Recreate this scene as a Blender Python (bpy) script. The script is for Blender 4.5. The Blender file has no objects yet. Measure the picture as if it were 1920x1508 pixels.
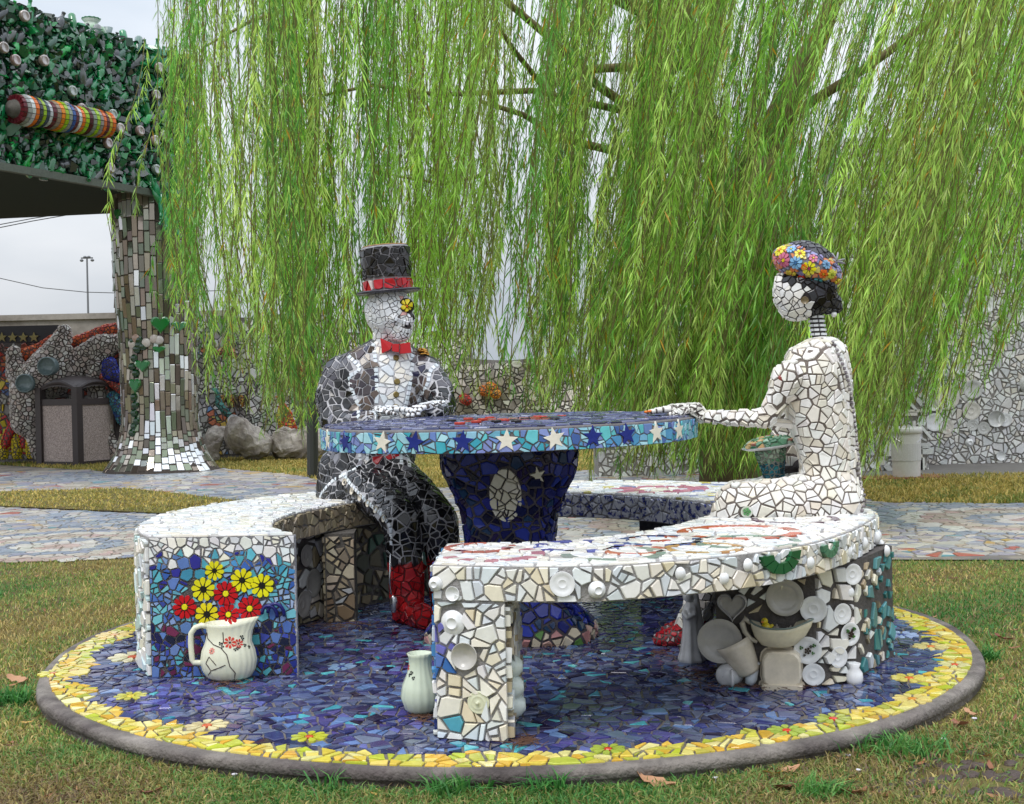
import bpy, bmesh, math, random
import numpy as np
from mathutils import Vector, Matrix, Euler, noise, kdtree
from mathutils.bvhtree import BVHTree

random.seed(7); np.random.seed(7)
V = Vector
sc = bpy.context.scene
COL = sc.collection

# ------------------------------------------------------------------ camera
FPX, W0, H0, ROLL = 2400.0, 1920.0, 1508.0, 0.0225
HORIZON = 725.0
PITCH = math.atan((754 - HORIZON) / FPX)
CAMZ = 1.004
cam_d = bpy.data.cameras.new('camera'); cam = bpy.data.objects.new('camera', cam_d); COL.objects.link(cam)
cam_d.sensor_width = 36; cam_d.sensor_fit = 'HORIZONTAL'; cam_d.lens = FPX / W0 * 36
cam_d.clip_start = 0.05; cam_d.clip_end = 3000
cam.matrix_world = Matrix.Translation((0, 0, CAMZ)) @ Matrix.Rotation(math.pi / 2 - PITCH, 4, 'X') @ Matrix.Rotation(-ROLL, 4, 'Z')
sc.camera = cam

# ------------------------------------------------------------------ light
world = bpy.data.worlds.new('World'); sc.world = world; world.use_nodes = True
nt = world.node_tree; nt.nodes.clear()
SUN_EL, SUN_AZ = math.radians(58), math.radians(205)
N = lambda t, **k: nt.nodes.new(t)
out = N('ShaderNodeOutputWorld'); bgn = N('ShaderNodeBackground'); bgn.inputs['Strength'].default_value = 1.06
sky = N('ShaderNodeTexSky'); sky.sky_type = 'NISHITA'; sky.sun_disc = False
sky.sun_elevation = SUN_EL; sky.sun_rotation = SUN_AZ; sky.air_density = 1.5; sky.dust_density = 3.0
skm = N('ShaderNodeVectorMath'); skm.operation = 'SCALE'; skm.inputs['Scale'].default_value = 0.07
tc = N('ShaderNodeTexCoord'); mp = N('ShaderNodeMapping'); mp.inputs['Scale'].default_value = (1.0, 1.0, 3.2)
no = N('ShaderNodeTexNoise'); no.inputs['Scale'].default_value = 2.2; no.inputs['Detail'].default_value = 5; no.inputs['Roughness'].default_value = 0.5
cr = N('ShaderNodeValToRGB')
cr.color_ramp.elements[0].position = 0.30; cr.color_ramp.elements[0].color = (0.48, 0.55, 0.64, 1)
cr.color_ramp.elements[1].position = 0.72; cr.color_ramp.elements[1].color = (0.90, 0.92, 0.96, 1)
mx = N('ShaderNodeMix'); mx.data_type = 'RGBA'; mx.inputs['Factor'].default_value = 0.88
L = nt.links.new
L(tc.outputs['Generated'], mp.inputs['Vector']); L(mp.outputs['Vector'], no.inputs['Vector'])
L(no.outputs['Fac'], cr.inputs['Fac']); L(sky.outputs['Color'], skm.inputs[0])
L(skm.outputs['Vector'], mx.inputs['A']); L(cr.outputs['Color'], mx.inputs['B'])
sx = N('ShaderNodeSeparateXYZ'); L(tc.outputs['Generated'], sx.inputs['Vector'])
gr = N('ShaderNodeMapRange'); gr.inputs['From Min'].default_value = 0.0; gr.inputs['From Max'].default_value = 1.0
gr.inputs['To Min'].default_value = 0.74; gr.inputs['To Max'].default_value = 2.3; L(sx.outputs['Z'], gr.inputs['Value'])
gm = N('ShaderNodeVectorMath'); gm.operation = 'SCALE'; L(mx.outputs['Result'], gm.inputs[0]); L(gr.outputs['Result'], gm.inputs['Scale'])
L(gm.outputs['Vector'], bgn.inputs['Color']); L(bgn.outputs['Background'], out.inputs['Surface'])
sun_d = bpy.data.lights.new('sun', 'SUN'); sun = bpy.data.objects.new('sun', sun_d); COL.objects.link(sun)
sun_d.energy = 1.5; sun_d.angle = math.radians(25); sun_d.color = (1, 0.97, 0.93)
sdir = V((math.sin(SUN_AZ) * math.cos(SUN_EL), math.cos(SUN_AZ) * math.cos(SUN_EL), math.sin(SUN_EL)))
sun.rotation_euler = sdir.to_track_quat('Z', 'Y').to_euler()
sc.view_settings.view_transform = 'Standard'; sc.view_settings.look = 'None'
sc.view_settings.exposure = 0.20; sc.view_settings.gamma = 1.0; sc.view_settings.use_curve_mapping = False
sc.cycles.use_denoising = True
sc.cycles.max_bounces = 8; sc.cycles.transparent_max_bounces = 8

# ------------------------------------------------------------------ geometry helpers
CAM = V((0, 0, CAMZ))
def ray(px, py):
    dx, dy = px - 960, py - 754
    c, s = math.cos(ROLL), math.sin(ROLL)
    x, y = dx * c - dy * s, dx * s + dy * c
    cp, sp = math.cos(PITCH), math.sin(PITCH)
    return V((x, FPX * cp - y * sp, -y * cp - FPX * sp))
def at(px, py, Y):
    d = ray(px, py); return CAM + d * (Y / d.y)
def onz(px, py, z):
    d = ray(px, py); return CAM + d * ((z - CAMZ) / d.z)
def proj(p):
    d = p - CAM; cp, sp = math.cos(PITCH), math.sin(PITCH)
    f = d.y * cp - d.z * sp; y = -(d.z * cp + d.y * sp)
    if f < 1e-3: return (-9999, -9999)
    x = d.x / f * FPX; y = y / f * FPX
    c, s = math.cos(ROLL), math.sin(ROLL)
    return (960 + x * c + y * s, 754 - x * s + y * c)
def lin(c):
    return tuple(((v / 255) / 12.92 if v / 255 <= .04045 else ((v / 255 + .055) / 1.055) ** 2.4) for v in c)
def H(h): return lin((int(h[0:2], 16), int(h[2:4], 16), int(h[4:6], 16)))
def pal(s): return [H(x) for x in s.split()]
def vary(c, a=.06):
    k = 1 + random.uniform(-a, a)
    return tuple(max(0, min(.9, v * k * (1 + random.uniform(-a * .4, a * .4)))) for v in c)

# ------------------------------------------------------------------ materials
MATS = {}
def mat(name, color=None, rough=.5, metal=0, attr=False, bump=0, bscale=40, nvar=0, nscale=8, spec=.5, coat=0, trans=0, emis=None, sheen=0, col2=None, ior=1.45, cpos=(.40, .62)):
    if name in MATS: return MATS[name]
    m = bpy.data.materials.new(name); m.use_nodes = True; t = m.node_tree; b = t.nodes['Principled BSDF']
    b.inputs['Roughness'].default_value = rough; b.inputs['Metallic'].default_value = metal
    b.inputs['Specular IOR Level'].default_value = spec; b.inputs['Coat Weight'].default_value = coat
    b.inputs['Transmission Weight'].default_value = trans; b.inputs['IOR'].default_value = ior
    b.inputs['Coat Roughness'].default_value = .08
    src = None
    if attr:
        a = t.nodes.new('ShaderNodeAttribute'); a.attribute_name = 'Col'; src = a.outputs['Color']
    elif color is not None:
        r = t.nodes.new('ShaderNodeRGB'); r.outputs[0].default_value = (*color, 1); src = r.outputs[0]
    geo = t.nodes.new('ShaderNodeNewGeometry')
    if nvar or col2:
        n = t.nodes.new('ShaderNodeTexNoise'); n.inputs['Scale'].default_value = nscale; n.inputs['Detail'].default_value = 6; n.inputs['Roughness'].default_value = .65
        t.links.new(geo.outputs['Position'], n.inputs['Vector'])
        if col2:
            cr = t.nodes.new('ShaderNodeValToRGB'); cr.color_ramp.elements[0].position = cpos[0]; cr.color_ramp.elements[1].position = cpos[1]
            mx = t.nodes.new('ShaderNodeMix'); mx.data_type = 'RGBA'
            t.links.new(n.outputs['Fac'], cr.inputs['Fac']); t.links.new(cr.outputs['Color'], mx.inputs['Factor'])
            t.links.new(src, mx.inputs['A']); mx.inputs['B'].default_value = (*col2, 1); src = mx.outputs['Result']
        if nvar:
            mr = t.nodes.new('ShaderNodeMapRange'); mr.inputs['From Min'].default_value = .3; mr.inputs['From Max'].default_value = .7
            mr.inputs['To Min'].default_value = 1 - nvar; mr.inputs['To Max'].default_value = 1 + nvar * .6
            n2 = t.nodes.new('ShaderNodeTexNoise'); n2.inputs['Scale'].default_value = nscale * 2.7; n2.inputs['Detail'].default_value = 8; n2.inputs['Roughness'].default_value = .7
            t.links.new(geo.outputs['Position'], n2.inputs['Vector']); t.links.new(n2.outputs['Fac'], mr.inputs['Value'])
            vm = t.nodes.new('ShaderNodeVectorMath'); vm.operation = 'SCALE'
            t.links.new(src, vm.inputs[0]); t.links.new(mr.outputs['Result'], vm.inputs['Scale']); src = vm.outputs['Vector']
    if src is not None: t.links.new(src, b.inputs['Base Color'])
    if bump:
        n = t.nodes.new('ShaderNodeTexNoise'); n.inputs['Scale'].default_value = bscale; n.inputs['Detail'].default_value = 5
        t.links.new(geo.outputs['Position'], n.inputs['Vector'])
        bp = t.nodes.new('ShaderNodeBump'); bp.inputs['Strength'].default_value = bump; bp.inputs['Distance'].default_value = .01
        t.links.new(n.outputs['Fac'], bp.inputs['Height']); t.links.new(bp.outputs['Normal'], b.inputs['Normal'])
    if emis: b.inputs['Emission Color'].default_value = (*emis, 1); b.inputs['Emission Strength'].default_value = 1
    MATS[name] = m; return m
M_TILE = mat('glazed_tile', rough=.22, attr=True, bump=.12, bscale=35, nvar=.10, nscale=14, spec=.5)
M_MATTE = mat('matte_shard', rough=.5, attr=True, bump=.15, bscale=60, nvar=.14, nscale=18)
M_WET = mat('wet_tile', rough=.10, attr=True, bump=.09, bscale=14, nvar=.24, nscale=10, spec=.5)
M_GROUT = mat('grout', rough=.85, attr=True, bump=.6, bscale=120, nvar=.35, nscale=10)
M_CER = mat('ceramic', rough=.18, attr=True, bump=.06, bscale=25, nvar=.16, nscale=9, coat=.2)

# ------------------------------------------------------------------ objects
def tag(o, label=None, cat=None, group=None, kind=None):
    if label: o['label'] = label
    if cat: o['category'] = cat
    if group: o['group'] = group
    if kind: o['kind'] = kind
    return o
def thing(name, loc, label, cat, group=None):
    o = bpy.data.objects.new(name, None); COL.objects.link(o); o.location = loc; o.empty_display_size = .1
    tag(o, label, cat, group); return o
def wpos(o):
    p = V(o.location)
    while o.parent: o = o.parent; p += V(o.location)
    return p
def setcol(me, col):
    a = me.attributes.new('Col', 'FLOAT_COLOR', 'POINT'); n = len(me.vertices)
    if isinstance(col, np.ndarray): arr = col
    else: arr = np.tile(np.array([*col, 1.0], 'f'), (n, 1))
    a.data.foreach_set('color', arr.astype('f').ravel())
def mesh_obj(name, verts, faces, m, parent=None, col=(.5, .5, .5), smooth=False, origin=None, kind=None, label=None):
    """verts in world space; the object's origin goes to `origin` (default: centroid for parts of pieces, else parent's place)"""
    o0 = V(origin) if origin is not None else (wpos(parent) if parent else V((0, 0, 0)))
    me = bpy.data.meshes.new(name)
    me.from_pydata([(v[0] - o0[0], v[1] - o0[1], v[2] - o0[2]) for v in verts], [], faces)
    if smooth: me.shade_smooth()
    setcol(me, col); me.materials.append(m)
    o = bpy.data.objects.new(name, me); COL.objects.link(o)
    if parent: o.parent = parent; o.location = o0 - wpos(parent)
    else: o.location = o0
    if kind: o['kind'] = kind
    if label: o['label'] = label
    return o
def copy_obj(o, loc=None, parent=None, rot=None, scale=None, name=None):
    c = o.copy(); COL.objects.link(c)
    if name: c.name = name
    c.parent = parent
    if loc is not None: c.location = V(loc) - (wpos(parent) if parent else V((0, 0, 0)))
    if rot is not None: c.rotation_euler = rot
    if scale is not None: c.scale = scale
    return c
def place_mesh(name, me, loc, rot, parent=None, scale=(1, 1, 1)):
    o = bpy.data.objects.new(name, me); COL.objects.link(o); o.parent = parent
    o.location = V(loc) - (wpos(parent) if parent else V((0, 0, 0))); o.rotation_euler = rot; o.scale = scale
    return o
def evaluated(verts, faces, voxel=.012, smooth=5):
    me = bpy.data.meshes.new('tmp'); me.from_pydata(verts, [], faces)
    o = bpy.data.objects.new('tmp', me); COL.objects.link(o)
    r = o.modifiers.new('r', 'REMESH'); r.mode = 'VOXEL'; r.voxel_size = voxel
    if smooth:
        s = o.modifiers.new('s', 'SMOOTH'); s.factor = .5; s.iterations = smooth
    dg = bpy.context.evaluated_depsgraph_get()
    em = bpy.data.meshes.new_from_object(o.evaluated_get(dg))
    vs = [V(v.co) for v in em.vertices]; fs = [tuple(p.vertices) for p in em.polygons]
    bpy.data.objects.remove(o); bpy.data.meshes.remove(me); bpy.data.meshes.remove(em)
    return vs, fs

class MB:
    """collects verts and faces in world space"""
    def __init__(s): s.v = []; s.f = []
    def add(s, vs, fs):
        n = len(s.v); s.v += [V(x) for x in vs]; s.f += [tuple(i + n for i in f) for f in fs]; return s
    def ell(s, c, r, R=None, nu=16, nv=10):
        c = V(c); r = (r, r, r) if isinstance(r, (int, float)) else r; R = R or Matrix.Identity(3)
        vs = [c + R @ V((0, 0, r[2]))]
        for i in range(1, nv):
            a = math.pi * i / nv
            for j in range(nu):
                b = 2 * math.pi * j / nu
                vs.append(c + R @ V((r[0] * math.sin(a) * math.cos(b), r[1] * math.sin(a) * math.sin(b), r[2] * math.cos(a))))
        vs.append(c - R @ V((0, 0, r[2]))); fs = []
        for j in range(nu): fs.append((0, 1 + j, 1 + (j + 1) % nu))
        for i in range(nv - 2):
            for j in range(nu):
                a = 1 + i * nu + j; b = 1 + i * nu + (j + 1) % nu; fs.append((a, a + nu, b + nu, b))
        l = len(vs) - 1; k = 1 + (nv - 2) * nu
        for j in range(nu): fs.append((l, k + (j + 1) % nu, k + j))
        return s.add(vs, fs)
    def tube(s, pts, rad, n=12, caps=True, flat=1.0, up=None):
        pts = [V(p) for p in pts]; rings = []
        if isinstance(rad, (int, float)): rad = [rad] * len(pts)
        prev = None
        for i, p in enumerate(pts):
            d = (pts[min(i + 1, len(pts) - 1)] - pts[max(i - 1, 0)]).normalized()
            if prev is None:
                a = up if up is not None else (V((0, 0, 1)) if abs(d.z) < .9 else V((1, 0, 0)))
                x = (a - d * a.dot(d)).normalized()
            else:
                x = (prev - d * prev.dot(d)).normalized()
            prev = x; y = d.cross(x)
            rings.append([p + (x * math.cos(2 * math.pi * j / n) * flat + y * math.sin(2 * math.pi * j / n)) * rad[i] for j in range(n)])
        vs = [v for r in rings for v in r]; fs = []
        for i in range(len(pts) - 1):
            for j in range(n):
                a = i * n + j; b = i * n + (j + 1) % n; fs.append((a, b, b + n, a + n))
        if caps: fs.append(tuple(range(n))[::-1]); fs.append(tuple((len(pts) - 1) * n + j for j in range(n)))
        return s.add(vs, fs)
    def caps(s, p0, p1, r0, r1):
        p0, p1 = V(p0), V(p1); s.tube([p0, p1], [r0, r1], 14); s.ell(p0, r0 * 1.0); s.ell(p1, r1 * 1.0); return s
    def chain(s, pts, rad):
        for i in range(len(pts) - 1): s.caps(pts[i], pts[i + 1], rad[i], rad[i + 1])
        return s
    def box(s, lo, hi, R=None, c=None):
        vs = [V((x, y, z)) for x in (lo[0], hi[0]) for y in (lo[1], hi[1]) for z in (lo[2], hi[2])]
        if R is not None: vs = [V(c) + R @ v for v in vs]
        return s.add(vs, [(0, 1, 3, 2), (4, 6, 7, 5), (0, 4, 5, 1), (2, 3, 7, 6), (0, 2, 6, 4), (1, 5, 7, 3)])
    def prism(s, poly, z0, z1):
        n = len(poly)
        vs = [V((p[0], p[1], z0)) for p in poly] + [V((p[0], p[1], z1)) for p in poly]
        fs = [tuple(range(n))[::-1], tuple(range(n, 2 * n))] + [(i, (i + 1) % n, n + (i + 1) % n, n + i) for i in range(n)]
        return s.add(vs, fs)
    def lathe(s, prof, M=None, n=24, ribs=0, ribamp=0, close=False):
        M = M or Matrix.Identity(4); vs = []; fs = []
        for r, z in prof:
            for j in range(n):
                a = 2 * math.pi * j / n; k = 1 + (ribamp * math.cos(ribs * a) if ribs else 0)
                vs.append(M @ V((r * k * math.cos(a), r * k * math.sin(a), z)))
        for i in range(len(prof) - 1):
            for j in range(n):
                a = i * n + j; b = i * n + (j + 1) % n; fs.append((a, b, b + n, a + n))
        if prof[0][0] > 1e-4 and close: fs.append(tuple(range(n))[::-1])
        if prof[-1][0] > 1e-4 and close: fs.append(tuple((len(prof) - 1) * n + j for j in range(n)))
        return s.add(vs, fs)
    def obj(s, name, m, parent=None, col=(.5, .5, .5), smooth=False, origin=None, kind=None, label=None):
        return mesh_obj(name, s.v, s.f, m, parent, col, smooth, origin, kind, label)
    def bvh(s): return BVHTree.FromPolygons([tuple(v) for v in s.v], s.f)
def tracked(n, up=V((0, 0, 1))):
    """matrix whose z is n and whose y is as near `up` as it can be"""
    z = V(n).normalized(); y = up - z * up.dot(z)
    if y.length < 1e-3: y = V((0, 1, 0)) - z * z.y
    y.normalize(); x = y.cross(z)
    return Matrix((x, y, z)).transposed()
def frame(p, n, up=V((0, 0, 1))):
    return Matrix.Translation(V(p)) @ tracked(n, up).to_4x4()

# ------------------------------------------------------------------ shards
def clip(poly, nx, ny, d):
    """keep nx*x+ny*y<=d"""
    out = []; n = len(poly)
    if n == 0: return out
    px, py = poly[-1]; pd = nx * px + ny * py - d
    for q in poly:
        x, y = q; c = nx * x + ny * y - d
        if (c < 0) != (pd < 0):
            t = pd / (pd - c); out.append((px + (x - px) * t, py + (y - py) * t))
        if c < 0: out.append((x, y))
        px, py, pd = x, y, c
    return out
def area(p):
    a = 0; n = len(p)
    for i in range(n): x, y = p[i]; u, w = p[(i + 1) % n]; a += x * w - u * y
    return a / 2
def cent(p):
    n = len(p); return (sum(q[0] for q in p) / n, sum(q[1] for q in p) / n)
def inset(p, g):
    if area(p) < 0: p = p[::-1]
    q = list(p); n = len(p)
    for i in range(n):
        x, y = p[i]; u, w = p[(i + 1) % n]; dx, dy = u - x, w - y; l = math.hypot(dx, dy)
        if l < 1e-6: continue
        nx, ny = dy / l, -dx / l
        q = clip(q, nx, ny, nx * x + ny * y - g)
        if len(q) < 3: return []
    # drop near-duplicate corners
    r = []
    for a in q:
        if not r or math.hypot(a[0] - r[-1][0], a[1] - r[-1][1]) > g * .35: r.append(a)
    if len(r) > 2 and math.hypot(r[0][0] - r[-1][0], r[0][1] - r[-1][1]) < g * .35: r.pop()
    return r if len(r) > 2 else []
def split(p, amin, prob):
    a = abs(area(p))
    if a < amin * 1.6 or random.random() > prob: return [p]
    cx, cy = cent(p); # chord through near the centre, across the long way
    xs = [q[0] - cx for q in p]; ys = [q[1] - cy for q in p]
    sxx = sum(x * x for x in xs); syy = sum(y * y for y in ys); sxy = sum(x * y for x, y in zip(xs, ys))
    th = .5 * math.atan2(2 * sxy, sxx - syy) + random.gauss(0, .45)
    nx, ny = math.cos(th), math.sin(th); d = nx * cx + ny * cy + random.uniform(-.22, .22) * math.sqrt(a)
    return split(clip(p, nx, ny, d), amin, prob * .88) + split(clip(p, -nx, -ny, -d), amin, prob * .88) if len(clip(p, nx, ny, d)) > 2 and len(clip(p, -nx, -ny, -d)) > 2 else [p]
def cells(u0, u1, v0, v1, sp, gap, jit=.42, splitp=.45, stretch=1.0, bounds=None, seeds=None, region=None):
    """irregular convex shards filling the rectangle; returns list of polygons"""
    sp *= 1.16; splitp = min(.95, splitp + .36)
    if seeds is None:
        seeds = []; su = sp * stretch; sv = sp / stretch
        nu, nv = max(1, round((u1 - u0) / su)), max(1, round((v1 - v0) / sv)); du, dv = (u1 - u0) / nu, (v1 - v0) / nv
        for i in range(-1, nu + 1):
            for j in range(-1, nv + 1):
                s = (u0 + (i + .5 + (.25 if j % 2 else -.25) + random.uniform(-jit, jit)) * du, v0 + (j + .5 + random.uniform(-jit, jit)) * dv)
                seeds.append(s)
    kd = kdtree.KDTree(len(seeds))
    for i, s in enumerate(seeds): kd.insert((s[0], s[1], 0), i)
    kd.balance(); outp = []; R = sp * 2.6
    for i, s in enumerate(seeds):
        if not (u0 - sp < s[0] < u1 + sp and v0 - sp < s[1] < v1 + sp): continue
        p = [(max(u0, s[0] - R), max(v0, s[1] - R)), (min(u1, s[0] + R), max(v0, s[1] - R)), (min(u1, s[0] + R), min(v1, s[1] + R)), (max(u0, s[0] - R), min(v1, s[1] + R))]
        if p[0][0] >= p[1][0] or p[0][1] >= p[2][1]: continue
        for co, k, dd in kd.find_n((s[0], s[1], 0), 15):
            if k == i: continue
            q = seeds[k]; nx, ny = q[0] - s[0], q[1] - s[1]; l = math.hypot(nx, ny)
            if l < 1e-7: continue
            nx /= l; ny /= l
            p = clip(p, nx, ny, nx * (s[0] + q[0]) / 2 + ny * (s[1] + q[1]) / 2)
            if len(p) < 3: break
        if len(p) < 3: continue
        if bounds:
            for (nx, ny, d) in bounds(s): p = clip(p, nx, ny, d)
        if len(p) < 3: continue
        for q in split(p, sp * sp * .24, splitp):
            if len(q) < 3: continue
            q = inset(q, gap / 2 * random.choice((.8, 1, 1, 1.3, 1.7)))
            if q and abs(area(q)) > gap * gap * 1.2 and (region is None or region(*cent(q))): outp.append(q)
    return outp

class Tiles:
    """tiles as rings in world space, then built as objects (the 300 that show largest) and one joined part"""
    def __init__(s): s.t = []; s.ex = []
    def ring(s, base, top, inner, col, m=0): s.t.append((base, top, inner, col))
    def poly(s, P, fn, col, th=.006, bev=.10, tilt=.0):
        """P: 2D polygon, fn(u,v,h)->Vector"""
        cx, cy = cent(P); th *= random.uniform(.7, 1.5)
        if s.ex:
            c = fn(cx, cy, 0)
            for e, r in s.ex:
                if (c - e).length < r: return
        tu, tv = random.gauss(0, tilt), random.gauss(0, tilt)
        f = lambda x, y, h: fn(x, y, h + (x - cx) * tu + (y - cy) * tv)
        s.t.append(([fn(x, y, -.002) for x, y in P], [f(x, y, th * .65) for x, y in P],
                    [f(x + (cx - x) * bev, y + (cy - y) * bev, th) for x, y in P], col))
    def score(s, t):
        top = t[1]; c = sum(top, V()) / len(top); n = V(); k = len(top)
        for i in range(k): n += (top[i] - c).cross(top[(i + 1) % k] - c)
        d = c - CAM; l = d.length
        vis = abs(n.dot(d)) / l if l > 0 else 0
        return vis / (l * l), c, n
    def build(s, name, parent, m, limit=300, flip=False, facing=None, stuffname=None, only_front=True):
        if not s.t: return
        sc_ = []
        for i, t in enumerate(s.t):
            v, c, n = s.score(t)
            f = 1
            px, py = proj(c)
            if not (-20 < px < 1940 and -20 < py < 1528): f = 1e-4
            elif only_front:
                cc = sum(t[2], V()) / len(t[2]); bb = sum(t[0], V()) / len(t[0]); nn = cc - bb
                if nn.dot(c - CAM) > 0: f = .01
            if facing and not facing(c, px, py): f *= .02
            sc_.append((v * f, i, c))
        sc_.sort(key=lambda x: -x[0])
        for v, i, c in sc_[:limit]:
            t = s.t[i]; vs, fs = tile_geo(t)
            mesh_obj(name, vs, fs, m, parent, t[3], origin=c)
        rest = sc_[limit:]
        if rest:
            allv = []; allf = []; cols = []; n = 0
            for v, i, c in rest:
                t = s.t[i]; vs, fs = tile_geo(t)
                allv += vs; allf += [tuple(a + n for a in f) for f in fs]; n += len(vs); cols += [(*t[3], 1)] * len(vs)
            mesh_obj(stuffname or name, allv, allf, m, parent, np.array(cols, 'f'), kind='stuff')
def tile_geo(t):
    b, a, i, c = t; n = len(b); vs = b + a + i
    cc = sum(i, V()) / n; nn = V()
    for k in range(n): nn += (i[k] - cc).cross(i[(k + 1) % n] - cc)
    hgt = cc - sum(b, V()) / n
    fs = []
    for k in range(n):
        j = (k + 1) % n; fs.append((k, j, n + j, n + k)); fs.append((n + k, n + j, 2 * n + j, 2 * n + k))
    fs.append(tuple(range(2 * n, 3 * n)))
    if nn.dot(hgt) < 0: fs = [f[::-1] for f in fs]
    return vs, fs

def surf_shards(T, vs, fs, sp, colf, gap=.006, th=.005, splitp=.4, cull=None, jitter=.62, tilt=.0, keep=None, spf=None, smax=1.0):
    """shards over any mesh: colf(pos, normal) -> colour or None to skip"""
    sp *= 1.14; splitp = min(.95, splitp + .32)
    bv = BVHTree.FromPolygons([tuple(v) for v in vs], fs)
    tri = []
    for f in fs:
        for k in range(1, len(f) - 1): tri.append((f[0], f[k], f[k + 1]))
    A = np.array([tuple(v) for v in vs]); T3 = np.array(tri)
    a, b, c = A[T3[:, 0]], A[T3[:, 1]], A[T3[:, 2]]
    ar = np.linalg.norm(np.cross(b - a, c - a), axis=1) / 2; tot = ar.sum()
    n = int(tot / (sp * sp) * 14)
    idx = np.random.choice(len(T3), n, p=ar / tot); r1 = np.sqrt(np.random.rand(n, 1)); r2 = np.random.rand(n, 1)
    P = a[idx] * (1 - r1) + b[idx] * (r1 * (1 - r2)) + c[idx] * (r1 * r2)
    Nn = np.cross(b - a, c - a)[idx]; Nn /= np.linalg.norm(Nn, axis=1)[:, None] + 1e-12
    grid = {}; seeds = []; rr = sp * .60; cell_ = rr * (smax if spf else 1)
    rloc = {}
    for k in range(n):
        p = P[k]; g = tuple(np.floor(p / cell_).astype(int)); ok = True
        r_ = rr * (spf(p) if spf else 1) * random.choice((.85, 1.0, 1.35))
        if cull and not cull(V(p), V(Nn[k])): continue
        for dx in (-1, 0, 1):
            for dy in (-1, 0, 1):
                for dz in (-1, 0, 1):
                    for q in grid.get((g[0] + dx, g[1] + dy, g[2] + dz), ()):
                        if np.dot(P[q] - p, P[q] - p) < (min(r_, rloc[q]) if not spf else r_) ** 2: ok = False; break
                    if not ok: break
                if not ok: break
            if not ok: break
        if ok: rloc[k] = r_; grid.setdefault(g, []).append(k); seeds.append((V(p), V(Nn[k])))
    kd = kdtree.KDTree(len(seeds))
    for i, s in enumerate(seeds): kd.insert(s[0], i)
    kd.balance()
    for i, (p, nn) in enumerate(seeds):
        col0 = colf(p, nn)
        if col0 is None: continue
        R = tracked(nn); X = R.col[0]; Y = R.col[1]; q = sp * 1.25
        poly = [(-q, -q), (q, -q), (q, q), (-q, q)]
        for co, k, d in kd.find_n(p, 14):
            if k == i: continue
            if seeds[k][1].dot(nn) < -.1: continue
            dd = co - p; x, y = dd.dot(X), dd.dot(Y); l = math.hypot(x, y)
            if l < 1e-5: continue
            s = d / l; x *= s; y *= s  # keep the true distance on curved ground
            poly = clip(poly, x / d, y / d, d / 2)
            if len(poly) < 3: break
        if len(poly) < 3: continue
        for Q in split(poly, sp * sp * .22, splitp):
            if len(Q) < 3: continue
            Q = inset(Q, gap / 2 * random.choice((.8, 1, 1, 1.4)))
            if not Q or abs(area(Q)) < gap * gap * 1.2: continue
            cx, cy = cent(Q); cw = p + X * cx + Y * cy
            skip = False
            for e, r in T.ex:
                if (cw - e).length < r: skip = True; break
            if skip: continue
            base = []; top = []; inn = []; th_ = th * random.uniform(.7, 1.6); ta, tb2 = random.gauss(0, .035), random.gauss(0, .035)
            nt_ = nn
            for (x, y) in Q:
                w = p + X * x + Y * y; loc, n2, _, dist = bv.find_nearest(w)
                if loc is None or n2.dot(nn) < -.2: loc, n2 = w, nn
                nav = (n2 + nn).normalized()
                base.append(loc - nav * .003); hh_ = (x - cx) * ta + (y - cy) * tb2; top.append(loc + nav * (th_ * .6 + hh_))
                w2 = w + (cw - w) * .12; l2, n3, _, _ = bv.find_nearest(w2)
                if l2 is None or n3.dot(nn) < -.2: l2, n3 = w2, nn
                inn.append(l2 + nav * (th_ + hh_ * .88))
            col = col0 if keep else (colf(cw, nn) or col0)
            T.t.append((base, top, inn, col))
    return bv
def path_tiles(T, bv, pix, step, w, col, th=.008, near=None, ex=True, pts3=None, shape='rect'):
    """a row of small squares along a line on a surface; pix in picture points aimed at the surface"""
    pts = []
    if pts3: pts = pts3
    else:
        for px, py in pix:
            d = ray(px, py).normalized(); h = bv.ray_cast(CAM, d)
            if h[0] is not None: pts.append((h[0], h[1]))
    dense = []
    for i in range(len(pts) - 1):
        (a, na), (b, nb) = pts[i], pts[i + 1]
        if (b - a).length > .35: continue
        k = max(2, int((b - a).length / .004))
        for j in range(k): dense.append(a.lerp(b, j / k))
    if not dense: return
    dense.append(pts[-1][0]); acc = 0; last = dense[0]; samp = [dense[0]]
    for p in dense:
        if (p - samp[-1]).length >= step: samp.append(p)
    for i in range(len(samp) - 1):
        c = (samp[i] + samp[i + 1]) / 2; loc, n, _, _ = bv.find_nearest(c)
        if loc is None: continue
        d = (samp[i + 1] - samp[i]).normalized(); d = (d - n * d.dot(n)).normalized(); s = n.cross(d)
        L2 = step * .43; W2 = w / 2; cc = vary(col() if callable(col) else col, .05)
        if shape == 'round': P = [(L2 * math.cos(a * math.pi / 5), L2 * math.sin(a * math.pi / 5)) for a in range(10)]
        else: P = [(-L2, -W2), (L2, -W2), (L2, W2), (-L2, W2)]
        if ex: T.ex.append((loc, w * .62))
        fn = lambda u, v, h, loc=loc, d=d, s=s, n=n: loc + d * u + s * v + n * h
        T.t.append(([fn(x, y, -.002) for x, y in P], [fn(x, y, th * .7) for x, y in P], [fn(x * .85, y * .85, th) for x, y in P], cc))
def catmull(pts, n):
    P = [V((*p, 0)) if len(p) == 2 else V(p) for p in pts]; out = []
    for i in range(len(P) - 1):
        a = P[max(i - 1, 0)]; b = P[i]; c = P[i + 1]; d = P[min(i + 2, len(P) - 1)]
        for k in range(n):
            t = k / n
            out.append(.5 * ((2 * b) + (c - a) * t + (2 * a - 5 * b + 4 * c - d) * t * t + (3 * b - a - 3 * c + d) * t ** 3))
    out.append(P[-1]); return out
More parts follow.
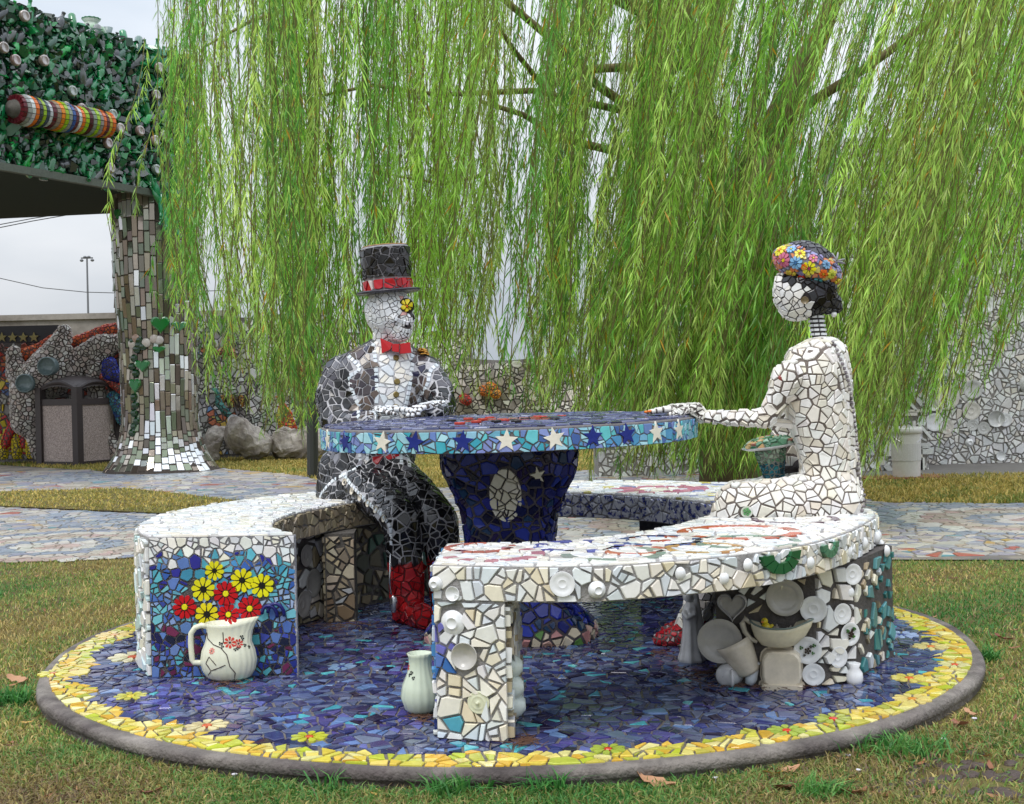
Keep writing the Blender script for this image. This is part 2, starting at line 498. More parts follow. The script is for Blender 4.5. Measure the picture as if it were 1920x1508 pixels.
def sample(poly, s, L):
    """point and unit direction at length s on a polyline"""
    for i in range(len(poly) - 1):
        l = (poly[i + 1] - poly[i]).length
        if s <= l or i == len(poly) - 2:
            d = (poly[i + 1] - poly[i]).normalized(); return poly[i] + d * s, d
        s -= l
def plen(poly): return sum((poly[i + 1] - poly[i]).length for i in range(len(poly) - 1))

# palettes (base colours of the things themselves)
WHITE = pal('e6e6e4 dfe1e2 e9e6df d5dade e2ddd0 dcdcdc')
CREAM = pal('e2dac4 e6dec9 dcd1b4 e8e2d4')
BONE = pal('e8e3d8 e3dfd5 ece9e2 e0d8c8 e6e4e0 eeece8')
TAN = pal('a89a80 b5a68a 9a8d74 c0b294 8c8270 ab9d86')
BLACK = pal('101012 18181b 222226 0c0c0d 2c2c30')
GREYB = pal('5a5a5f 6a6a70 48484d 7a7a80')
DISCB = pal('32365c 3a3f6a 434c78 4c5880 2c2c50 565e7c 3a365a 606e92 2e3454 48446a 586488 363a66 5e6680 6c7690 4e5672 343a70')
TURQ = pal('4fa9b5 5fb8c0 3f95a8')
YEL = pal('d8c04c e2cf6c d4a83c e6dc94 c9c050 e0b84c dccf7a b8bc4a')
RIMB = pal('6fa9c4 8cc0d2 4f8fb8 6a84bc 5fb6bd 9ccbd4 43619c 7f8cc2 a8d2dc 3f9fb0')
# ================================================================== THE ROUND PLATFORM
DC = V((-0.023, 4.62, 0)); DR = 1.612; DZ = 0.10
GROUT_D = (.17, .15, .13); GROUT_W = (.34, .325, .315); GROUT_L = (.42, .41, .42)
plat = thing('mosaic_platform', (DC.x, DC.y, 0), 'low round concrete platform paved with blue mosaic and a yellow mosaic border', 'platform')
def wob(a): return 1 + .004 * math.sin(5 * a + 1) + .003 * math.sin(11 * a)
b = MB(); prof = [(DR - .08, DZ - .006), (DR - .02, DZ - .003), (DR - .007, DZ - .006), (DR - .001, DZ - .013), (DR, DZ - .030), (DR - .004, DZ - .033), (DR - .008, DZ - .036), (DR - .009, DZ - .060), (DR - .010, -.06)]
nn_ = 200; vs = []; fs = []
for r, z in prof:
    for j in range(nn_):
        a = 2 * math.pi * j / nn_; q = noise.noise(V((math.cos(a) * 9, math.sin(a) * 9, z * 30))) * .004
        vs.append(V((DC.x + (r * wob(a) + q) * math.cos(a), DC.y + (r * wob(a) + q) * math.sin(a), z + q * .4)))
for i in range(len(prof) - 1):
    for j in range(nn_): a_, b_ = i * nn_ + j, i * nn_ + (j + 1) % nn_; fs.append((a_, a_ + nn_, b_ + nn_, b_))
b.add(vs, fs)
M_CONC = mat('concrete', lin((134, 127, 120)), rough=.9, bump=.9, bscale=90, nvar=.55, nscale=3.2, col2=lin((88, 80, 78)))
b.obj('concrete_kerb', M_CONC, plat, smooth=True)
b = MB(); b.prism([(DC.x + (DR - .079) * math.cos(2 * math.pi * j / 128), DC.y + (DR - .079) * math.sin(2 * math.pi * j / 128)) for j in range(128)], DZ - .03, DZ - .004)
b.obj('grout_bed', mat('wet_grout', rough=.35, attr=True, bump=.35, bscale=90, nvar=.3, nscale=9), plat, GROUT_D)
T = Tiles()
planar = lambda z: (lambda u, v, h: V((u, v, z + h)))
RT = DR - .038
def circ_b(s):
    dx, dy = s[0] - DC.x, s[1] - DC.y; l = math.hypot(dx, dy)
    if l < RT - .3: return []
    nx, ny = dx / l, dy / l; return [(nx, ny, nx * DC.x + ny * DC.y + RT)]
def daisy(T, fn, n, r0, r1, col, ccol, th=.007, rot=0, wid=.8, cth=None):
    for k in range(n):
        a = rot + 2 * math.pi * k / n; w = math.pi / n * wid; P = []
        for rr, ww in ((r0, .45), (r0 + (r1 - r0) * .55, 1.0), (r0 + (r1 - r0) * .88, .75), (r1, .2)): P.append((rr * math.cos(a - w * ww), rr * math.sin(a - w * ww)))
        for rr, ww in ((r1, .2), (r0 + (r1 - r0) * .88, .75), (r0 + (r1 - r0) * .55, 1.0), (r0, .45)): P.append((rr * math.cos(a + w * ww), rr * math.sin(a + w * ww)))
        c = col[k % len(col)] if isinstance(col, list) else col
        T.t.append(([fn(x, y, 0) for x, y in P], [fn(x, y, th * .7) for x, y in P], [fn(x * .97 + .03 * r1 * .6 * math.cos(a), y * .97 + .03 * r1 * .6 * math.sin(a), th) for x, y in P], vary(c, .07)))
    P = [(r0 * .82 * math.cos(2 * math.pi * k / 9), r0 * .82 * math.sin(2 * math.pi * k / 9)) for k in range(9)]
    T.t.append(([fn(x, y, 0) for x, y in P], [fn(x, y, th * .8) for x, y in P], [fn(x * .85, y * .85, (cth or th) * 1.1) for x, y in P], ccol))
for px, py, r, c, cc in ((250, 1231, .085, 'e0d6b0', 'c05a3a'), (245, 1305, .05, 'c4c050', 'd8c04c'), (388, 1360, .06, 'd9cf9a', 'c8603a'), (580, 1381, .05, 'bfc23c', 'cc5a34'), (1140, 1404, .045, 'a8b848', 'd23a2a'),
                         (1475, 1369, .05, 'a8b850', 'd8402a'), (1705, 1271, .055, 'd8cc6a', 'd86a3a'), (1790, 1246, .05, 'ddd49a', 'd0503a'), (1562, 1347, .05, 'a4b44c', 'd04030'), (1710, 1310, .055, 'e0d080', 'd08a3a'), (1745, 1212, .06, 'dccf8a', 'd07a40'), (215, 1190, .07, 'dcc478', 'd09a60'), (100, 1262, .05, 'd8cf5c', 'c87a40'), (640, 1250, .05, '86a8d0', '3c4a90'), (1690, 1190, .06, '9fb4d8', '3c4a90')):
    c0 = onz(px, py, DZ)
    fn = lambda u, v, h, c0=c0: V((c0.x + u, c0.y + v, DZ - .004 + h))
    daisy(T, fn, 9, r * .28, r, vary(H(c), .1), H(cc), th=.0055, rot=random.random()); T.ex.append((V((c0.x, c0.y, DZ)), r * .98))
def disc_col(x, y):
    r = math.hypot(x - DC.x, y - DC.y); a = math.atan2(y - DC.y, x - DC.x)
    if r > RT - .105 + .07 * noise.noise(V((x * 5, y * 5, 3))):
        return vary(random.choice(YEL), .10) if random.random() > .05 else vary(H('b9c43a'))
    k = random.random(); n = noise.noise(V((x * 2.2, y * 2.2, 1)))
    if k < .035 + .04 * max(0, n): return vary(random.choice(TURQ))
    if k < .10: return vary(H('6480b0'))
    if k < .155: return vary(H('201838'))
    if n > .12 and k < .5: return vary(random.choice(pal('4c4686 5a5590 3e3a78 6468a8')), .12)
    return vary(random.choice(DISCB), .14)
pts_in = cells(DC.x - RT, DC.x + RT, DC.y - RT, DC.y + RT, .054, .006, bounds=circ_b, splitp=.6, stretch=1.12)
for P in pts_in:
    x, y = cent(P)
    if math.hypot(x - DC.x, y - DC.y) > RT - .005: continue
    T.poly(P, planar(DZ - .004), disc_col(x, y), th=.004, bev=.06, tilt=.014)
T.build('tile', plat, M_WET)

# ================================================================== CROCKERY
PROF = {
 'plate': [(0, .05), (.58, .05), (.66, .09), (.72, .12), (.98, .2), (1, .19), (.98, .15), (.6, -.02)],
 'saucer': [(0, .07), (.28, .07), (.31, .10), (.36, .10), (.40, .075), (.7, .15), (.97, .27), (1, .26), (.97, .2), (.5, -.02)],
 'saucer_back': [(0, .26), (.36, .26), (.40, .34), (.46, .35), (.50, .25), (.75, .17), (.97, .02), (1, -.02)],
 'cup': [(0, .78), (.36, .78), (.39, .87), (.47, .87), (.5, .78), (.72, .62), (.9, .32), (1, -.02)],
 'bowl': [(0, -.1), (.5, 0), (.8, .2), (.93, .4), (.97, .44), (1.0, .42), (.96, .2), (.8, -.1)],
 'knob': [(0, .75), (.3, .71), (.6, .58), (.82, .38), (.95, .15), (1, -.05)],
 'lid': [(0, .55), (.10, .53), (.15, .45), (.12, .34), (.09, .26), (.16, .2), (.5, .17), (.55, .2), (.6, .17), (.84, .1), (.88, .13), (.96, .1), (1, .02)],
}
_cm = {}
def crock_mesh(kind, col, n=26):
    k = (kind, col)
    if k not in _cm:
        b = MB(); b.lathe(PROF[kind][::-1], n=n); me = bpy.data.meshes.new(kind); me.from_pydata([tuple(v) for v in b.v], [], b.f); me.shade_smooth()
        setcol(me, col); me.materials.append(M_CER); _cm[k] = me
    return _cm[k]
def crock(kind, p, n, r, col, parent, sy=1.0, name=None, spin=0, sz=1):
    R = (tracked(n) @ Matrix.Rotation(spin, 3, 'Z'))
    return place_mesh(name or kind.replace('_back', ''), crock_mesh(kind, col), p, R.to_euler(), parent, (r, r * sy, r * sz))
def hitp(bv, px, py):
    d = ray(px, py).normalized(); h = bv.ray_cast(CAM, d)
    return (h[0], h[1]) if h[0] is not None else (None, None)
CW = H('e4e5e6'); CI = H('ddd6c2'); CG = H('b5b2ac'); CC = H('e2ddc8')

# ================================================================== BENCHES
class Ribbon:
    def __init__(s, inner, outer, z0, z1, n=8):
        s.i = catmull(inner, n); s.o = catmull(outer, n); s.z0, s.z1 = z0, z1
        s.Li, s.Lo = plen(s.i), plen(s.o); s.L = (s.Li + s.Lo) / 2; s.W = (s.i[0] - s.o[0]).length
    def io(s, f):
        a, da = sample(s.i, f * s.Li, 0); b, db = sample(s.o, f * s.Lo, 0); return a, da, b, db
    def top(s, u, v, h):
        a, _, b, _ = s.io(u / s.L); p = a.lerp(b, v / s.W); return V((p.x, p.y, s.z1 + h))
    def out(s, u, z, h):
        b, d = sample(s.o, u, 0); m = s.io(u / s.Lo)[0]; n = V((d.y, -d.x, 0)); n = n if n.dot(b - m) > 0 else -n
        return V((b.x, b.y, z)) + n * h
    def inn(s, u, z, h, rec=0):
        b, d = sample(s.i, u, 0); m = s.io(u / s.Li)[2]; n = V((d.y, -d.x, 0)); n = n if n.dot(b - m) > 0 else -n
        return V((b.x, b.y, z)) + n * (h - rec)
    def solid(s, b, z0=None, z1=None, ri=0, ro=0, f0=0, f1=1, n=40):
        z0 = s.z0 if z0 is None else z0; z1 = s.z1 if z1 is None else z1; vs = []
        for k in range(n + 1):
            a, _, o, _ = s.io(f0 + (f1 - f0) * k / n); d = (o - a).normalized(); p, q = a + d * ri, o - d * ro
            vs += [V((p.x, p.y, z0)), V((q.x, q.y, z0)), V((q.x, q.y, z1)), V((p.x, p.y, z1))]
        fs = [(3, 2, 1, 0), (4 * n, 4 * n + 1, 4 * n + 2, 4 * n + 3)]
        for k in range(n):
            for j in range(4): a_, b_ = 4 * k + j, 4 * k + (j + 1) % 4; fs.append((a_, a_ + 4, b_ + 4, b_)[::-1])
        return b.add(vs, fs)
def quadmap(A, B, n):
    """plane map: u along A->B horizontally, v is the height z"""
    d = (B - A).normalized(); return lambda u, v, h: V((A.x + d.x * u, A.y + d.y * u, v)) + n * h
def edge_n(A, B): d = (B - A).normalized(); return V((d.y, -d.x, 0))
BZ = .548
# ---- left bench, the man sits on it
BA = Ribbon([(-.70, 4.06), (-.79, 4.22), (-.84, 4.48), (-.81, 4.78), (-.70, 5.08), (-.55, 5.34), (-.33, 5.52)],
            [(-1.17, 4.08), (-1.27, 4.3), (-1.33, 4.62), (-1.31, 4.98), (-1.19, 5.32), (-.95, 5.66), (-.55, 5.92)], DZ - .01, BZ)
ba = thing('mosaic_bench', (-1.0, 4.6, DZ), 'curved white mosaic bench with flowers and a jug on its blue end', 'bench')
b = MB(); BA.solid(b, z0=BZ - .10); b.obj('seat_slab', M_GROUT, ba, GROUT_W)
b = MB(); BA.solid(b, z1=BZ - .10, ri=.07, ro=.04, f0=.06); BA.solid(b, z1=BZ - .1, ri=.006, f1=.075, n=6); bvA = b.bvh()
bAw = b.obj('bench_base', M_GROUT, ba, (.11, .10, .095))
T = Tiles()
for P in cells(0, BA.L, 0, BA.W, .062, .006, splitp=.6): T.poly(P, BA.top, vary(random.choice(WHITE), .05), th=.006, tilt=.02)
T.build('seat_tile', ba, M_TILE, only_front=True)
T = Tiles()
for P in cells(0, BA.Lo, DZ, BZ, .055, .008, splitp=.4): T.poly(P, BA.out, vary(random.choice(WHITE + pal('cfdfe0 bcd3d2 e4e4e0')), .05), th=.010, tilt=.05)
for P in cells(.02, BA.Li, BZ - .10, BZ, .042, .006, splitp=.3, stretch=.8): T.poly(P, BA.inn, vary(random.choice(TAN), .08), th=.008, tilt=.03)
crk = [('saucer', 569, 1042, 21), ('plate', 583, 1093, 27), ('saucer', 563, 1133, 25)]
for kd_, px, py, rp in crk:
    p, n = hitp(bvA, px, py)
    if p: T.ex.append((p, rp * p.y / FPX * .85))
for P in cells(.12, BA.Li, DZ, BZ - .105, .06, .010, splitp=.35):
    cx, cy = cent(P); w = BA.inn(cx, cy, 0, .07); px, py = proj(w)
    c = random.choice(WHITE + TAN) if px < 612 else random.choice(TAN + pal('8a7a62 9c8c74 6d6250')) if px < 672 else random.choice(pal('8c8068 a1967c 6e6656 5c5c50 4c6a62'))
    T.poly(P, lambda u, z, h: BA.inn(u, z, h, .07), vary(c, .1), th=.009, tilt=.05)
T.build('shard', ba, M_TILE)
# pilaster under the seat
pa = onz(612, 1168, DZ); pb = onz(668, 1166, DZ)
nrm = edge_n(pa, pb); d_ = (pb - pa).normalized(); back = -nrm * .16
b = MB(); b.prism([pa, pb, pb + back, pa + back], DZ, BZ - .102); pil = b.obj('pilaster', M_GROUT, ba, (.12, .11, .10))
T = Tiles(); L_ = (pb - pa).length
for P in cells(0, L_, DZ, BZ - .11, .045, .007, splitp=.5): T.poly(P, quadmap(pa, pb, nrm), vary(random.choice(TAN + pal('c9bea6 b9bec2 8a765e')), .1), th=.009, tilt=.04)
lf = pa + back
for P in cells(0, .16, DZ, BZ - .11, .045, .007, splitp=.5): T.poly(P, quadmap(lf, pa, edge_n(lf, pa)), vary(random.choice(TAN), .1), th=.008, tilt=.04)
T.build('pilaster_tile', ba, M_TILE)
for kd_, px, py, rp in crk:
    p, n = hitp(bvA, px, py)
    if p: crock(kd_, p + n * .004, n, rp * p.y / FPX, CG, ba)
# ---- flower panel on the front end
A_ = V((-1.17, 4.08, 0)); B_ = V((-.70, 4.06, 0)); nf = edge_n(A_, B_); LF = (B_ - A_).length
b = MB(); b.prism([A_, B_, B_ - nf * .02, A_ - nf * .02], DZ - .005, BZ - .001); pan = b.obj('end_panel', M_GROUT, ba, (.42, .41, .43)); bvP = b.bvh()
fmap = quadmap(A_, B_, nf)
def onpan(px, py):
    p, n = hitp(bvP, px, py)
    return ((V((p.x, p.y, 0)) - A_).dot((B_ - A_).normalized()), p.z) if p else None
T = Tiles(); F = []
def fl(px, py, rp, n, col, cc, rc):
    q = onpan(px, py)
    if not q: return
    r = rp * 4.07 / FPX * 1.08; fn = lambda u, v, h, q=q: fmap(q[0] + u, q[1] + v, h)
    daisy(F_, fn, n, r * rc, r, H(col), H(cc), th=.0075, rot=random.random(), wid=.86); T.ex.append((fmap(q[0], q[1], 0), r * .86))
F_ = Tiles()
for px, py, rp, n, c, cc, rc in ((403, 1070, 17, 9, 'd8d020', '1a1a1c', .27), (455, 1088, 21, 9, 'dcd21c', '1a1a1c', .27), (382, 1105, 21, 9, 'd8d020', '181818', .3), (492, 1098, 21, 9, 'dcd61e', '1a1a1c', .3), (389, 1152, 21, 9, 'd8cc20', '1a1a1c', .3),
                                 (424, 1113, 22, 10, 'b81420', 'd8d020', .3), (347, 1138, 21, 10, 'b81420', 'd8d020', .32), (429, 1152, 19, 10, 'b81420', 'd8d020', .32), (469, 1141, 22, 10, 'b81420', 'd8d020', .3)):
    fl(px, py, rp, n, c, cc, rc)
def pancol(u, z):
    f = (z - DZ) / (BZ - DZ); k = random.random()
    if f > .88: return random.choice(WHITE)
    if f > .80 and k < .3: return random.choice(WHITE)
    if f > .62: return random.choice(pal('4f9fb0 5fb2c0 3f8aa6 4a8ac0 7f9cc4 6fb8c4 3a5fa8 2e2f88 5a78b0'))
    if f > .36: return random.choice(pal('5f9fb4 6fb6c4 4a6fb0 8098c4 5a7cb4 68b4c0 3c4c9c 9ab0cc'))
    return random.choice(pal('2c3a96 26307c 4a68a8 5a78b0 1a1e4c 5c2444 6a2a4c 3c4aa0 6882b4 141c34 4f9fac'))
for P in cells(0, LF, DZ, BZ, .030, .0045, splitp=.35, jit=.33):
    u, z = cent(P)
    if z < DZ + .15 and random.random() < .0: continue
    T.poly(P, fmap, vary(pancol(u, z), .08), th=.0032, tilt=.03, bev=.05)
T.t += F_.t
T.build('panel_tile', ba, M_TILE, limit=300)
# blue cup handles bedded in the panel
for (px, py, r) in ((507, 1152, .024), (519, 1150, .026)):
    q = onpan(px, py)
    b = MB(); b.tube([fmap(q[0] + r * math.cos(a), q[1] + r * 1.3 * math.sin(a), .012 + .01 * math.sin(a)) for a in np.linspace(-.2, math.pi * .95, 12)], .006, 8); b.obj('cup_handle', M_CER, ba, H('20206a'), smooth=True)

# ---- the jug on the panel
def jug(px, py, w_px, h_px, Yc, label, parent=None, face=V((0, -1, 0)), spout=1, squash=.62, name='jug', cat='jug'):
    pass
jc = onpan(430, 1225); jw = at(430, 1281, 4.02)
jl = thing('ceramic_jug', (jc[0] * 0 + jw.x, 4.02, DZ), 'cracked cream jug with red flowers standing against the blue flower panel', 'jug')
S = 4.0 / FPX
prof = [(.001, 0), (30 * S, 0), (42 * S, 6 * S), (50 * S, 20 * S), (53 * S, 38 * S), (50 * S, 56 * S), (43 * S, 72 * S), (39 * S, 88 * S), (41 * S, 101 * S), (43 * S, 108 * S), (40 * S, 108 * S), (37 * S, 98 * S), (30 * S, 92 * S), (.001, 90 * S)]
c0 = V((jw.x, 4.02, DZ + .003))
Mj = Matrix.Translation(c0) @ Matrix.Diagonal((1, .66, 1, 1))
b = MB(); b.lathe(prof, Mj, n=96, ribs=24, ribamp=.013)
# the spout pulls the rim out to the right
for i, v in enumerate(b.v):
    r = v - c0
    if r.z > 70 * S and r.x > 12 * S:
        k = (r.z - 70 * S) / (38 * S) * min(1, (r.x - 12 * S) / (28 * S)); v.x += 16 * S * k; v.z += 9 * S * k; v.y = c0.y + (v.y - c0.y) * (1 - .5 * k)
bvJ = b.bvh()
M_JUG = mat('cream_glaze', H('dcdcc4'), rough=.14, bump=.03, bscale=30, nvar=.06, nscale=10, coat=.3)
b.obj('jug_body', M_JUG, jl, smooth=True)
b = MB(); b.tube([c0 + V((x * S, 0, z * S)) for x, z in ((-38, 100), (-50, 103), (-62, 99), (-70, 88), (-71, 70), (-70, 50), (-69, 38), (-66, 33), (-52, 32), (-44, 32))], [5.4 * S] * 10, 10); b.obj('handle', M_JUG, jl, smooth=True)
M_CRACK = mat('dark_mortar', lin((72, 62, 58)), rough=.9, bump=.4, bscale=200)
for line in (((388, 1186), (390, 1198), (400, 1209), (414, 1215), (425, 1228), (431, 1250), (441, 1262), (438, 1281)), ((386, 1244), (396, 1258), (412, 1252), (428, 1245)), ((396, 1258), (388, 1270)), ((418, 1186), (419, 1203), (414, 1215)), ((386, 1244), (392, 1232), (412, 1256))):
    pts = []
    for k in range(len(line) - 1):
        for t in (0, .33, .66):
            px = line[k][0] * (1 - t) + line[k + 1][0] * t; py = line[k][1] * (1 - t) + line[k + 1][1] * t
            p, n = hitp(bvJ, px, py)
            if p: pts.append(p + n * .0004)
    if len(pts) > 1:
        b = MB(); b.tube(pts, .0017, 5); b.obj('crack', M_CRACK, jl)
def on_surf(bv, px, py):
    p, n = hitp(bv, px, py)
    if not p: return None
    sg = -1 if n.dot(p - CAM) > 0 else 1; n = n * sg
    R = tracked(n); X, Y = R.col[0], R.col[1]
    def fn(u, v, h):
        w = p + X * u + Y * v; l, m, _, _ = bv.find_nearest(w)
        if l is not None: m = m * sg
        return (l + m * h) if l is not None else w + n * h
    return fn, p
def petals(bv, px, py, r, col, cc, n=5, parent=None, name='painted_flower', th=.0008, m=None):
    q = on_surf(bv, px, py)
    if not q: return
    T2 = Tiles(); daisy(T2, q[0], n, r * .25, r, col, cc, th=th, rot=random.random())
    vs = []; fs = []; cs = []
    for t in T2.t:
        v, f = tile_geo(t); k = len(vs); vs += v; fs += [tuple(a + k for a in g) for g in f]; cs += [(*t[3], 1)] * len(v)
    mesh_obj(name, vs, fs, m or M_CER, parent, np.array(cs, 'f'))
for px, py, r, c in ((431, 1205, .019, 'c23a26'), (447, 1207, .015, 'b83020'), (397, 1221, .011, 'd07468')): petals(bvJ, px, py, r, H(c), H('2a1a18'), 8, jl)
for px, py in ((413, 1207), (417, 1213), (455, 1198), (459, 1210), (446, 1216), (467, 1213), (441, 1218), (453, 1194)): petals(bvJ, px, py, .006, H('1e241e'), H('1e241e'), 3, jl, name='painted_leaf')

# ---- front bench
BC = Ribbon([(-.20, 3.73), (.0, 3.71), (.16, 3.74), (.34, 3.88), (.52, 4.10), (.62, 4.28), (.70, 4.45), (.74, 4.6), (.74, 4.8)],
            [(-.215, 3.30), (0, 3.235), (.2, 3.215), (.42, 3.28), (.62, 3.38), (.82, 3.56), (.98, 3.79), (1.10, 4.02), (1.20, 4.25), (1.24, 4.5), (1.22, 4.8)], BZ - .09, BZ)
bc = thing('mosaic_bench', (.5, 3.6, DZ), 'curved front bench of white shards and saucers with coloured rings on its seat', 'bench')
b = MB(); BC.solid(b, n=70); bvCs = b.bvh(); b.obj('seat_slab', M_GROUT, bc, GROUT_W)
# legs
LEG1 = [V((-.212, 3.302, 0)), V((-.03, 3.243, 0)), V((.0, 3.60, 0)), V((-.205, 3.70, 0))]
b = MB(); b.prism(LEG1, DZ - .01, BZ - .091); bvL = b.bvh(); b.obj('bench_leg', M_GROUT, bc, GROUT_W)
R0 = onz(1345, 1283, DZ); R1 = onz(1530, 1287, DZ); R2 = V((1.03, 3.90, 0)); R3 = V((1.15, 4.17, 0)); R4 = V((1.21, 4.5, 0))
R2 = onz(1603, 1277, DZ); R3 = onz(1676, 1228, DZ)
LEG2 = [R0, R1, R2, R3, V((1.17, 4.55, 0)), V((.80, 4.5, 0))]
b = MB(); b.prism(LEG2, DZ - .01, BZ - .091); bvR = b.bvh(); b.obj('bench_leg', M_GROUT, bc, (.09, .08, .075))
T = Tiles()
def ring_tiles(T, px, py, r0, r1, col, nseg=20, a0=0, a1=6.2832, z=BZ):
    c = onz(px, py, z)
    for k in range(nseg):
        a = a0 + (a1 - a0) * k / nseg; b_ = a + (a1 - a0) / nseg * .93; m = (a + b_) / 2
        P = [(r0 * math.cos(a), r0 * math.sin(a)), (r1 * math.cos(a), r1 * math.sin(a)), (r1 * math.cos(m) * 1.01, r1 * math.sin(m) * 1.01), (r1 * math.cos(b_), r1 * math.sin(b_)), (r0 * math.cos(b_), r0 * math.sin(b_))]
        fn = lambda u, v, h: V((c.x + u, c.y + v, z + h))
        cc = vary(col, .16) if random.random() > .30 else H('d8d4cc')
        T.t.append(([fn(x, y, 0) for x, y in P], [fn(x, y, .0042) for x, y in P], [fn(*(np.array((x, y)) * .97 + np.array((math.cos(m), math.sin(m))) * (r0 + r1) / 2 * .03), .0055) for x, y in P], cc))
RINGS = [(925, 1042, .105, .140, 'b07a84', 22), (900, 1029, .085, .102, 'b06a5c', 18), (1085, 1026, .10, .128, '5a5e9c', 22), (1190, 1034, .07, .088, 'b8705c', 16), (1150, 1040, .115, .14, '8c9a8c', 20),
         (1238, 1016, .10, .125, '56608c', 20), (1225, 1012, .055, .072, 'a8503c', 14), (1385, 1000, .15, .185, 'b85a40', 24), (1400, 1018, .13, .150, '7f9484', 22), (1320, 1030, .09, .108, 'b8905c', 20), (1490, 975, .12, .14, '6a5560', 18)]
RR = []
for px, py, r0, r1, c, ns in RINGS:
    ring_tiles(T, px, py, r0, r1, H(c), ns); RR.append((onz(px, py, BZ), r0, r1))
for P in cells(0, BC.L, 0, BC.W, .052, .006, splitp=.6):
    cx, cy = cent(P); w = BC.top(cx, cy, 0); sk = False
    for c, r0, r1 in RR:
        d = math.hypot(w.x - c.x, w.y - c.y)
        if r0 + .006 < d < r1 - .002: sk = True
    if sk: continue
    T.poly(P, BC.top, vary(random.choice(WHITE + [H('eae8e2')]), .05), th=.004, tilt=.02)
T.build('seat_tile', bc, M_TILE)
# front edge and legs faced with shards and crockery
T = Tiles()
CR = [('saucer', 1055, 1094, 24, CW), ('cup', 1118, 1105, 17, CW), ('knob', 1273, 1075, 11, CW), ('knob', 1354, 1084, 11, CW), ('knob', 1398, 1059, 11, CW), ('knob', 1514, 1055, 11, CW),
      ('cup', 819, 1094, 14, CW), ('bowl', 852, 1112, 14, CW), ('saucer_back', 851, 1167, 24, CW), ('bowl', 875, 1228, 26, CG), ('lid', 899, 1316, 22, H('cfd0b4')), ('saucer_back', 1590, 1035, 14, CW), ('knob', 1590, 1111, 10, CW), ('saucer', 1594, 1076, 20, CW),
      ('saucer', 1574, 1150, 20, CW), ('plate', 1589, 1188, 22, CW), ('saucer', 1525, 1141, 25, CW), ('plate', 1514, 1218, 26, CW), ('saucer', 1567, 1231, 20, CW), ('saucer', 1525, 1263, 21, CW),
      ('plate', 1471, 1119, 35, CG), ('plate', 1350, 1200, 42, CG), ('knob', 1615, 1019, 11, CW), ('knob', 1638, 1009, 11, CW), ('knob', 1647, 999, 10, CW), ('knob', 1661, 989, 10, CW), ('knob', 1654, 1017, 10, CW), ('knob', 1663, 1027, 10, CW)]
b = MB(); b.prism(LEG2, DZ - .01, BZ - .091); b.prism(LEG1, DZ - .01, BZ - .091); BC.solid(b, n=70); bvAll = b.bvh()
placed = []
for kd_, px, py, rp, c in CR:
    p, n = hitp(bvAll, px, py)
    if p is None or n.z > .5:
        p, n = hitp(bvAll, px - 6, py + 6)
    if p is None: continue
    if n.dot(p - CAM) > 0: n = -n
    placed.append((kd_, p, n, rp * p.y / FPX, c)); T.ex.append((p, rp * p.y / FPX * .9))
for px, py, rp in ((1373, 1134, 30), (1393, 1235, 34), (1465, 1250, 40), (1366, 1262, 22), (1412, 1262, 16), (1455, 1185, 30), (1440, 1200, 30), (1480, 1190, 30)):
    p, n = hitp(bvR, px, py)
    if p: T.ex.append((p, rp * p.y / FPX))
u1 = .19; uR0 = None
def out_b(s):
    w = BC.out(min(max(s[0], 0), BC.Lo - 1e-3), .3, 0)
    leg = s[0] < .185 or w.x > .955 and w.y < 4.3 and s[0] > 1
    return [] if leg else [(0, -1, -(BZ - .09))]
def outcol(u, z):
    k = random.random()
    if k < .30: return random.choice(CREAM)
    return random.choice(WHITE + pal('d8dee2 cfd6da e6e4de'))
for P in cells(0, BC.Lo, BZ - .09, BZ, .044, .0048, splitp=.45) + cells(.003, .197, DZ, BZ - .093, .046, .005, splitp=.5):
    u, z = cent(P); T.poly(P, BC.out, vary(random.choice(pal('3c6aa8 4a9ab0 5a78b4 54a0b0 6a6ab0 c9d4dc')) if (u < .06 and z < .40 and random.random() < .45) else outcol(u, z), .05), th=.008, tilt=.06)
def pwall(A, B, z0, z1, sp, colf, th=.012, gap=.009, splitp=.4, nsign=1):
    n = edge_n(A, B) * nsign; m = quadmap(A, B, n)
    for P in cells(0, (B - A).length, z0, z1, sp, gap, splitp=splitp): T.poly(P, m, vary(colf(*cent(P)), .07), th=th, tilt=.06)
pwall(LEG1[3], LEG1[0], DZ, BZ, .045, lambda u, z: random.choice(pal('3c6aa8 4a86b8 dfe1e2 e6e6e4 54a0b0 6a6ab0 2c3c78 c9d4dc')), th=.008)
pwall(LEG1[1], LEG1[2], DZ, BZ - .10, .055, lambda u, z: random.choice(WHITE + TAN))
pwall(R0, R1, DZ, BZ - .10, .062, lambda u, z: random.choice(TAN + CREAM + WHITE), gap=.014)
pwall(R1, R2, DZ, BZ - .10, .05, lambda u, z: random.choice(WHITE + CREAM), gap=.009)
pwall(R2, R3, DZ, BZ - .10, .05, lambda u, z: random.choice(pal('3f7f80 4a8c88 5a9aa0 2f6c6c 3f7f80 56888c') if random.random() < -.1 + u / (R3 - R2).length * 1.3 else TAN + CREAM + WHITE), gap=.014, th=.008)
T.build('shard', bc, M_TILE)
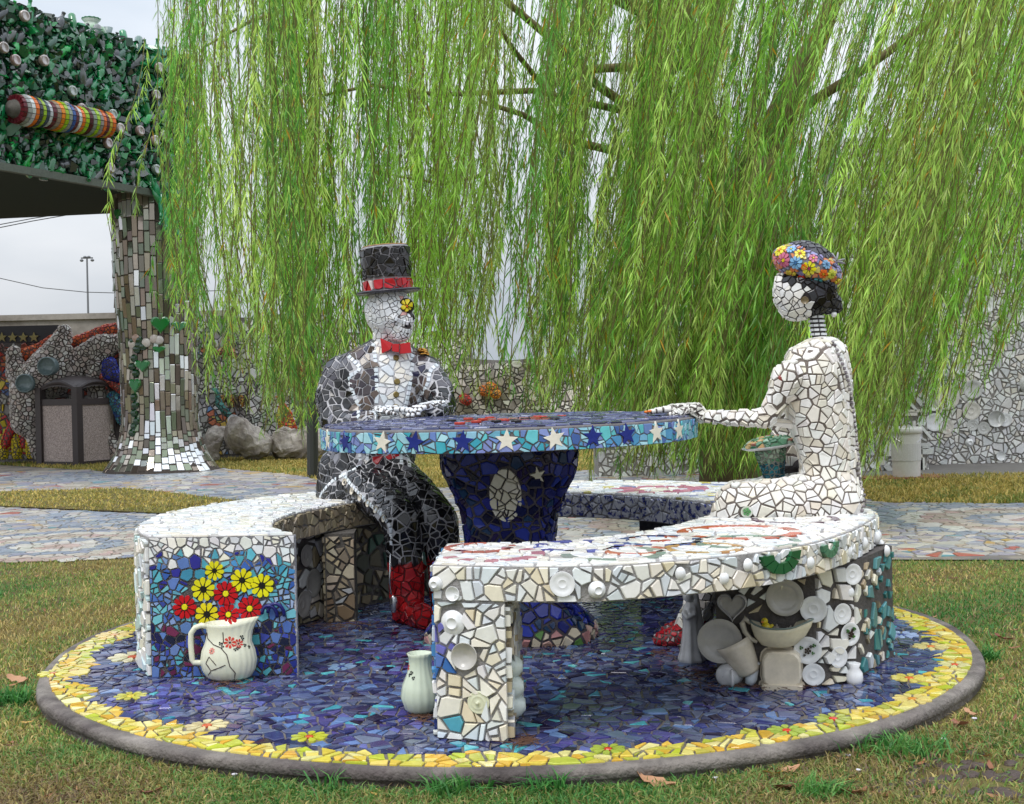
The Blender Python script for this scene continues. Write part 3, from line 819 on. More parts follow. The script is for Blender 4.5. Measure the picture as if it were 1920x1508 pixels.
# green sunbursts on the edge
T = Tiles()
for px, py, r in ((1458, 1036, .058), (1548, 1018, .042)):
    q = on_surf(bvCs, px, py)
    if q:
        for k in range(6):
            a = math.pi + k * math.pi / 6 + .05; b_ = a + math.pi / 6 - .06
            P = [(r * .68 * math.cos(a), r * .5 * math.sin(a)), (r * 1.45 * math.cos(a), r * math.sin(a)), (r * 1.45 * math.cos(b_), r * math.sin(b_)), (r * .68 * math.cos(b_), r * .5 * math.sin(b_))]
            T.t.append(([q[0](x, y, .0) for x, y in P], [q[0](x, y, .016) for x, y in P], [q[0](x * .99, y * .99, .019) for x, y in P], H('1e5a34' if r > .05 else '4a7f62')))
T.build('green_tile', bc, M_TILE)
for kd_, p, n, r, c in placed:
    o = crock(kd_, p + n * .008, n, r, c, bc, sz=.9 if kd_ != 'knob' else 1.0, sy=1.15 if kd_ == 'knob' else 1)
# edge-on plate and stacked cups on the inner side of the left leg
nn = edge_n(LEG1[1], LEG1[2])
for px, py, kd_, r, Y in ((925, 1205, 'plate', .06, 3.36), (932, 1250, 'cup', .032, 3.34), (934, 1288, 'cup', .034, 3.34), (934, 1322, 'cup', .036, 3.36)):
    p = at(px, py, Y); q = LEG1[1].lerp(LEG1[2], (Y - LEG1[1].y) / (LEG1[2].y - LEG1[1].y)); p = V((q.x, q.y, p.z))
    crock(kd_, p + nn * .006, nn, r, CW if kd_ == 'plate' else H('ccd6d2'), bc)
# bird transfer prints on two plates
for px, py in ((1514, 1219), (1590, 1188)):
    for dx, dy, r, c, sh in ((0, 0, .010, '3a2c28', 5), (6, -8, .005, '2a2220', 4), (-12, -6, .006, '3f6a3a', 3), (12, -10, .006, '3f6a3a', 3), (-6, 8, .004, '2a2220', 3), (10, 4, .005, '4a7a40', 3)):
        p, n = hitp(bvAll, px + dx * (1 if px < 1550 else .5), py + dy)
        if p: petals_fn = None
        if p:
            if n.dot(p - CAM) > 0: n = -n
            X = tracked(n); c1 = p + n * .0125 * 1.0
            T2 = Tiles(); fn = lambda u, v, h: c1 + X.col[0] * u + X.col[1] * v + n * h
            daisy(T2, fn, sh, r * .3, r, H(c), H(c), th=.004)
            vs = []; fs = []
            for t in T2.t:
                v, f = tile_geo(t); k = len(vs); vs += v; fs += [tuple(a + k for a in g) for g in f]
            mesh_obj('painted_bird' if dx == 0 else 'painted_leaf', vs, fs, M_CER, bc, H(c))
# heart dish, butter dish, tilted jug, mug, small vase, milk jug : bedded pieces of the right leg
def legpt(px, py, off=0):
    p, n = hitp(bvR, px, py)
    if n.dot(p - CAM) > 0: n = -n
    return p + n * off, n
p, n = legpt(1373, 1134); X = tracked(n); pts = []
for k in range(28):
    t = 2 * math.pi * k / 28; x = 16 * math.sin(t) ** 3; y = 13 * math.cos(t) - 5 * math.cos(2 * t) - 2 * math.cos(3 * t) - math.cos(4 * t); pts.append((x * .0028, y * .0029))
b = MB(); vs = []
for sc_, h in ((1, 0), (1, .022), (.88, .024), (.80, .012), (.70, .009)):
    vs += [p + X.col[0] * x * sc_ + X.col[1] * y * sc_ + n * h for x, y in pts]
fs = [(i * 28 + j, i * 28 + (j + 1) % 28, (i + 1) * 28 + (j + 1) % 28, (i + 1) * 28 + j) for i in range(4) for j in range(28)] + [tuple(range(112, 140))]
b.add(vs, fs); b.obj('heart_dish', M_CER, bc, H('a8a6a6'))
def rbox(w, h, d, p, X, n, r=.03, taper=.85):
    b = MB(); vs = []; pts = []
    for cx, cy, a0 in ((w / 2 - r, h / 2 - r, 0), (-w / 2 + r, h / 2 - r, 90), (-w / 2 + r, -h / 2 + r, 180), (w / 2 - r, -h / 2 + r, 270)):
        for k in range(4): a = math.radians(a0 + k * 30); pts.append((cx + r * math.cos(a), cy + r * math.sin(a)))
    m = len(pts)
    for s_, hh in ((1.06, 0), (1.06, d * .12), (1.0, d * .16), (.97, d * .6), (.93, d * .88), (.84, d)):
        vs += [p + X.col[0] * x * s_ + X.col[1] * y * s_ + n * hh for x, y in pts]
    fs = [(i * m + j, i * m + (j + 1) % m, (i + 1) * m + (j + 1) % m, (i + 1) * m + j) for i in range(5) for j in range(m)] + [tuple(range(5 * m, 6 * m))]
    return b.add(vs, fs)
p, n = legpt(1465, 1250); X = tracked(n)
rbox(.118, .112, .05, p, X, n).obj('butter_dish', M_CER, bc, H('ddd2bd'), smooth=False)
b = MB(); rbox(.127, .02, .058, p - X.col[1] * .052, X, n, r=.009).obj('dish_rim', M_CER, bc, H('d8ccb6'))
p, n = legpt(1393, 1235, .012); X = tracked(n); ax = (X.col[0] * -.45 + X.col[1] * .9).normalized()
Mt = Matrix.Translation(p - ax * .045) @ tracked(ax, n).to_4x4()
b = MB(); b.lathe([(.001, 0), (.030, 0), (.036, .01), (.042, .04), (.052, .085), (.056, .105), (.052, .105), (.044, .085), (.02, .07)], Mt, n=28); b.obj('tilted_jug', M_CER, bc, H('d6ccba'), smooth=True)
p, n = legpt(1366, 1265, .01); b = MB(); Mt = frame(p + V((0, 0, .002)), (X.col[0] * -.5 + n).normalized())
b.lathe([(.001, .035), (.02, .035), (.03, .025), (.036, 0), (.037, -.025)], Mt, n=22); b.tube([p + n * .035 + X.col[0] * .012 + X.col[1] * (.022 * math.cos(a)) + n * .02 * math.sin(a) for a in np.linspace(0, math.pi, 9)], .005, 8); b.obj('white_mug', M_CER, bc, H('c8c8ca'), smooth=True)
p, n = legpt(1411, 1263, .014); ax = (X.col[0] * .35 + X.col[1]).normalized(); Mt = Matrix.Translation(p - ax * .03) @ tracked(ax, n).to_4x4()
b = MB(); b.lathe([(.001, 0), (.014, 0), (.018, .02), (.014, .045), (.009, .06), (.013, .072), (.001, .07)], Mt, n=18); b.obj('bud_vase', M_CER, bc, H('cfd4da'), smooth=True)
p, n = legpt(1594, 1262, .02) if hitp(bvR, 1594, 1262)[0] else (at(1594, 1262, 3.8), V((0, -1, 0)))
b = MB(); b.lathe([(.001, -.035), (.018, -.035), (.026, -.015), (.024, .005), (.014, .02), (.019, .033), (.016, .034), (.001, .02)], Matrix.Translation(p), n=22); b.obj('cream_pitcher', M_CER, bc, CW, smooth=True)
# gravy boat with a chick
gp, gn = legpt(1458, 1185, .03); X = tracked(gn)
gb = thing('gravy_boat', gp, 'cream gravy boat with grey rim holding a chick, fixed under the seat', 'gravy boat')
b = MB(); vs = []; nu = 28; rows = [(.30, -.040), (.62, -.032), (.86, -.012), (.97, .008), (1.0, .022), (.95, .022), (.85, .006), (.5, -.012)]
for r, z in rows:
    for j in range(nu):
        a = 2 * math.pi * j / nu; ca, sa = math.cos(a), math.sin(a); ext = 1 + (.35 * max(0, ca) ** 6) * max(0, r - .6) * 2
        lift = .022 * max(0, ca) ** 3 * max(0, (z + .03) / .05) + .016 * max(0, -ca) ** 3 * max(0, (z + .03) / .05)
        vs.append(gp + X.col[0] * (.080 * r * ca * ext) + gn * (.044 * r * sa) + V((0, 0, z + lift)))
fs = [(i * nu + j, i * nu + (j + 1) % nu, (i + 1) * nu + (j + 1) % nu, (i + 1) * nu + j) for i in range(len(rows) - 1) for j in range(nu)] + [tuple(range(nu))[::-1], tuple(range((len(rows) - 1) * nu, len(rows) * nu))]
b.add(vs, fs); b.obj('boat_bowl', M_CER, gb, H('d9d0b4'), smooth=True)
b = MB(); b.tube([vs[4 * nu + j] for j in range(nu)] + [vs[4 * nu]], .003, 6); b.obj('rim_band', M_CER, gb, H('6e7c74'), smooth=True)
b = MB(); b.tube([gp + X.col[0] * x + V((0, 0, z)) for x, z in ((-.078, .03), (-.095, .045), (-.102, .03), (-.095, .005), (-.08, -.015), (-.06, -.025))], [.006, .008, .009, .008, .007, .006], 8); b.obj('handle', M_CER, gb, H('b9b2a2'), smooth=True)
ck = thing('chick_figurine', gp + V((-.035, 0, .02)), 'small yellow chick figurine sitting in the gravy boat', 'figurine')
cp = gp + X.col[0] * -.034 + gn * .012 + V((0, 0, .02))
b = MB(); b.ell(cp, (.014, .014, .016)); b.ell(cp + V((-.004, -.004, .020)), .010); b.tube([cp + V((.01, 0, 0)), cp + V((.022, .002, .008))], [.008, .003], 8); b.obj('chick_body', mat('yellow_glaze', H('c8b428'), rough=.3), ck, smooth=True)
b = MB(); b.lathe([(.001, 0), (.003, 0), (.001, .008)], frame(cp + V((-.010, -.010, .019)), V((-.8, -.6, 0))), n=6); b.obj('beak', mat('orange_glaze', H('c86a28'), rough=.3), ck)
b = MB(); b.ell(cp + V((-.009, -.011, .024)), .0016, nu=6, nv=4); b.obj('eye', mat('black_glaze', (.01, .01, .01), rough=.2), ck)
b = MB(); b.lathe([(.020, .006), (.019, .0), (.014, -.010), (.001, -.012)], Matrix.Translation(cp + V((0, 0, -.006))), n=12); b.obj('egg_shell', M_CER, ck, CW)
random.seed(31)
b = MB()
for k in range(26):
    c = gp + X.col[0] * random.uniform(-.01, .06) + gn * random.uniform(-.02, .02) + V((0, 0, .008 + random.uniform(0, .014))); d = V((random.gauss(0, 1), random.gauss(0, 1), random.gauss(0, .5))).normalized() * random.uniform(.006, .012)
    b.tube([c - d, c + d], [.004, .002], 5)
b.obj('shell_chips', M_MATTE, gb, H('8c857c'), kind='stuff')
# robed figurine at the foot of the right leg
fg = onz(1296, 1240, DZ); fg = V((fg.x, fg.y + .0, DZ))
fi = thing('robed_figurine', fg, 'white porcelain figurine of a robed couple under the bench seat', 'figurine')
b = MB(); s = fg.y / FPX
b.lathe([(.001, 0), (24 * s, 0), (25 * s, 6 * s), (20 * s, 20 * s), (16 * s, 50 * s), (14 * s, 75 * s), (16 * s, 92 * s), (13 * s, 104 * s), (5 * s, 112 * s), (.001, 113 * s)], Matrix.Translation(fg) , n=22, ribs=7, ribamp=.10)
b.ell(fg + V((-4 * s, 0, 122 * s)), 10 * s); b.ell(fg + V((10 * s, 4 * s, 134 * s)), 9 * s); b.tube([fg + V((14 * s, 3 * s, 0)), fg + V((13 * s, 3 * s, 60 * s)), fg + V((10 * s, 4 * s, 126 * s))], [15 * s, 13 * s, 7 * s], 14)
b.tube([fg + V((-14 * s, -8 * s, 96 * s)), fg + V((-8 * s, -18 * s, 84 * s)), fg + V((8 * s, -16 * s, 92 * s))], [6 * s, 5 * s, 4 * s], 10)
vs_, fs_ = evaluated([tuple(v) for v in b.v], b.f, voxel=.004, smooth=2)
mesh_obj('figurine_body', vs_, fs_, M_CER, fi, H('c9cacc'), smooth=True)

# ---- rear bench faced with blue and white print
BD = Ribbon([(.14, 5.42), (.30, 5.36), (.46, 5.24), (.60, 5.06), (.70, 4.88), (.745, 4.80)], [(.16, 6.05), (.45, 6.0), (.78, 5.85), (1.08, 5.55), (1.22, 5.15), (1.235, 4.81)], BZ - .10, BZ)
bd = thing('mosaic_bench', (.6, 5.4, DZ), 'rear bench behind the table faced with blue and white printed shards', 'bench')
b = MB(); BD.solid(b); b.obj('seat_slab', M_GROUT, bd, GROUT_W)
b = MB(); BD.solid(b, z0=DZ - .01, z1=BZ - .10, ri=.36, ro=.06, f0=.30, f1=.42, n=6); BD.solid(b, z0=DZ - .01, z1=BZ - .10, ri=.3, ro=.06, f0=.85, f1=.98, n=6); b.obj('bench_base', M_GROUT, bd, (.10, .1, .11))
m = mat('blue_print_tile', H('d2d4dc'), rough=.2, bump=.1, bscale=35, nvar=.10, nscale=42, col2=H('3a4690'), cpos=(.50, .58)); 
T = Tiles()
for P in cells(0, BD.Li, BZ - .10, BZ, .05, .005, splitp=.3): T.poly(P, BD.inn, CW, th=.007, tilt=.03)
T.build('printed_shard', bd, m)
T = Tiles()
for P in cells(0, BD.L, 0, BD.W, .07, .006, splitp=.5):
    cx, cy = cent(P); w = BD.top(cx, cy, 0); c = V((.62, 5.45, BZ)); d = (w - c).length
    T.poly(P, BD.top, vary(H('b8788a') if .10 < d < .2 else random.choice(pal('8a90b8 c4b86a')) if random.random() < .12 else random.choice(WHITE), .05), th=.006)
T.build('seat_tile', bd, M_TILE)

# ---- vase behind the left leg
vz = onz(790, 1338, DZ); s = vz.y / FPX
va = thing('bottle_vase', (vz.x, vz.y, DZ), 'pale green ribbed vase with a red flower beside the front bench leg', 'vase')
b = MB(); b.lathe([(.001, 2 * s), (20 * s, 0), (31 * s, 10 * s), (38 * s, 32 * s), (34 * s, 54 * s), (25 * s, 75 * s), (21 * s, 94 * s), (22 * s, 107 * s), (25 * s, 113 * s), (21 * s, 113 * s), (16 * s, 100 * s), (.001, 98 * s)], Matrix.Translation((vz.x, vz.y, DZ + .002)), n=64, ribs=16, ribamp=.02)
bvV = b.bvh(); b.obj('vase_body', mat('celadon', H('c8d2bc'), rough=.12, coat=.3, nvar=.05, nscale=12), va, smooth=True)
petals(bvV, 766, 1252, .009, H('b83428'), H('2a1a18'), 5, va)
for px, py in ((768, 1266), (775, 1272), (772, 1262)): petals(bvV, px, py, .006, H('1e241e'), H('1e241e'), 3, va, name='painted_leaf')

# ================================================================== THE TABLE
TR = .675; TZ = CAMZ - .118; TC = V((-.018, 4.62, 0)); TT = .084
tbl = thing('mosaic_table', (TC.x, TC.y, DZ), 'round stone table with a blue mosaic rim of stars and a dark blue pedestal', 'table')
TILT = Matrix.Rotation(math.radians(.5), 4, 'X') @ Matrix.Rotation(math.radians(-.55), 4, 'Y')
def tm(x, y, z): return V((TC.x, TC.y, TZ)) + (TILT @ V((x, y, z)))
def trr(a): return TR * (1 + .008 * math.sin(3 * a + 1) + .005 * math.sin(7 * a))
b = MB(); n = 120; vs = []; fs = []
for r, z in ((.0, -.004), (.985, -.004), (.996, -.008), (.998, -.016), (.998, -.070), (.985, -.080), (.9, -.084), (0, -.084)):
    for j in range(n): a = 2 * math.pi * j / n; vs.append(tm(r * trr(a) * math.cos(a), r * trr(a) * math.sin(a), z))
for i in range(7):
    for j in range(n): a_, b_ = i * n + j, i * n + (j + 1) % n; fs.append((a_, a_ + n, b_ + n, b_))
b.add(vs, fs); b.obj('tabletop', M_GROUT, tbl, (.16, .15, .15))
T = Tiles()
def tb(s):
    l = math.hypot(*s)
    if l < .45: return []
    return [(s[0] / l, s[1] / l, TR * .98)]
for P in cells(-TR, TR, -TR, TR, .045, .005, bounds=tb, splitp=.4):
    x, y = cent(P)
    if math.hypot(x, y) > TR * .985 or (abs(x) < .16 and abs(y - .02) < .16): continue
    T.poly(P, lambda u, v, h: tm(u, v, -.004 + h), vary(random.choice(pal('44486c 50567c 363a58 5c628a 484a68 6a7094 2c2e48 7c82a0')), .1), th=.005, tilt=.012)
for i in range(8):
    for j in range(8):
        x0, y0 = -.16 + i * .04, -.14 + j * .04
        P = [(x0 + .002, y0 + .002), (x0 + .038, y0 + .002), (x0 + .038, y0 + .038), (x0 + .002, y0 + .038)]
        T.poly(P, lambda u, v, h: tm(u, v, -.004 + h), H('9c3020') if (i + j) % 2 else H('121214'), th=.005, bev=.05)
T.build('top_tile', tbl, M_WET)
T = Tiles()
rimf = lambda u, z, h: tm((trr(u / TR) * .998 + h) * math.cos(u / TR), (trr(u / TR) * .998 + h) * math.sin(u / TR), z)
for px, col in ((613, 0), (650, 1), (718, 0), (778, 1), (870, 1), (950, 0), (1040, 0), (1112, 1), (1178, 1), (1231, 0), (1272, 0)):
    # angle on the rim at which the star shows at this place
    best = min((abs(proj(tm(TR * math.cos(a), TR * math.sin(a), -.042))[0] - px), a) for a in np.linspace(-math.pi, 0, 600))[1]
    r1, r0 = .037, .016; P = []
    ph = random.uniform(-.3, .3)
    for k in range(10):
        a = math.pi / 2 + ph + k * math.pi / 5; r = r1 if k % 2 == 0 else r0; P.append((best * TR + r * math.cos(a), -.042 + r * math.sin(a)))
    c = H('ddd8c8') if col == 0 else H('1c2a78')
    T.t.append(([rimf(x, y, 0) for x, y in P], [rimf(x, y, .005) for x, y in P], [rimf(best * TR + (x - best * TR) * .95, -.042 + (y + .042) * .95, .006) for x, y in P], c))
    T.ex.append((rimf(best * TR, -.042, 0), .017))
for P in cells(-math.pi * TR, math.pi * TR, -.080, -.010, .030, .0035, splitp=.35, jit=.45):
    T.poly(P, rimf, vary(random.choice(RIMB), .08), th=.0035, tilt=.03, bev=.06)
T.build('rim_tile', tbl, M_TILE)
# pedestal
prof = [(BZ * 0 + DZ - .005, .30, .20), (.13, .30, .20), (.17, .265, .19), (.22, .21, .17), (.28, .175, .15), (.36, .155, .14), (.45, .150, .14), (.55, .165, .15), (.64, .20, .17), (.70, .232, .19), (.76, .240, .20), (TZ - .082, .236, .20)]
vs = []; fs = []; n = 48
for z, a_, b_ in prof:
    for j in range(n):
        t = 2 * math.pi * j / n; c, s_ = math.cos(t), math.sin(t); e = .62
        ripple = 1 + .035 * math.sin(6 * t + z * 4)
        vs.append(V((.0 + TC.x + a_ * ripple * math.copysign(abs(c) ** e, c), TC.y + b_ * ripple * math.copysign(abs(s_) ** e, s_), z)))
for i in range(len(prof) - 1):
    for j in range(n): p_, q_ = i * n + j, i * n + (j + 1) % n; fs.append((p_, q_, q_ + n, p_ + n))
fs.append(tuple(range(n))[::-1]); fs.append(tuple(range((len(prof) - 1) * n, len(prof) * n)))
ped_v, ped_f = evaluated([tuple(v) for v in vs], fs, voxel=.014, smooth=2)
mesh_obj('pedestal', ped_v, ped_f, M_GROUT, tbl, (.085, .075, .085), smooth=True)
T = Tiles(); bvT = BVHTree.FromPolygons([tuple(v) for v in ped_v], ped_f)
q = on_surf(bvT, 948, 928)
T.ex.append((q[1] + V((0, 0, .0)), .058)); T.ex.append((q[1] + V((0, 0, .05)), .048)); T.ex.append((q[1] + V((0, 0, -.05)), .048))
q2 = on_surf(bvT, 1008, 891); T.ex.append((q2[1], .018))
def pedcol(p, n):
    if p.z < .145: return random.choice(pal('d0a49c d8b4a8 c08a88 5f8a4a cc9894 d8ccb4 d4c8b0'))
    if p.z < .30: return vary(random.choice(pal('26308c 2c3aa0 1c2470 1f3a5c 3a4ab0 2a2458')), .15)
    return vary(random.choice(pal('1a1f5c 22286e 161a48 2a3080 12163a 1f3a5c 241a48 2c3a8c 10102c')), .15)
surf_shards(T, ped_v, ped_f, .052, pedcol, gap=.007, th=.007, cull=lambda p, n: n.y < .4 and abs(n.z) < .9)
T.build('pedestal_tile', tbl, M_TILE)
T = Tiles()
def moonb(s):
    o = []
    for k in range(16):
        a = 2 * math.pi * k / 16; nx, ny = math.cos(a), math.sin(a)
        o.append((nx, ny, math.hypot(.058 * nx, .100 * ny)))
    return o
for P in cells(-.06, .06, -.105, .105, .036, .004, bounds=moonb, splitp=.45): T.poly(P, q[0], vary(random.choice(pal('d2cdb8 c9c4ae dad6c4')), .04), th=.010)
P = []
for k in range(10): a = math.pi / 2 + .2 + k * math.pi / 5; r = .036 if k % 2 == 0 else .013; P.append((r * .8 * math.cos(a), r * math.sin(a)))
T.t.append(([q2[0](x, y, 0) for x, y in P], [q2[0](x, y, .007) for x, y in P], [q2[0](x * .93, y * .93, .009) for x, y in P], H('d6d2bc')))
T.build('moon_tile', tbl, M_TILE)
# draughts
chk = None
for i, (px, py, red) in enumerate(((862, 791, 1), (893, 788, 1), (878, 783, 1), (905, 784, 1), (918, 781, 1), (846, 786, 0), (930, 787, 0), (968, 787, 0), (985, 783, 0), (1008, 779, 1), (1018, 779.5, 1), (1053, 778, 1), (946, 785, 1), (1040, 783, 0))):
    p = onz(px, py, TZ + .008)
    if chk is None or True:
        b = MB(); b.lathe([(.001, 0), (.0165, 0), (.018, .002), (.018, .007), (.0165, .009), (.013, .009), (.012, .0075), (.001, .0075)], Matrix.Translation(p - V((0, 0, .010))), n=20)
        lab = 'round red draughts piece lying on the table top' if red else 'round black draughts piece lying on the table top'
        o = b.obj('draughts_piece', mat('red_piece', H('a83424'), rough=.35) if red else mat('black_piece', H('1c1a1c'), rough=.35), None, smooth=False, origin=p)
        tag(o, lab, 'game piece', 'red draughts pieces on the table' if red else 'black draughts pieces on the table')
# ================================================================== STATUES
random.seed(11); np.random.seed(11)
def loft(b, rings, n=28):
    """rings: (centre, front direction, half front-back, half across) horizontal ellipses"""
    vs = []; fs = []
    for c, f, a_, w in rings:
        c = V(c); f = V((f[0], f[1], 0)).normalized(); s = V((-f.y, f.x, 0))
        for j in range(n): t = 2 * math.pi * j / n; vs.append(c + f * (a_ * math.cos(t)) + s * (w * math.sin(t)))
    for i in range(len(rings) - 1):
        for j in range(n): p, q = i * n + j, i * n + (j + 1) % n; fs.append((p, q, q + n, p + n))
    fs.append(tuple(range(n))[::-1]); fs.append(tuple(range((len(rings) - 1) * n, len(rings) * n)))
    return b.add(vs, fs)
def hand(b, wrist, d, up, side, s=1.0, curl=.25, spread=.16, thumb=1):
    """palm and five bent fingers; d = finger direction, up = back of the hand, side = thumb side; returns finger chains"""
    w = V(wrist); d = V(d).normalized(); up = V(up); up = (up - d * up.dot(d)).normalized(); side = up.cross(d) * (1 if up.cross(d).dot(V(side)) > 0 else -1)
    k = w + d * .085 * s
    for t in (-.028, -.009, .009, .028): b.caps(w + side * t * .6 * s, k + side * t * s, .014 * s, .0125 * s)
    chains = []
    for i, (t, l) in enumerate(((.030, .070), (.011, .079), (-.010, .073), (-.029, .057))):
        p = k + side * t * s; dd = (d + side * (t / .03) * spread).normalized(); ch = [p]; c = curl * (1 + .2 * i)
        for seg, fr in enumerate((.45, .32, .25)):
            ang = c * (seg * .8 + .15); q = ch[-1] + (dd * math.cos(ang) - up * math.sin(ang)) * l * fr * s; ch.append(q)
        b.chain(ch, [.0098 * s, .009 * s, .0082 * s, .007 * s]); chains.append(ch)
    th = [w + side * .022 * s + d * .012 * s, w + side * .050 * s * thumb + d * .045 * s - up * .006 * s, w + side * .058 * s * thumb + d * .078 * s - up * .014 * s, w + side * .052 * s * thumb + d * .10 * s - up * .018 * s]
    b.chain(th, [.013 * s, .011 * s, .0095 * s, .008 * s]); chains.append(th)
    return chains
def bones(chains, T, parent, m, col, s=1.0, name='finger_bone'):
    for ch in chains:
        for i in range(len(ch) - 1):
            a, c = ch[i], ch[i + 1]; d = c - a; b = MB(); r = .0108 * s * (1 - i * .12)
            b.tube([a + d * .10, a + d * .2, a + d * .5, a + d * .82, a + d * .92], [r * .7, r * 1.08, r * .98, r * 1.08, r * .7], 10)
            b.obj(name, m, parent, vary(col, .03), smooth=True)
M_BODY = mat('pale_grout', rough=.85, attr=True, bump=.5, bscale=140, nvar=.2, nscale=30)

# ------------------------------------------------------------------ the man
man = thing('skeleton_statue', at(690, 930, 5.4), 'seated skull-faced mosaic man in black tailcoat, top hat and red bow tie', 'statue')
YM = 5.44
fd = V((.35, -.94, 0))
def c_(px, py, Y=YM): return at(px, py, Y)
b = MB()
loft(b, [(c_(722, 636), fd, .05, .055), (c_(722, 652), fd, .075, .12), (c_(721, 664), fd, .10, .175), (c_(720, 690), fd, .125, .205), (c_(719, 730), fd, .14, .205), (c_(716, 775), fd, .145, .185),
         (c_(708, 820), fd, .15, .175), (c_(698, 860), fd, .165, .18), (c_(690, 900), fd, .19, .19), (c_(688, 935), fd, .20, .20)])
SL, SR = c_(645, 704), c_(797, 700)
b.chain([SL, c_(628, 742, 5.42), c_(630, 786, 5.36), c_(650, 800, 5.30)], [.088, .082, .070, .060])
b.chain([c_(650, 800, 5.30), c_(690, 788, 5.2)], [.060, .042])
b.chain([SR, c_(822, 735, 5.40), c_(830, 766, 5.33)], [.075, .066, .056]); b.chain([c_(830, 766, 5.33), c_(815, 775, 5.2)], [.056, .045])
HR, KR, AR = c_(672, 902, 5.38), c_(752, 975, 4.97), c_(762, 1075, 4.97)
HL, KL, AL = c_(732, 890, 5.36), c_(824, 975, 5.02), c_(836, 1090, 5.05)
b.chain([HR, HR.lerp(KR, .5) + V((0, 0, .012)), KR], [.105, .088, .074]); b.chain([KR, AR], [.073, .066])
b.chain([HL, HL.lerp(KL, .5) + V((0, 0, .012)), KL], [.105, .086, .072]); b.chain([KL, AL], [.071, .064])
for A in (AR, AL):
    foot = V((A.x, A.y, DZ + .045))
    b.chain([A, foot], [.068, .064]); b.chain([foot, foot + V((.08, -.16, -.006))], [.058, .044])
# coat skirt draped over the seat to the left
b.chain([c_(640, 880, 5.45), c_(625, 925, 5.45)], [.10, .075]); b.chain([c_(745, 850, 5.44), c_(750, 895, 5.46)], [.06, .06])
vs, fs = evaluated([tuple(v) for v in b.v], b.f, voxel=.012, smooth=7)
bvM = BVHTree.FromPolygons([tuple(v) for v in vs], fs)
boot_z = AR.z + .045
cols = np.array([(*(lin((96, 30, 34)) if (v.z < boot_z and v.y < 5.15) else lin((188, 187, 190))), 1) for v in vs], 'f')
mesh_obj('body', vs, fs, M_BODY, man, cols, smooth=True)
T = Tiles()
white = lambda: random.choice(pal('d6dde2 cdd6dc e0e4e6'))
# pale square trims of the coat
for pix in (((648, 642), (654, 668), (680, 694), (654, 706), (660, 730), (668, 752), (678, 790)),
            ((700, 645), (705, 690), (707, 740), (704, 785)), ((772, 664), (772, 690), (766, 735), (755, 785)), ((800, 664), (820, 684), (806, 696), (803, 722), (788, 745), (782, 765))):
    path_tiles(T, bvM, pix, .019, .016, white, th=.005)
for pix in (((675, 848), (676, 875), (660, 884), (630, 898), (610, 918), (600, 935)), ((690, 846), (687, 872)), ((752, 846), (753, 878)), ((766, 846), (768, 878)),
            ((642, 888), (660, 910), (690, 942), (720, 968), (733, 985), (735, 1030))):
    path_tiles(T, bvM, pix, .021, .014, white, th=.005)
for px, py in ((648, 904), (662, 921), (677, 933), (692, 944), (707, 956), (722, 972)):
    p, n = hitp(bvM, px, py)
    if p:
        crock('bowl', p + n * .002, n, .015, H('cfc6b4'), man, name='button'); T.ex.append((p, .018))
for px, py in ((742, 672), (744, 716), (742, 740), (742, 764)):
    p, n = hitp(bvM, px, py)
    if p:
        M_BTN = mat('brass_button', H('7a6a3c'), rough=.35, metal=.5)
        b = MB(); b.lathe([(.013, -.003), (.013, .007), (.010, .010), (.001, .010)], frame(p, n), n=14); b.obj('shirt_button', M_BTN, man); T.ex.append((p, .015))
NTRIM = len(T.t)
def mancol(p, n):
    px, py = proj(p); fr = n.dot(p - CAM) < 0
    if p.z < boot_z and p.y < 5.15: return vary(random.choice(pal('a8161c b81e22 8c1018 c23034 a01a20')), .1)
    if fr and py < 846 and abs(n.z) < .9:
        xl = 704 + (py - 650) * .0; xr = 771 - max(0, py - 690) * .16
        if xl < px < xr and 640 < py: return vary(random.choice(WHITE), .03)
        if py < 846 and ((660 < px < 704 and 650 < py) or (xr < px < 800 and 655 < py < 790)): return vary(random.choice(pal('4a4038 3c343a 5c5048 2c2a44 463c40 685a50')), .1)
    if fr and 700 < px < 752 and 846 <= py < 864: return vary(H('a81820'), .08)
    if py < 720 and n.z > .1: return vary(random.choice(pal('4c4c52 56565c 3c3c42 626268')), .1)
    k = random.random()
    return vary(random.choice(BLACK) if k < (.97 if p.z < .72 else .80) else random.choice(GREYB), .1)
M_BLK = mat('black_tile', rough=.12, attr=True, bump=.08, bscale=30, nvar=.12, nscale=20, coat=.3)
Tb = Tiles(); Tb.ex = T.ex
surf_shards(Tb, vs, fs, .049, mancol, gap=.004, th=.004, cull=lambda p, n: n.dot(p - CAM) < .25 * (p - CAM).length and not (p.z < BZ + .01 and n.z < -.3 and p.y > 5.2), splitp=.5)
boots = Tiles(); boots.t = [t for t in Tb.t if t[3][0] > .15 and t[3][1] < .1 and t[0][0].z < boot_z + .02]
shirt = Tiles(); shirt.t = [t for t in Tb.t if t[3][1] > .5]
Tb.t = [t for t in Tb.t if t not in boots.t and t not in shirt.t]
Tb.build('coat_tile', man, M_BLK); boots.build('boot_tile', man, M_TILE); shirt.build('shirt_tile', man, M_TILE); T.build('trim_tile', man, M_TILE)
# boot spoon
b = MB(); p0, p1 = at(731, 1050, 4.885), at(738, 1118, 4.885); b.tube([at(733, 1040, 4.89), at(730, 1085, 4.88), at(734, 1115, 4.88)], [.005, .004, .004], 8)
b.ell(at(738, 1133, 4.88), (.016, .008, .034)); b.obj('spoon', mat('steel', (.55, .55, .56), rough=.25, metal=1), man, smooth=True)
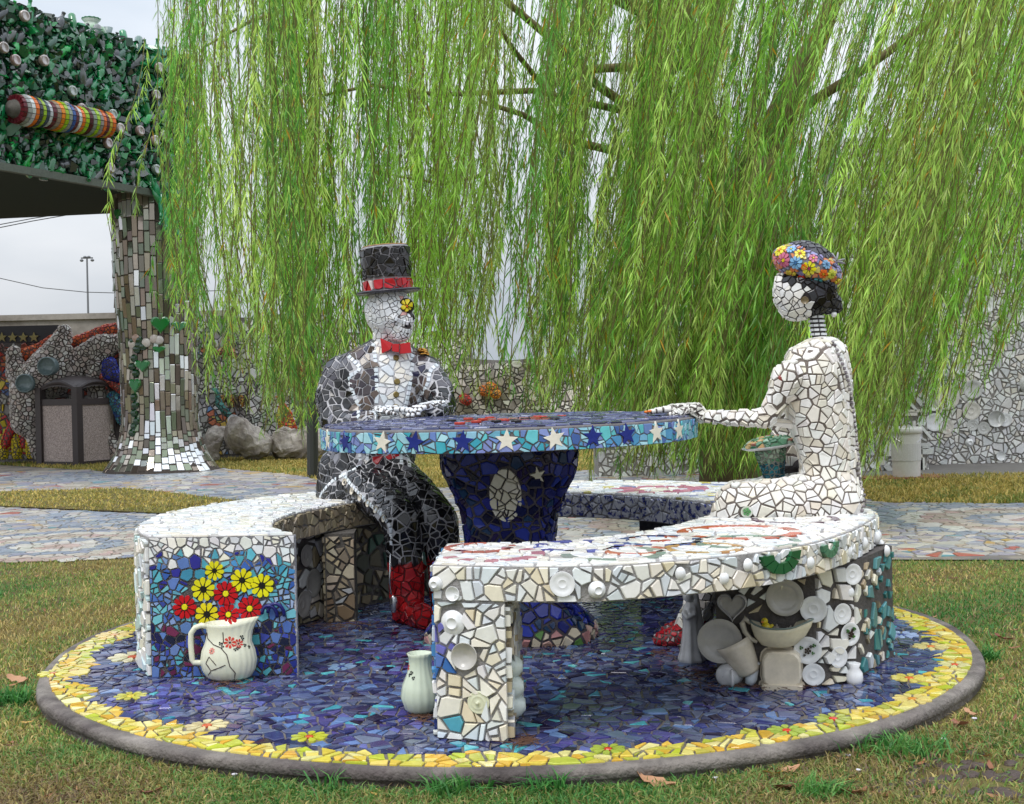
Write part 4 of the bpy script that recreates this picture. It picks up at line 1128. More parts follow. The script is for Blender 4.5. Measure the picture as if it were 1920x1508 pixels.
# head
YH = 5.40
hf = V((.72, -.69, 0)); hs = V((.69, .72, 0))
Rh = Matrix((hs, -hf, V((0, 0, 1)))).transposed()
b = MB(); hc = c_(728, 583, YH)
b.ell(hc, (.088, .112, .105), Rh, 20, 14); b.ell(c_(746, 614, YH - .02), (.058, .066, .062), Rh); b.ell(c_(762, 598, YH - .05), (.035, .035, .04)); b.caps(c_(722, 610, YH), c_(724, 655, 5.43), .05, .052)
b.ell(c_(752, 628, YH - .045), (.036, .03, .030)); b.ell(c_(764, 570, YH - .055), (.026, .026, .028)); b.ell(c_(738, 596, YH - .075), (.03, .03, .028))
hv, hfc = evaluated([tuple(v) for v in b.v], b.f, voxel=.008, smooth=5)
bvH = BVHTree.FromPolygons([tuple(v) for v in hv], hfc)
mhead = mesh_obj('head', hv, hfc, M_BODY, man, lin((96, 90, 88)), smooth=True)
T = Tiles()
for pix in (((735, 594), (745, 600), (757, 604), (770, 606)), ((744, 612), (752, 618), (762, 621), (770, 619))): path_tiles(T, bvH, pix, .0115, .016, lambda: H('e4e6e8'), th=.006)
T.ex2 = []
p, n = hitp(bvH, 761, 612); 
def headcol(p, n):
    px, py = proj(p)
    if n.dot(p - CAM) < 0:
        if math.hypot(px - 763, (py - 575)) < 12: return lin((24, 20, 20))
        if math.hypot((px - 776), (py - 592) * .7) < 6: return lin((12, 10, 10))
        if 756 < px < 772 and 609 < py < 616: return lin((14, 10, 12))
        if 13 <= math.hypot(px - 762, py - 575) < 20 and px < 760 and random.random() < .5: return vary(random.choice(pal('8ab8cc d8a8a0 c0a8c8')), .05)
    return vary(random.choice(pal('e0e2e4 d8dadc e6e6e2 dcdedf')), .03)
surf_shards(T, hv, hfc, .031, headcol, gap=.0024, th=.003, splitp=.45, cull=lambda p, n: p.z < c_(728, 545, YH).z)
T.build('face_tile', mhead, M_TILE)
for ex_, ey_, er_ in ((762, 574, .033), (779, 571, .017)):
    p, n = hitp(bvH, ex_, ey_)
    if p:
        b = MB(); b.lathe([(er_, -.004), (er_, .004), (er_ * .92, .0065), (.001, .0065)], frame(p, n), n=20); b.obj('eye_socket', mat('socket_black', (.012, .010, .010), rough=.15), mhead)
petals(bvH, 762, 574, .028, H('dcc818'), H('d87020'), 6, mhead, name='eye_flower', th=.013)
petals(bvH, 780, 571, .014, H('dcc818'), H('d87020'), 6, mhead, name='eye_flower', th=.013)
# hat
hb, ht = c_(729, 551, YH), c_(721, 464, YH); ax = (ht - hb).normalized(); hl = (ht - hb).length; Mh = frame(hb, ax, V((0, 1, 0)))
b = MB(); b.lathe([(.001, 0), (.094, 0), (.096, hl * .5), (.102, hl - .006), (.098, hl), (.001, hl)], Mh, n=40); hat = b.obj('top_hat', M_BODY, man, lin((150, 148, 152)))
b = MB(); b.lathe([(.09, -.002), (.132, .0), (.138, .004), (.132, .010), (.09, .010)], Mh, n=40)
for v in b.v:
    r = v - hb; v += ax * (.25 * (r.x ** 2))
b.obj('hat_brim', mat('brim_enamel', lin((52, 50, 60)), rough=.25, nvar=.3, nscale=20), man, smooth=True)
T = Tiles(); hr = lambda z: .095 + .007 * (z / hl)
hm = lambda u, z, h: Mh @ V(((hr(z) + h) * math.cos(u / .098), (hr(z) + h) * math.sin(u / .098), z))
for P in cells(-math.pi * .098, math.pi * .098, .062, hl - .004, .034, .004, splitp=.3, jit=.33): T.poly(P, hm, vary(random.choice(pal('0e0b0b 161112 1c1716 3a3a40 120e0e 0e0b0b')), .1), th=.005)
for P in cells(-math.pi * .098, math.pi * .098, .012, .058, .040, .004, splitp=.3, jit=.3, stretch=1.25): T.poly(P, hm, vary(random.choice(pal('a81420 b81a28 b01622 9c1420')) if random.random() > .14 else H('d8ccc8'), .06), th=.007)
T.build('hat_tile', hat, M_BLK)
b = MB(); b.lathe([(.001, hl + .002), (.098, hl + .002), (.094, hl + .005), (.001, hl + .006)], Mh, n=40); b.obj('hat_crown', mat('amber_top', H('9c7038'), rough=.4, nvar=.4, nscale=60), man)
# bow tie
M_RED = mat('red_glaze', H('b4141c'), rough=.14, bump=.04, bscale=20, coat=.3)
p, _ = hitp(bvM, 742, 657); Yb = (p.y if p else 5.3) - .035
def slab(pix, Y, th, m, name, parent, dY=None):
    b = MB(); n = len(pix); f = [at(x, y, Y + (dY[i] if dY else 0)) for i, (x, y) in enumerate(pix)]; k = [q + V((0, th, 0)) for q in f]
    c = sum(f, V()) / n; g = [q + (c - q) * .08 + V((0, -.003, 0)) for q in f]
    vs = k + f + g; fs = [(i, (i + 1) % n, n + (i + 1) % n, n + i) for i in range(n)] + [(n + i, n + (i + 1) % n, 2 * n + (i + 1) % n, 2 * n + i) for i in range(n)] + [tuple(range(2 * n, 3 * n)), tuple(range(n))[::-1]]
    b.add(vs, fs); return b.obj(name, m, parent)
slab([(713, 634), (736, 644), (732, 656), (716, 663)], Yb, .03, M_RED, 'bow_tie_wing', man, [-.0, -.012, -.012, 0])
slab([(750, 645), (769, 642), (771, 662), (749, 664)], Yb - .008, .03, M_RED, 'bow_tie_wing', man)
slab([(735, 645), (749, 645), (748, 661), (735, 659)], Yb - .018, .03, M_RED, 'bow_tie_knot', man)
# golden rose
p, n = hitp(bvM, 791, 665)
if p:
    b = MB()
    X = tracked(n)
    for k in range(14):
        a = k * 2.4; r = .004 + .0016 * k; c = p + n * (.022 - .001 * k) + X.col[0] * r * math.cos(a) + X.col[1] * r * math.sin(a)
        b.ell(c, (.011, .004, .012), tracked((X.col[0] * math.cos(a) + X.col[1] * math.sin(a) + n * .4).normalized()), 10, 6)
    b.obj('gold_rose', mat('gold_lustre', H('b8883c'), rough=.25, metal=.7), man, smooth=True)
# hands flat on the table
tt = TZ + .012
for (wx, wy, Yw, dd, side, cu, sc_) in ((708, 788, 5.235, V((.95, -.30, 0)), V((0, -1, 0)), .12, 1.0), (826, 776, 5.22, V((-.80, -.55, -.12)), V((-1, 0, 0)), .45, 1.0)):
    w = at(wx, wy, Yw); w.z = tt + (.024 if cu < .3 else .042)
    b = MB(); ch = hand(b, w, dd, V((0, 0, 1)), side, sc_, cu, .1)
    v2, f2 = evaluated([tuple(v) for v in b.v], b.f, voxel=.0045, smooth=2)
    ho = mesh_obj('hand', v2, f2, M_BODY, man, lin((90, 84, 82)), smooth=True)
    bones(ch, None, ho, M_CER, H('e2e4e6'), sc_)
    T = Tiles(); surf_shards(T, v2, f2, .026, lambda p, n: vary(random.choice(pal('e4e6e8 dce0e2')), .03) if (p - w).length < .085 else None, gap=.0035, th=.003, splitp=.1, cull=lambda p, n: n.z > -.3)
    T.build('hand_tile', ho, M_TILE)

# ------------------------------------------------------------------ the woman
wom = thing('skeleton_statue', at(1560, 970, 4.42), 'seated mosaic skeleton woman in cream shards with flowered hat, reaching to the table', 'statue')
YW = 4.42; fw = V((-.90, .42, 0))
def w_(px, py, Y=YW): return at(px, py, Y)
b = MB()
loft(b, [(w_(1546, 634), fw, .030, .05), (w_(1542, 641), fw, .059, .10), (w_(1533, 658), fw, .096, .165), (w_(1530, 700), fw, .112, .195), (w_(1534, 760), fw, .112, .18), (w_(1543, 800), fw, .106, .165), (w_(1553, 850), fw, .096, .14), (w_(1557, 885), fw, .096, .14),
         (w_(1553, 925), fw, .110, .17), (w_(1546, 974), fw, .124, .19)])
# near arm
Sn, En, Wn = w_(1478, 706, 4.27), w_(1437, 786, 4.30), w_(1318, 782, 4.46)
b.chain([Sn, Sn.lerp(En, .5), En], [.052, .036, .030]); b.chain([En, En.lerp(Wn, .5), Wn], [.030, .026, .019])
Wn2 = Wn
# far arm bends down to the lap
b.chain([w_(1490, 715, 4.62), w_(1462, 800, 4.66), w_(1490, 885, 4.62)], [.045, .034, .028])
# legs
b.chain([w_(1560, 940, 4.36), w_(1470, 943, 4.30), w_(1378, 945, 4.30)], [.105, .082, .068]); b.chain([w_(1555, 930, 4.52), w_(1465, 935, 4.52), w_(1378, 938, 4.50)], [.10, .08, .065])
for kx, Yk, fx, Yf in ((1378, 4.30, 1282, 4.40), (1378, 4.50, 1300, 4.52)):
    K = w_(kx, 945, Yk); A = w_(fx, 1195, Yf); b.chain([K, K.lerp(A, .5), A], [.066, .05, .038])
wv, wf = evaluated([tuple(v) for v in b.v], b.f, voxel=.011, smooth=6)
bvW = BVHTree.FromPolygons([tuple(v) for v in wv], wf)
mesh_obj('body', wv, wf, M_BODY, wom, lin((112, 102, 95)), smooth=True)
T = Tiles()
path_tiles(T, bvW, ((1557, 642), (1566, 660), (1578, 690), (1588, 722), (1594, 760), (1599, 800), (1604, 850), (1608, 900), (1611, 960)), .014, .012, lambda: random.choice(pal('7c7478 8c8688 5c5458')), th=.012, shape='round')
path_tiles(T, bvW, ((1549, 644), (1560, 668), (1572, 700), (1581, 740), (1587, 790), (1592, 850), (1596, 920)), .022, .014, lambda: random.choice(BONE), th=.006)
for px, py, r, c in ((1464, 709, .010, '8c3c34'), ): 
    p, n = hitp(bvW, px, py)
    if p: crock('knob', p, n, r, H(c), wom, name='shoulder_bead'); T.ex.append((p, r))
p, n = hitp(bvW, 1400, 959)
if p:
    crock('plate', p + n * .002, n, .020, H('d8ddcc'), wom, name='painted_disc'); T.ex.append((p, .022))
    petals(bvW, 1400, 959, .013, H('5a9a5a'), H('5a9a5a'), 5, wom, name='painted_leaf', th=.008)
def womcol(p, n):
    if p.z < .50 and p.x < .70: return vary(random.choice(pal('a8242c b83a40 d0c8c4')), .08) if p.z < .17 else vary(random.choice(BONE), .05)
    return vary(random.choice(BONE), .05)
armz = lambda p: .55 if (p[0] < .88 and p[2] > .66) else 1.0
surf_shards(T, wv, wf, .050, womcol, gap=.0038, th=.005, splitp=.55, spf=armz, cull=lambda p, n: n.dot(p - CAM) < .2 * (p - CAM).length)
T.build('body_tile', wom, M_TILE, limit=300, stuffname='small_tile')
# red shoes
for fx, Yf in ((1282, 4.40), (1296, 4.54)):
    A = w_(fx, 1195, Yf); A.z = DZ + .034; b = MB(); b.chain([A + V((.03, 0, 0)), A + V((-.02, 0, .0)), A + V((-.085, 0, -.012))], [.036, .034, .022])
    v2, f2 = evaluated([tuple(v) for v in b.v], b.f, voxel=.007, smooth=2); sh = mesh_obj('shoe', v2, f2, M_BODY, wom, lin((110, 96, 96)), smooth=True)
    T = Tiles(); surf_shards(T, v2, f2, .022, lambda p, n: vary(random.choice(pal('a81c28 b82a34 b84048 c8c0c0')), .1), gap=.004, th=.004, splitp=.3, cull=lambda p, n: n.z > -.5 and n.y < .5)
    T.build('shoe_tile', sh, M_TILE)
# near hand on the table rim : bone fingers
b = MB(); w0 = w_(1308, 780, 4.47); w0.z = TZ + .030
ch = hand(b, w0, V((-.97, .05, -.03)), V((0, 0, 1)), V((0, -1, 0)), 1.05, .10, .10)
b.caps(Wn, w0, .021, .016)
v2, f2 = evaluated([tuple(v) for v in b.v], b.f, voxel=.0045, smooth=2); ho = mesh_obj('hand', v2, f2, M_BODY, wom, lin((92, 84, 80)), smooth=True)
bones(ch, None, ho, M_CER, H('e2e0da'), 1.05)
T = Tiles(); surf_shards(T, v2, f2, .024, lambda p, n: vary(H('e2e0d8'), .03) if p.x > w0.x - .09 else None, gap=.004, th=.004, cull=lambda p, n: n.z > -.5); T.build('hand_tile', ho, M_TILE)
nm = mat('orange_nail', H('d8701c'), rough=.2)
for c in ch[:4]:
    d = (c[-1] - c[-2]).normalized(); b = MB(); b.ell(c[-1] + d * .004 + V((0, 0, .003)), (.011, .006, .005), None, 10, 6); b.obj('nail', nm, ho, smooth=True)
# neck
b = MB(); n0, n1 = w_(1537, 640), w_(1529, 588); b.caps(n0, n1, .024, .022); b.obj('neck', M_BODY, wom, lin((60, 56, 56)), smooth=True)
for k in range(6):
    c = n0.lerp(n1, (k + .6) / 6.4)
    for j in range(-1, 3):
        a = -math.pi / 2 + j * .85 - .4; d = V((math.cos(a), math.sin(a), 0)); b = MB(); R = tracked(d)
        b.box((-.008, -.004, -.002), (.008, .004, .006), R, c + d * .022); b.obj('neck_tile', M_TILE, wom, H('dfe2e4'))
# head
b = MB(); h0 = w_(1509, 546)
Rw = Euler((0, math.radians(-16), math.radians(-18))).to_matrix()
b.ell(h0, (.109, .086, .094), Rw, 22, 14); b.ell(w_(1494, 573), (.062, .055, .052), Rw); b.ell(w_(1507, 588), (.036, .04, .018)); b.ell(w_(1462, 538), (.02, .035, .05))
hv, hfc = evaluated([tuple(v) for v in b.v], b.f, voxel=.008, smooth=5); bvWH = BVHTree.FromPolygons([tuple(v) for v in hv], hfc)
whead = mesh_obj('head', hv, hfc, M_BODY, wom, lin((50, 44, 44)), smooth=True)
T = Tiles(); p, n = hitp(bvWH, 1509, 562)
if p: crock('bowl', p + n * .003, n, .013, H('8c7c5c'), wom, name='earring'); T.ex.append((p, .015))
def whc(p, n):
    px, py = proj(p)
    if px > 1519 - (py - 545) * -.05 or py < 536 + (px - 1480) * .22 and px > 1470: return vary(random.choice(BLACK + pal('3a3a40')), .1)
    return vary(random.choice(pal('e4e2de dcdcda e6e4dc')), .03)
surf_shards(T, hv, hfc, .033, whc, gap=.003, th=.004, splitp=.3, cull=lambda p, n: n.dot(p - CAM) < .3)
T.build('face_tile', whead, M_TILE)
b = MB(); b.tube([w_(1528, 556), w_(1545, 562), w_(1562, 572), w_(1576, 583)], [.058, .052, .036, .012], 18); b.ell(w_(1530, 556), .057)
v2, f2 = evaluated([tuple(v) for v in b.v], b.f, voxel=.007, smooth=3); chig = mesh_obj('chignon', v2, f2, M_BODY, wom, lin((44, 42, 44)), smooth=True)
T = Tiles(); surf_shards(T, v2, f2, .026, lambda p, n: vary(random.choice(pal('161618 222226 2c2c30 3c3c42')), .1), gap=.003, th=.004, cull=lambda p, n: n.dot(p - CAM) < .3); T.build('hair_tile', chig, M_BLK)
crock('knob', w_(1564, 590, 4.40), V((0, -1, -.3)), .010, CW, wom, name='pearl')
# hat
b = MB(); Rt = Euler((0, math.radians(24), math.radians(-10))).to_matrix(); hc = w_(1513, 500)
b.ell(hc, (.122, .112, .060), Rt, 24, 14); b.ell(hc + Rt @ V((0, 0, .018)), (.095, .09, .062), Rt, 22, 14)
v2, f2 = evaluated([tuple(v) for v in b.v], b.f, voxel=.008, smooth=4); bvHt = BVHTree.FromPolygons([tuple(v) for v in v2], f2)
what = mesh_obj('hat', v2, f2, M_BODY, wom, lin((120, 118, 128)), smooth=True)
T = Tiles()
FL = [(1464, 471, .024, 'd8cc30', 'd87028'), (1471, 488, .026, 'c46a84', 'd8c828'), (1493, 493, .022, '7fb0d8', '3c6a98'), (1517, 503, .024, 'd8d020', '8c2c58'), (1486, 515, .025, 'd4bc48', 'a83c50'), (1504, 519, .013, 'c83c20', 'd8a040'), (1530, 529, .027, '4fa0a8', 'd86a28'),
      (1568, 530, .022, 'd8c020', 'b03c20'), (1543, 513, .015, 'd8682c', 'c8a030'), (1453, 505, .016, 'd0cc28', 'a85030'), (1558, 514, .016, 'c8cc50', '90a030'), (1548, 497, .016, '6f98b8', '3a5a80'), (1508, 500, .010, 'd86020', 'd8a040'), (1500, 478, .018, 'd8c830', 'a84028'), (1484, 470, .016, '7fb0d8', 'd8c828'), (1524, 486, .015, 'c87890', 'd8c828'), (1537, 545, .012, 'd8c828', 'b05030'), (1455, 488, .014, 'd88a98', 'd8c828'), (1500, 535, .012, '8a7ab8', 'd8c828')]
for px, py, r, c, cc in FL:
    q = on_surf(bvHt, px, py)
    if q: daisy(T, q[0], 8 if r > .015 else 6, r * .26, r, H(c), H(cc), th=.008, rot=random.random(), wid=.88); T.ex.append((q[1], r * .97))
def hatc(p, n):
    px, py = proj(p); d = (p - hc); up = d.dot(Rt @ V((0, 0, 1)))
    return vary(random.choice(pal('4a4a50 3a3a40 5c5c62 2c2c32')), .1) if up > .046 else vary(random.choice(pal('8c88b0 7c78a4 c8b86a c87848 9aa0c0 5a5a78')), .1)
surf_shards(T, v2, f2, .026, hatc, gap=.0035, th=.005, splitp=.2, cull=lambda p, n: n.dot(p - CAM) < .3)
T.build('hat_tile', what, M_TILE)
b = MB()
bp = w_(1568, 490, 4.36)
for sx, sz in ((1, .2), (1, -.3), (-.5, 1), (.2, .9)):
    d = V((sx, 0, sz)).normalized(); b.ell(bp + d * .016, (.017, .003, .010), tracked(V((0, -1, .2)), V((d.z, 0, -d.x))), 10, 6)
b.caps(bp + V((-.012, -.002, .006)), bp + V((.012, -.002, -.006)), .0035, .0025)
b.obj('butterfly', mat('pearl_grey', H('a8a8b0'), rough=.2), wom, smooth=True)
# dark skeleton hand that steadies the cup
b = MB(); w1 = w_(1494, 884, 4.56)
ch = hand(b, w1, V((-1, -.1, -.32)), V((-.2, -.6, .8)), V((0, -.3, 1)), .95, .45, .12); b.caps(w_(1500, 872, 4.62), w1, .026, .020)
v3, f3 = evaluated([tuple(v) for v in b.v], b.f, voxel=.0045, smooth=2); dh = mesh_obj('dark_hand', v3, f3, M_BODY, wom, lin((46, 38, 38)), smooth=True)
bones(ch[:4], None, dh, M_CER, H('dddbd4'), .85)

# cup with a scalloped plate and green lid in her lap
cb, ct = w_(1454, 912, 4.50), w_(1444, 843, 4.50)
cup = thing('mosaic_cup', cb, 'teal mosaic cup under a scalloped white plate with a green topping, in the woman\'s lap', 'cup')
Mc = frame(cb, (ct - cb).normalized(), V((0, 1, 0))); hl = (ct - cb).length
b = MB(); b.lathe([(.001, 0), (.026, 0), (.03, .01), (.036, hl * .45), (.047, hl * .8), (.052, hl), (.001, hl)], Mc, n=28); cv, cf = b.v, b.f; b.obj('cup_body', M_BODY, cup, lin((150, 150, 140)), smooth=True)
T = Tiles(); surf_shards(T, cv, cf, .021, lambda p, n: vary(random.choice(pal('1f5c68 2a7080 17424e 2f8088')), .1) if (p - cb).length < hl * .72 else vary(random.choice(pal('5a8a68 8aa890 a8b8a4')), .1), gap=.004, th=.004, splitp=.2, cull=lambda p, n: n.y < .4 and abs(n.z) < .8, jitter=.3)
T.build('cup_tile', cup, M_TILE)
b = MB(); Mp = Mc @ Matrix.Translation((0, 0, hl))
vs = []; n = 96; fs = []
for r, z in ((.04, 0), (.08, .006), (.094, .012), (.096, .016), (.08, .014), (.03, .010)):
    for j in range(n): a = 2 * math.pi * j / n; rr = r * (1 + (.03 * abs(math.sin(a * 14)) if r > .09 else 0)); vs.append(Mp @ V((rr * math.cos(a), rr * math.sin(a), z)))
fs = [(i * n + j, i * n + (j + 1) % n, (i + 1) * n + (j + 1) % n, (i + 1) * n + j) for i in range(5) for j in range(n)]
b.add(vs, fs); b.obj('scalloped_plate', M_CER, cup, CW, smooth=True)
b = MB(); b.lathe([(.088, .012), (.084, .022), (.055, .036), (.02, .042), (.001, .042)], Mp, n=28); gv, gf = b.v, b.f; b.obj('topping', M_BODY, cup, lin((110, 120, 108)), smooth=True)
T = Tiles(); surf_shards(T, gv, gf, .028, lambda p, n: vary(random.choice(pal('4a7a5c 8aae94 a8bca8 5c8c6c c08070 c8a878 3c6c50')), .1), gap=.003, th=.006, cull=lambda p, n: True); T.build('topping_tile', cup, M_TILE)
# ================================================================== GROUND
random.seed(5); np.random.seed(5)
GZ = .045
def G(px, py, z=GZ): return onz(px, py, z)
M_SOIL = mat('lawn_soil', lin((108, 104, 52)), rough=.95, bump=.9, bscale=90, nvar=.45, nscale=3, col2=lin((92, 78, 46)))
b = MB(); 
b.add([(-300, -20, GZ), (300, -20, GZ), (300, 600, GZ), (-300, 600, GZ)], [(0, 1, 2, 3)])
tag(b.obj('ground', M_SOIL), 'flat lawn of thin grass around the mosaic platform', None, kind='structure')
def inpoly(x, y, P):
    c = False; n = len(P); j = n - 1
    for i in range(n):
        if (P[i][1] > y) != (P[j][1] > y) and x < (P[j][0] - P[i][0]) * (y - P[i][1]) / (P[j][1] - P[i][1]) + P[i][0]: c = not c
        j = i
    return c
PATH = [G(*p) for p in ((-500, 1062), (0, 1057), (270, 1047), (900, 1050), (1660, 1052), (2300, 1054), (2300, 948), (1920, 947), (1640, 944), (1500, 905), (1340, 884), (1080, 884), (1000, 905), (860, 917), (640, 912), (560, 893), (420, 880), (205, 886), (0, 873), (-600, 862))]
ISLE = [G(*p) for p in ((-500, 930), (0, 925), (240, 919), (330, 928), (420, 939), (480, 946), (440, 957), (320, 967), (180, 961), (0, 953), (-500, 955))]
PATH = [(p.x, p.y) for p in PATH]; ISLE = [(p.x, p.y) for p in ISLE]
def onpath(x, y): return inpoly(x, y, PATH) and not inpoly(x, y, ISLE)
M_PATH = mat('path_mortar', lin((104, 100, 98)), rough=.6, bump=.3, bscale=60, nvar=.3, nscale=2.5, col2=lin((150, 140, 124)))
b = MB(); n = len(PATH); b.add([(x, y, GZ + .008) for x, y in PATH], [tuple(range(n))])
pth = tag(b.obj('path', M_PATH), 'mosaic path of grey, blue and cream shards crossing behind the benches', None, kind='structure')
b = MB(); n = len(ISLE); b.add([(x, y, GZ + .018) for x, y in ISLE], [tuple(range(n))]); tag(b.obj('lawn_strip', M_SOIL), 'strip of yellowed grass between the two arms of the path', None, kind='structure')
T = Tiles()
def pathcol(x, y):
    n1 = noise.noise(V((x * .5, y * .5, 7))); k = random.random()
    for cx, cy, R in ((-2.9, 8.1, 1.1), (-4.6, 9.2, .9), (3.4, 8.4, 1.0), (1.2, 8.6, .7), (-1.9, 10, .8)):
        d = math.hypot(x - cx, y - cy)
        if d < R:
            ring = int(d / .14) % 4
            return vary(random.choice((pal('b09890 a49488'), pal('bcb8b0 c4c0b8'), pal('8c94a0 868e9c'), pal('b4aa9c b8b0a4'))[ring]), .1)
    if n1 > .15: return vary(random.choice(pal('9098a4 8890a0 a4a8ac b0aea8 7c8898')), .1)
    if k < .07: return vary(random.choice(pal('b89858 a85c50 5c8c94')), .1)
    return vary(random.choice(pal('a8a49c b4aea4 9a9aa0 c0bab0 8c90a0 a89c8c 9490a0')), .08)
reg = lambda x, y: onpath(x, y) and abs(x) < y * .42 + .3
for P in cells(-4.6, 4.6, 6.75, 10.2, .115, .012, splitp=.5, region=reg, stretch=1.1): T.poly(P, planar(GZ + .007), pathcol(*cent(P)), th=.005, bev=.05, tilt=.01)
for P in cells(-6.5, 6.0, 10.2, 16.5, .17, .016, splitp=.4, region=reg, stretch=1.0): T.poly(P, planar(GZ + .007), pathcol(*cent(P)), th=.005, bev=.05, tilt=.008)
T.build('tile', pth, mat('path_tile', rough=.3, attr=True, bump=.2, bscale=20, nvar=.15, nscale=8))
# pavement before the right-hand wall
b = MB(); Q = [G(1500, 896), G(2300, 896), G(2300, 864), G(1500, 866)]; b.add([(p.x, p.y, GZ + .006) for p in Q], [(0, 1, 2, 3)])
tag(b.obj('pavement', mat('pavement_conc', lin((122, 118, 114)), rough=.85, nvar=.2, nscale=3, bump=.3)), 'grey pavement at the foot of the crockery wall', None, kind='structure')

# ------------------------------------------------------------------ grass
def grass(name, n, region, hgt, wid, palette, label, seed, clump=.0, zf=GZ):
    rs = np.random.RandomState(seed); xs, ys = region(rs, n); n = len(xs)
    ang = rs.rand(n) * 6.283; h = hgt * (.45 + rs.rand(n) * .9); lean = rs.rand(n) * 1.3 + .2; la = rs.rand(n) * 6.283
    w = wid * (.6 + rs.rand(n) * .8); dx, dy = np.cos(ang) * w / 2, np.sin(ang) * w / 2
    lx, ly = np.cos(la) * h * lean, np.sin(la) * h * lean; z0 = np.full(n, zf if not callable(zf) else 0.0) - .002
    v = np.zeros((n, 5, 3), 'f')
    v[:, 0] = np.stack([xs - dx, ys - dy, z0], 1); v[:, 1] = np.stack([xs + dx, ys + dy, z0], 1)
    v[:, 2] = np.stack([xs + dx * .8 + lx * .35, ys + dy * .8 + ly * .35, z0 + h * .55], 1); v[:, 3] = np.stack([xs - dx * .8 + lx * .35, ys - dy * .8 + ly * .35, z0 + h * .55], 1)
    v[:, 4] = np.stack([xs + lx, ys + ly, z0 + h * (1 - .35 * lean)], 1)
    me = bpy.data.meshes.new(name); me.vertices.add(n * 5); me.vertices.foreach_set('co', v.ravel())
    base = np.arange(n) * 5
    q = np.stack([base, base + 1, base + 2, base + 3], 1).ravel(); t = np.stack([base + 3, base + 2, base + 4], 1).ravel()
    me.loops.add(n * 7); me.loops.foreach_set('vertex_index', np.concatenate([q, t]).astype('i'))
    me.polygons.add(n * 2); me.polygons.foreach_set('loop_start', np.concatenate([np.arange(n) * 4, n * 4 + np.arange(n) * 3]).astype('i'))
    me.update(calc_edges=True)
    P = np.array(palette); fx = np.sin(xs * 2.3 + 1.3 * np.sin(ys * 1.7)) * .5 + np.sin(ys * 3.1 + xs * .7) * .3 + np.sin(xs * 7.1 - ys * 5.3) * .25 + rs.randn(n) * .45
    k = np.clip((fx + 1) / 2 * len(P), 0, len(P) - 1).astype(int); c = P[k] * (.75 + rs.rand(n, 1) * .5)
    col = np.ones((n, 5, 4), 'f'); col[:, :, :3] = c[:, None, :]
    setcol(me, col.reshape(-1, 4)); me.materials.append(M_GRASS)
    o = bpy.data.objects.new(name, me); COL.objects.link(o); tag(o, label, 'grass', kind='stuff'); return o
def leafmat(name, rough=.45, tr=.35):
    m = bpy.data.materials.new(name); m.use_nodes = True; t = m.node_tree; p = t.nodes['Principled BSDF']; p.inputs['Roughness'].default_value = rough
    a = t.nodes.new('ShaderNodeAttribute'); a.attribute_name = 'Col'; t.links.new(a.outputs['Color'], p.inputs['Base Color'])
    tl = t.nodes.new('ShaderNodeBsdfTranslucent'); t.links.new(a.outputs['Color'], tl.inputs['Color'])
    mx = t.nodes.new('ShaderNodeMixShader'); mx.inputs[0].default_value = tr; t.links.new(p.outputs[0], mx.inputs[1]); t.links.new(tl.outputs[0], mx.inputs[2])
    t.links.new(mx.outputs[0], t.nodes['Material Output'].inputs['Surface']); return m
M_GRASS = leafmat('grass_blade', .6, .3)
GP = pal('5a903c 68963f 7a9a46 8c9c4c a09e52 b3a05c bca868 c0aa6c 94804c')
GF = pal('3f7a34 4c8038 5c8a3c 6c8a40 808c48 918a4c 9c8c58 8a7450 6f5c44')
DRY = pal('8c8a44 a8a050 bcaa58 c8b060 d0b868 b8a454 9a9a4c 7c8c40')
def mud(xs, ys): return (((xs - 1.28) / .50) ** 2 + ((ys - 3.02) / .28) ** 2) 
def reg_front(rs, n):
    y = 2.55 + (8.0 - 2.55) * rs.rand(n) ** 1.5; x = (rs.rand(n) * 2 - 1) * (y * .43 + .15)
    k = np.hypot(x - DC.x, y - DC.y) > DR + .004
    k &= rs.rand(n) < np.clip(mud(x, y) - .25, .10, 1)
    xs, ys = x[k], y[k]; k2 = np.array([not onpath(a, b_) for a, b_ in zip(xs, ys)]); return xs[k2], ys[k2]
def reg_back(rs, n):
    y = 8 + 11 * rs.rand(n); x = (rs.rand(n) * 2 - 1) * (y * .42)
    k2 = np.array([not onpath(a, b_) for a, b_ in zip(x, y)]); x, y = x[k2], y[k2]
    q0 = G(1500, 896).y; k = ~((x > 2.5) & (y > q0 - .2)); return x[k], y[k]
grass('grass', 210000, reg_front, .022, .0042, GF[:3] + GP[2:] , 'short patchy green and yellow grass around the platform', 3)
def reg_near(rs, n):
    y = 2.5 + .95 * rs.rand(n); x = (rs.rand(n) * 2 - 1) * (y * .43); k = (np.hypot(x - DC.x, y - DC.y) > DR + .004) & (rs.rand(n) < np.clip(mud(x, y) - .2, .06, 1)); return x[k], y[k]
grass('grass', 70000, reg_near, .030, .0042, GF, 'longer green grass in front of the platform kerb', 4)
grass('grass', 170000, reg_back, .05, .011, DRY, 'dry yellow grass beyond the mosaic path', 5)
def reg_tuft(rs, n):
    cs = [(G(*p).x, G(*p).y, s) for p, s in (((1690, 1415), .09), (840, 1492) and ((845, 1494), .05), ((1855, 1240), .03), ((1030, 1490), .03), ((910, 1488), .02), ((640, 1480), .04), ((1815, 1260), .03), ((20, 1320), .05), ((1540, 1500), .04))]
    xs = []; ys = []
    for cx, cy, s in cs:
        m = int(n * s * 2.4); xs += list(cx + rs.randn(m) * s * .7); ys += list(cy + rs.randn(m) * s * .45)
    xs, ys = np.array(xs), np.array(ys); k = np.hypot(xs - DC.x, ys - DC.y) > DR + .01; return xs[k], ys[k]
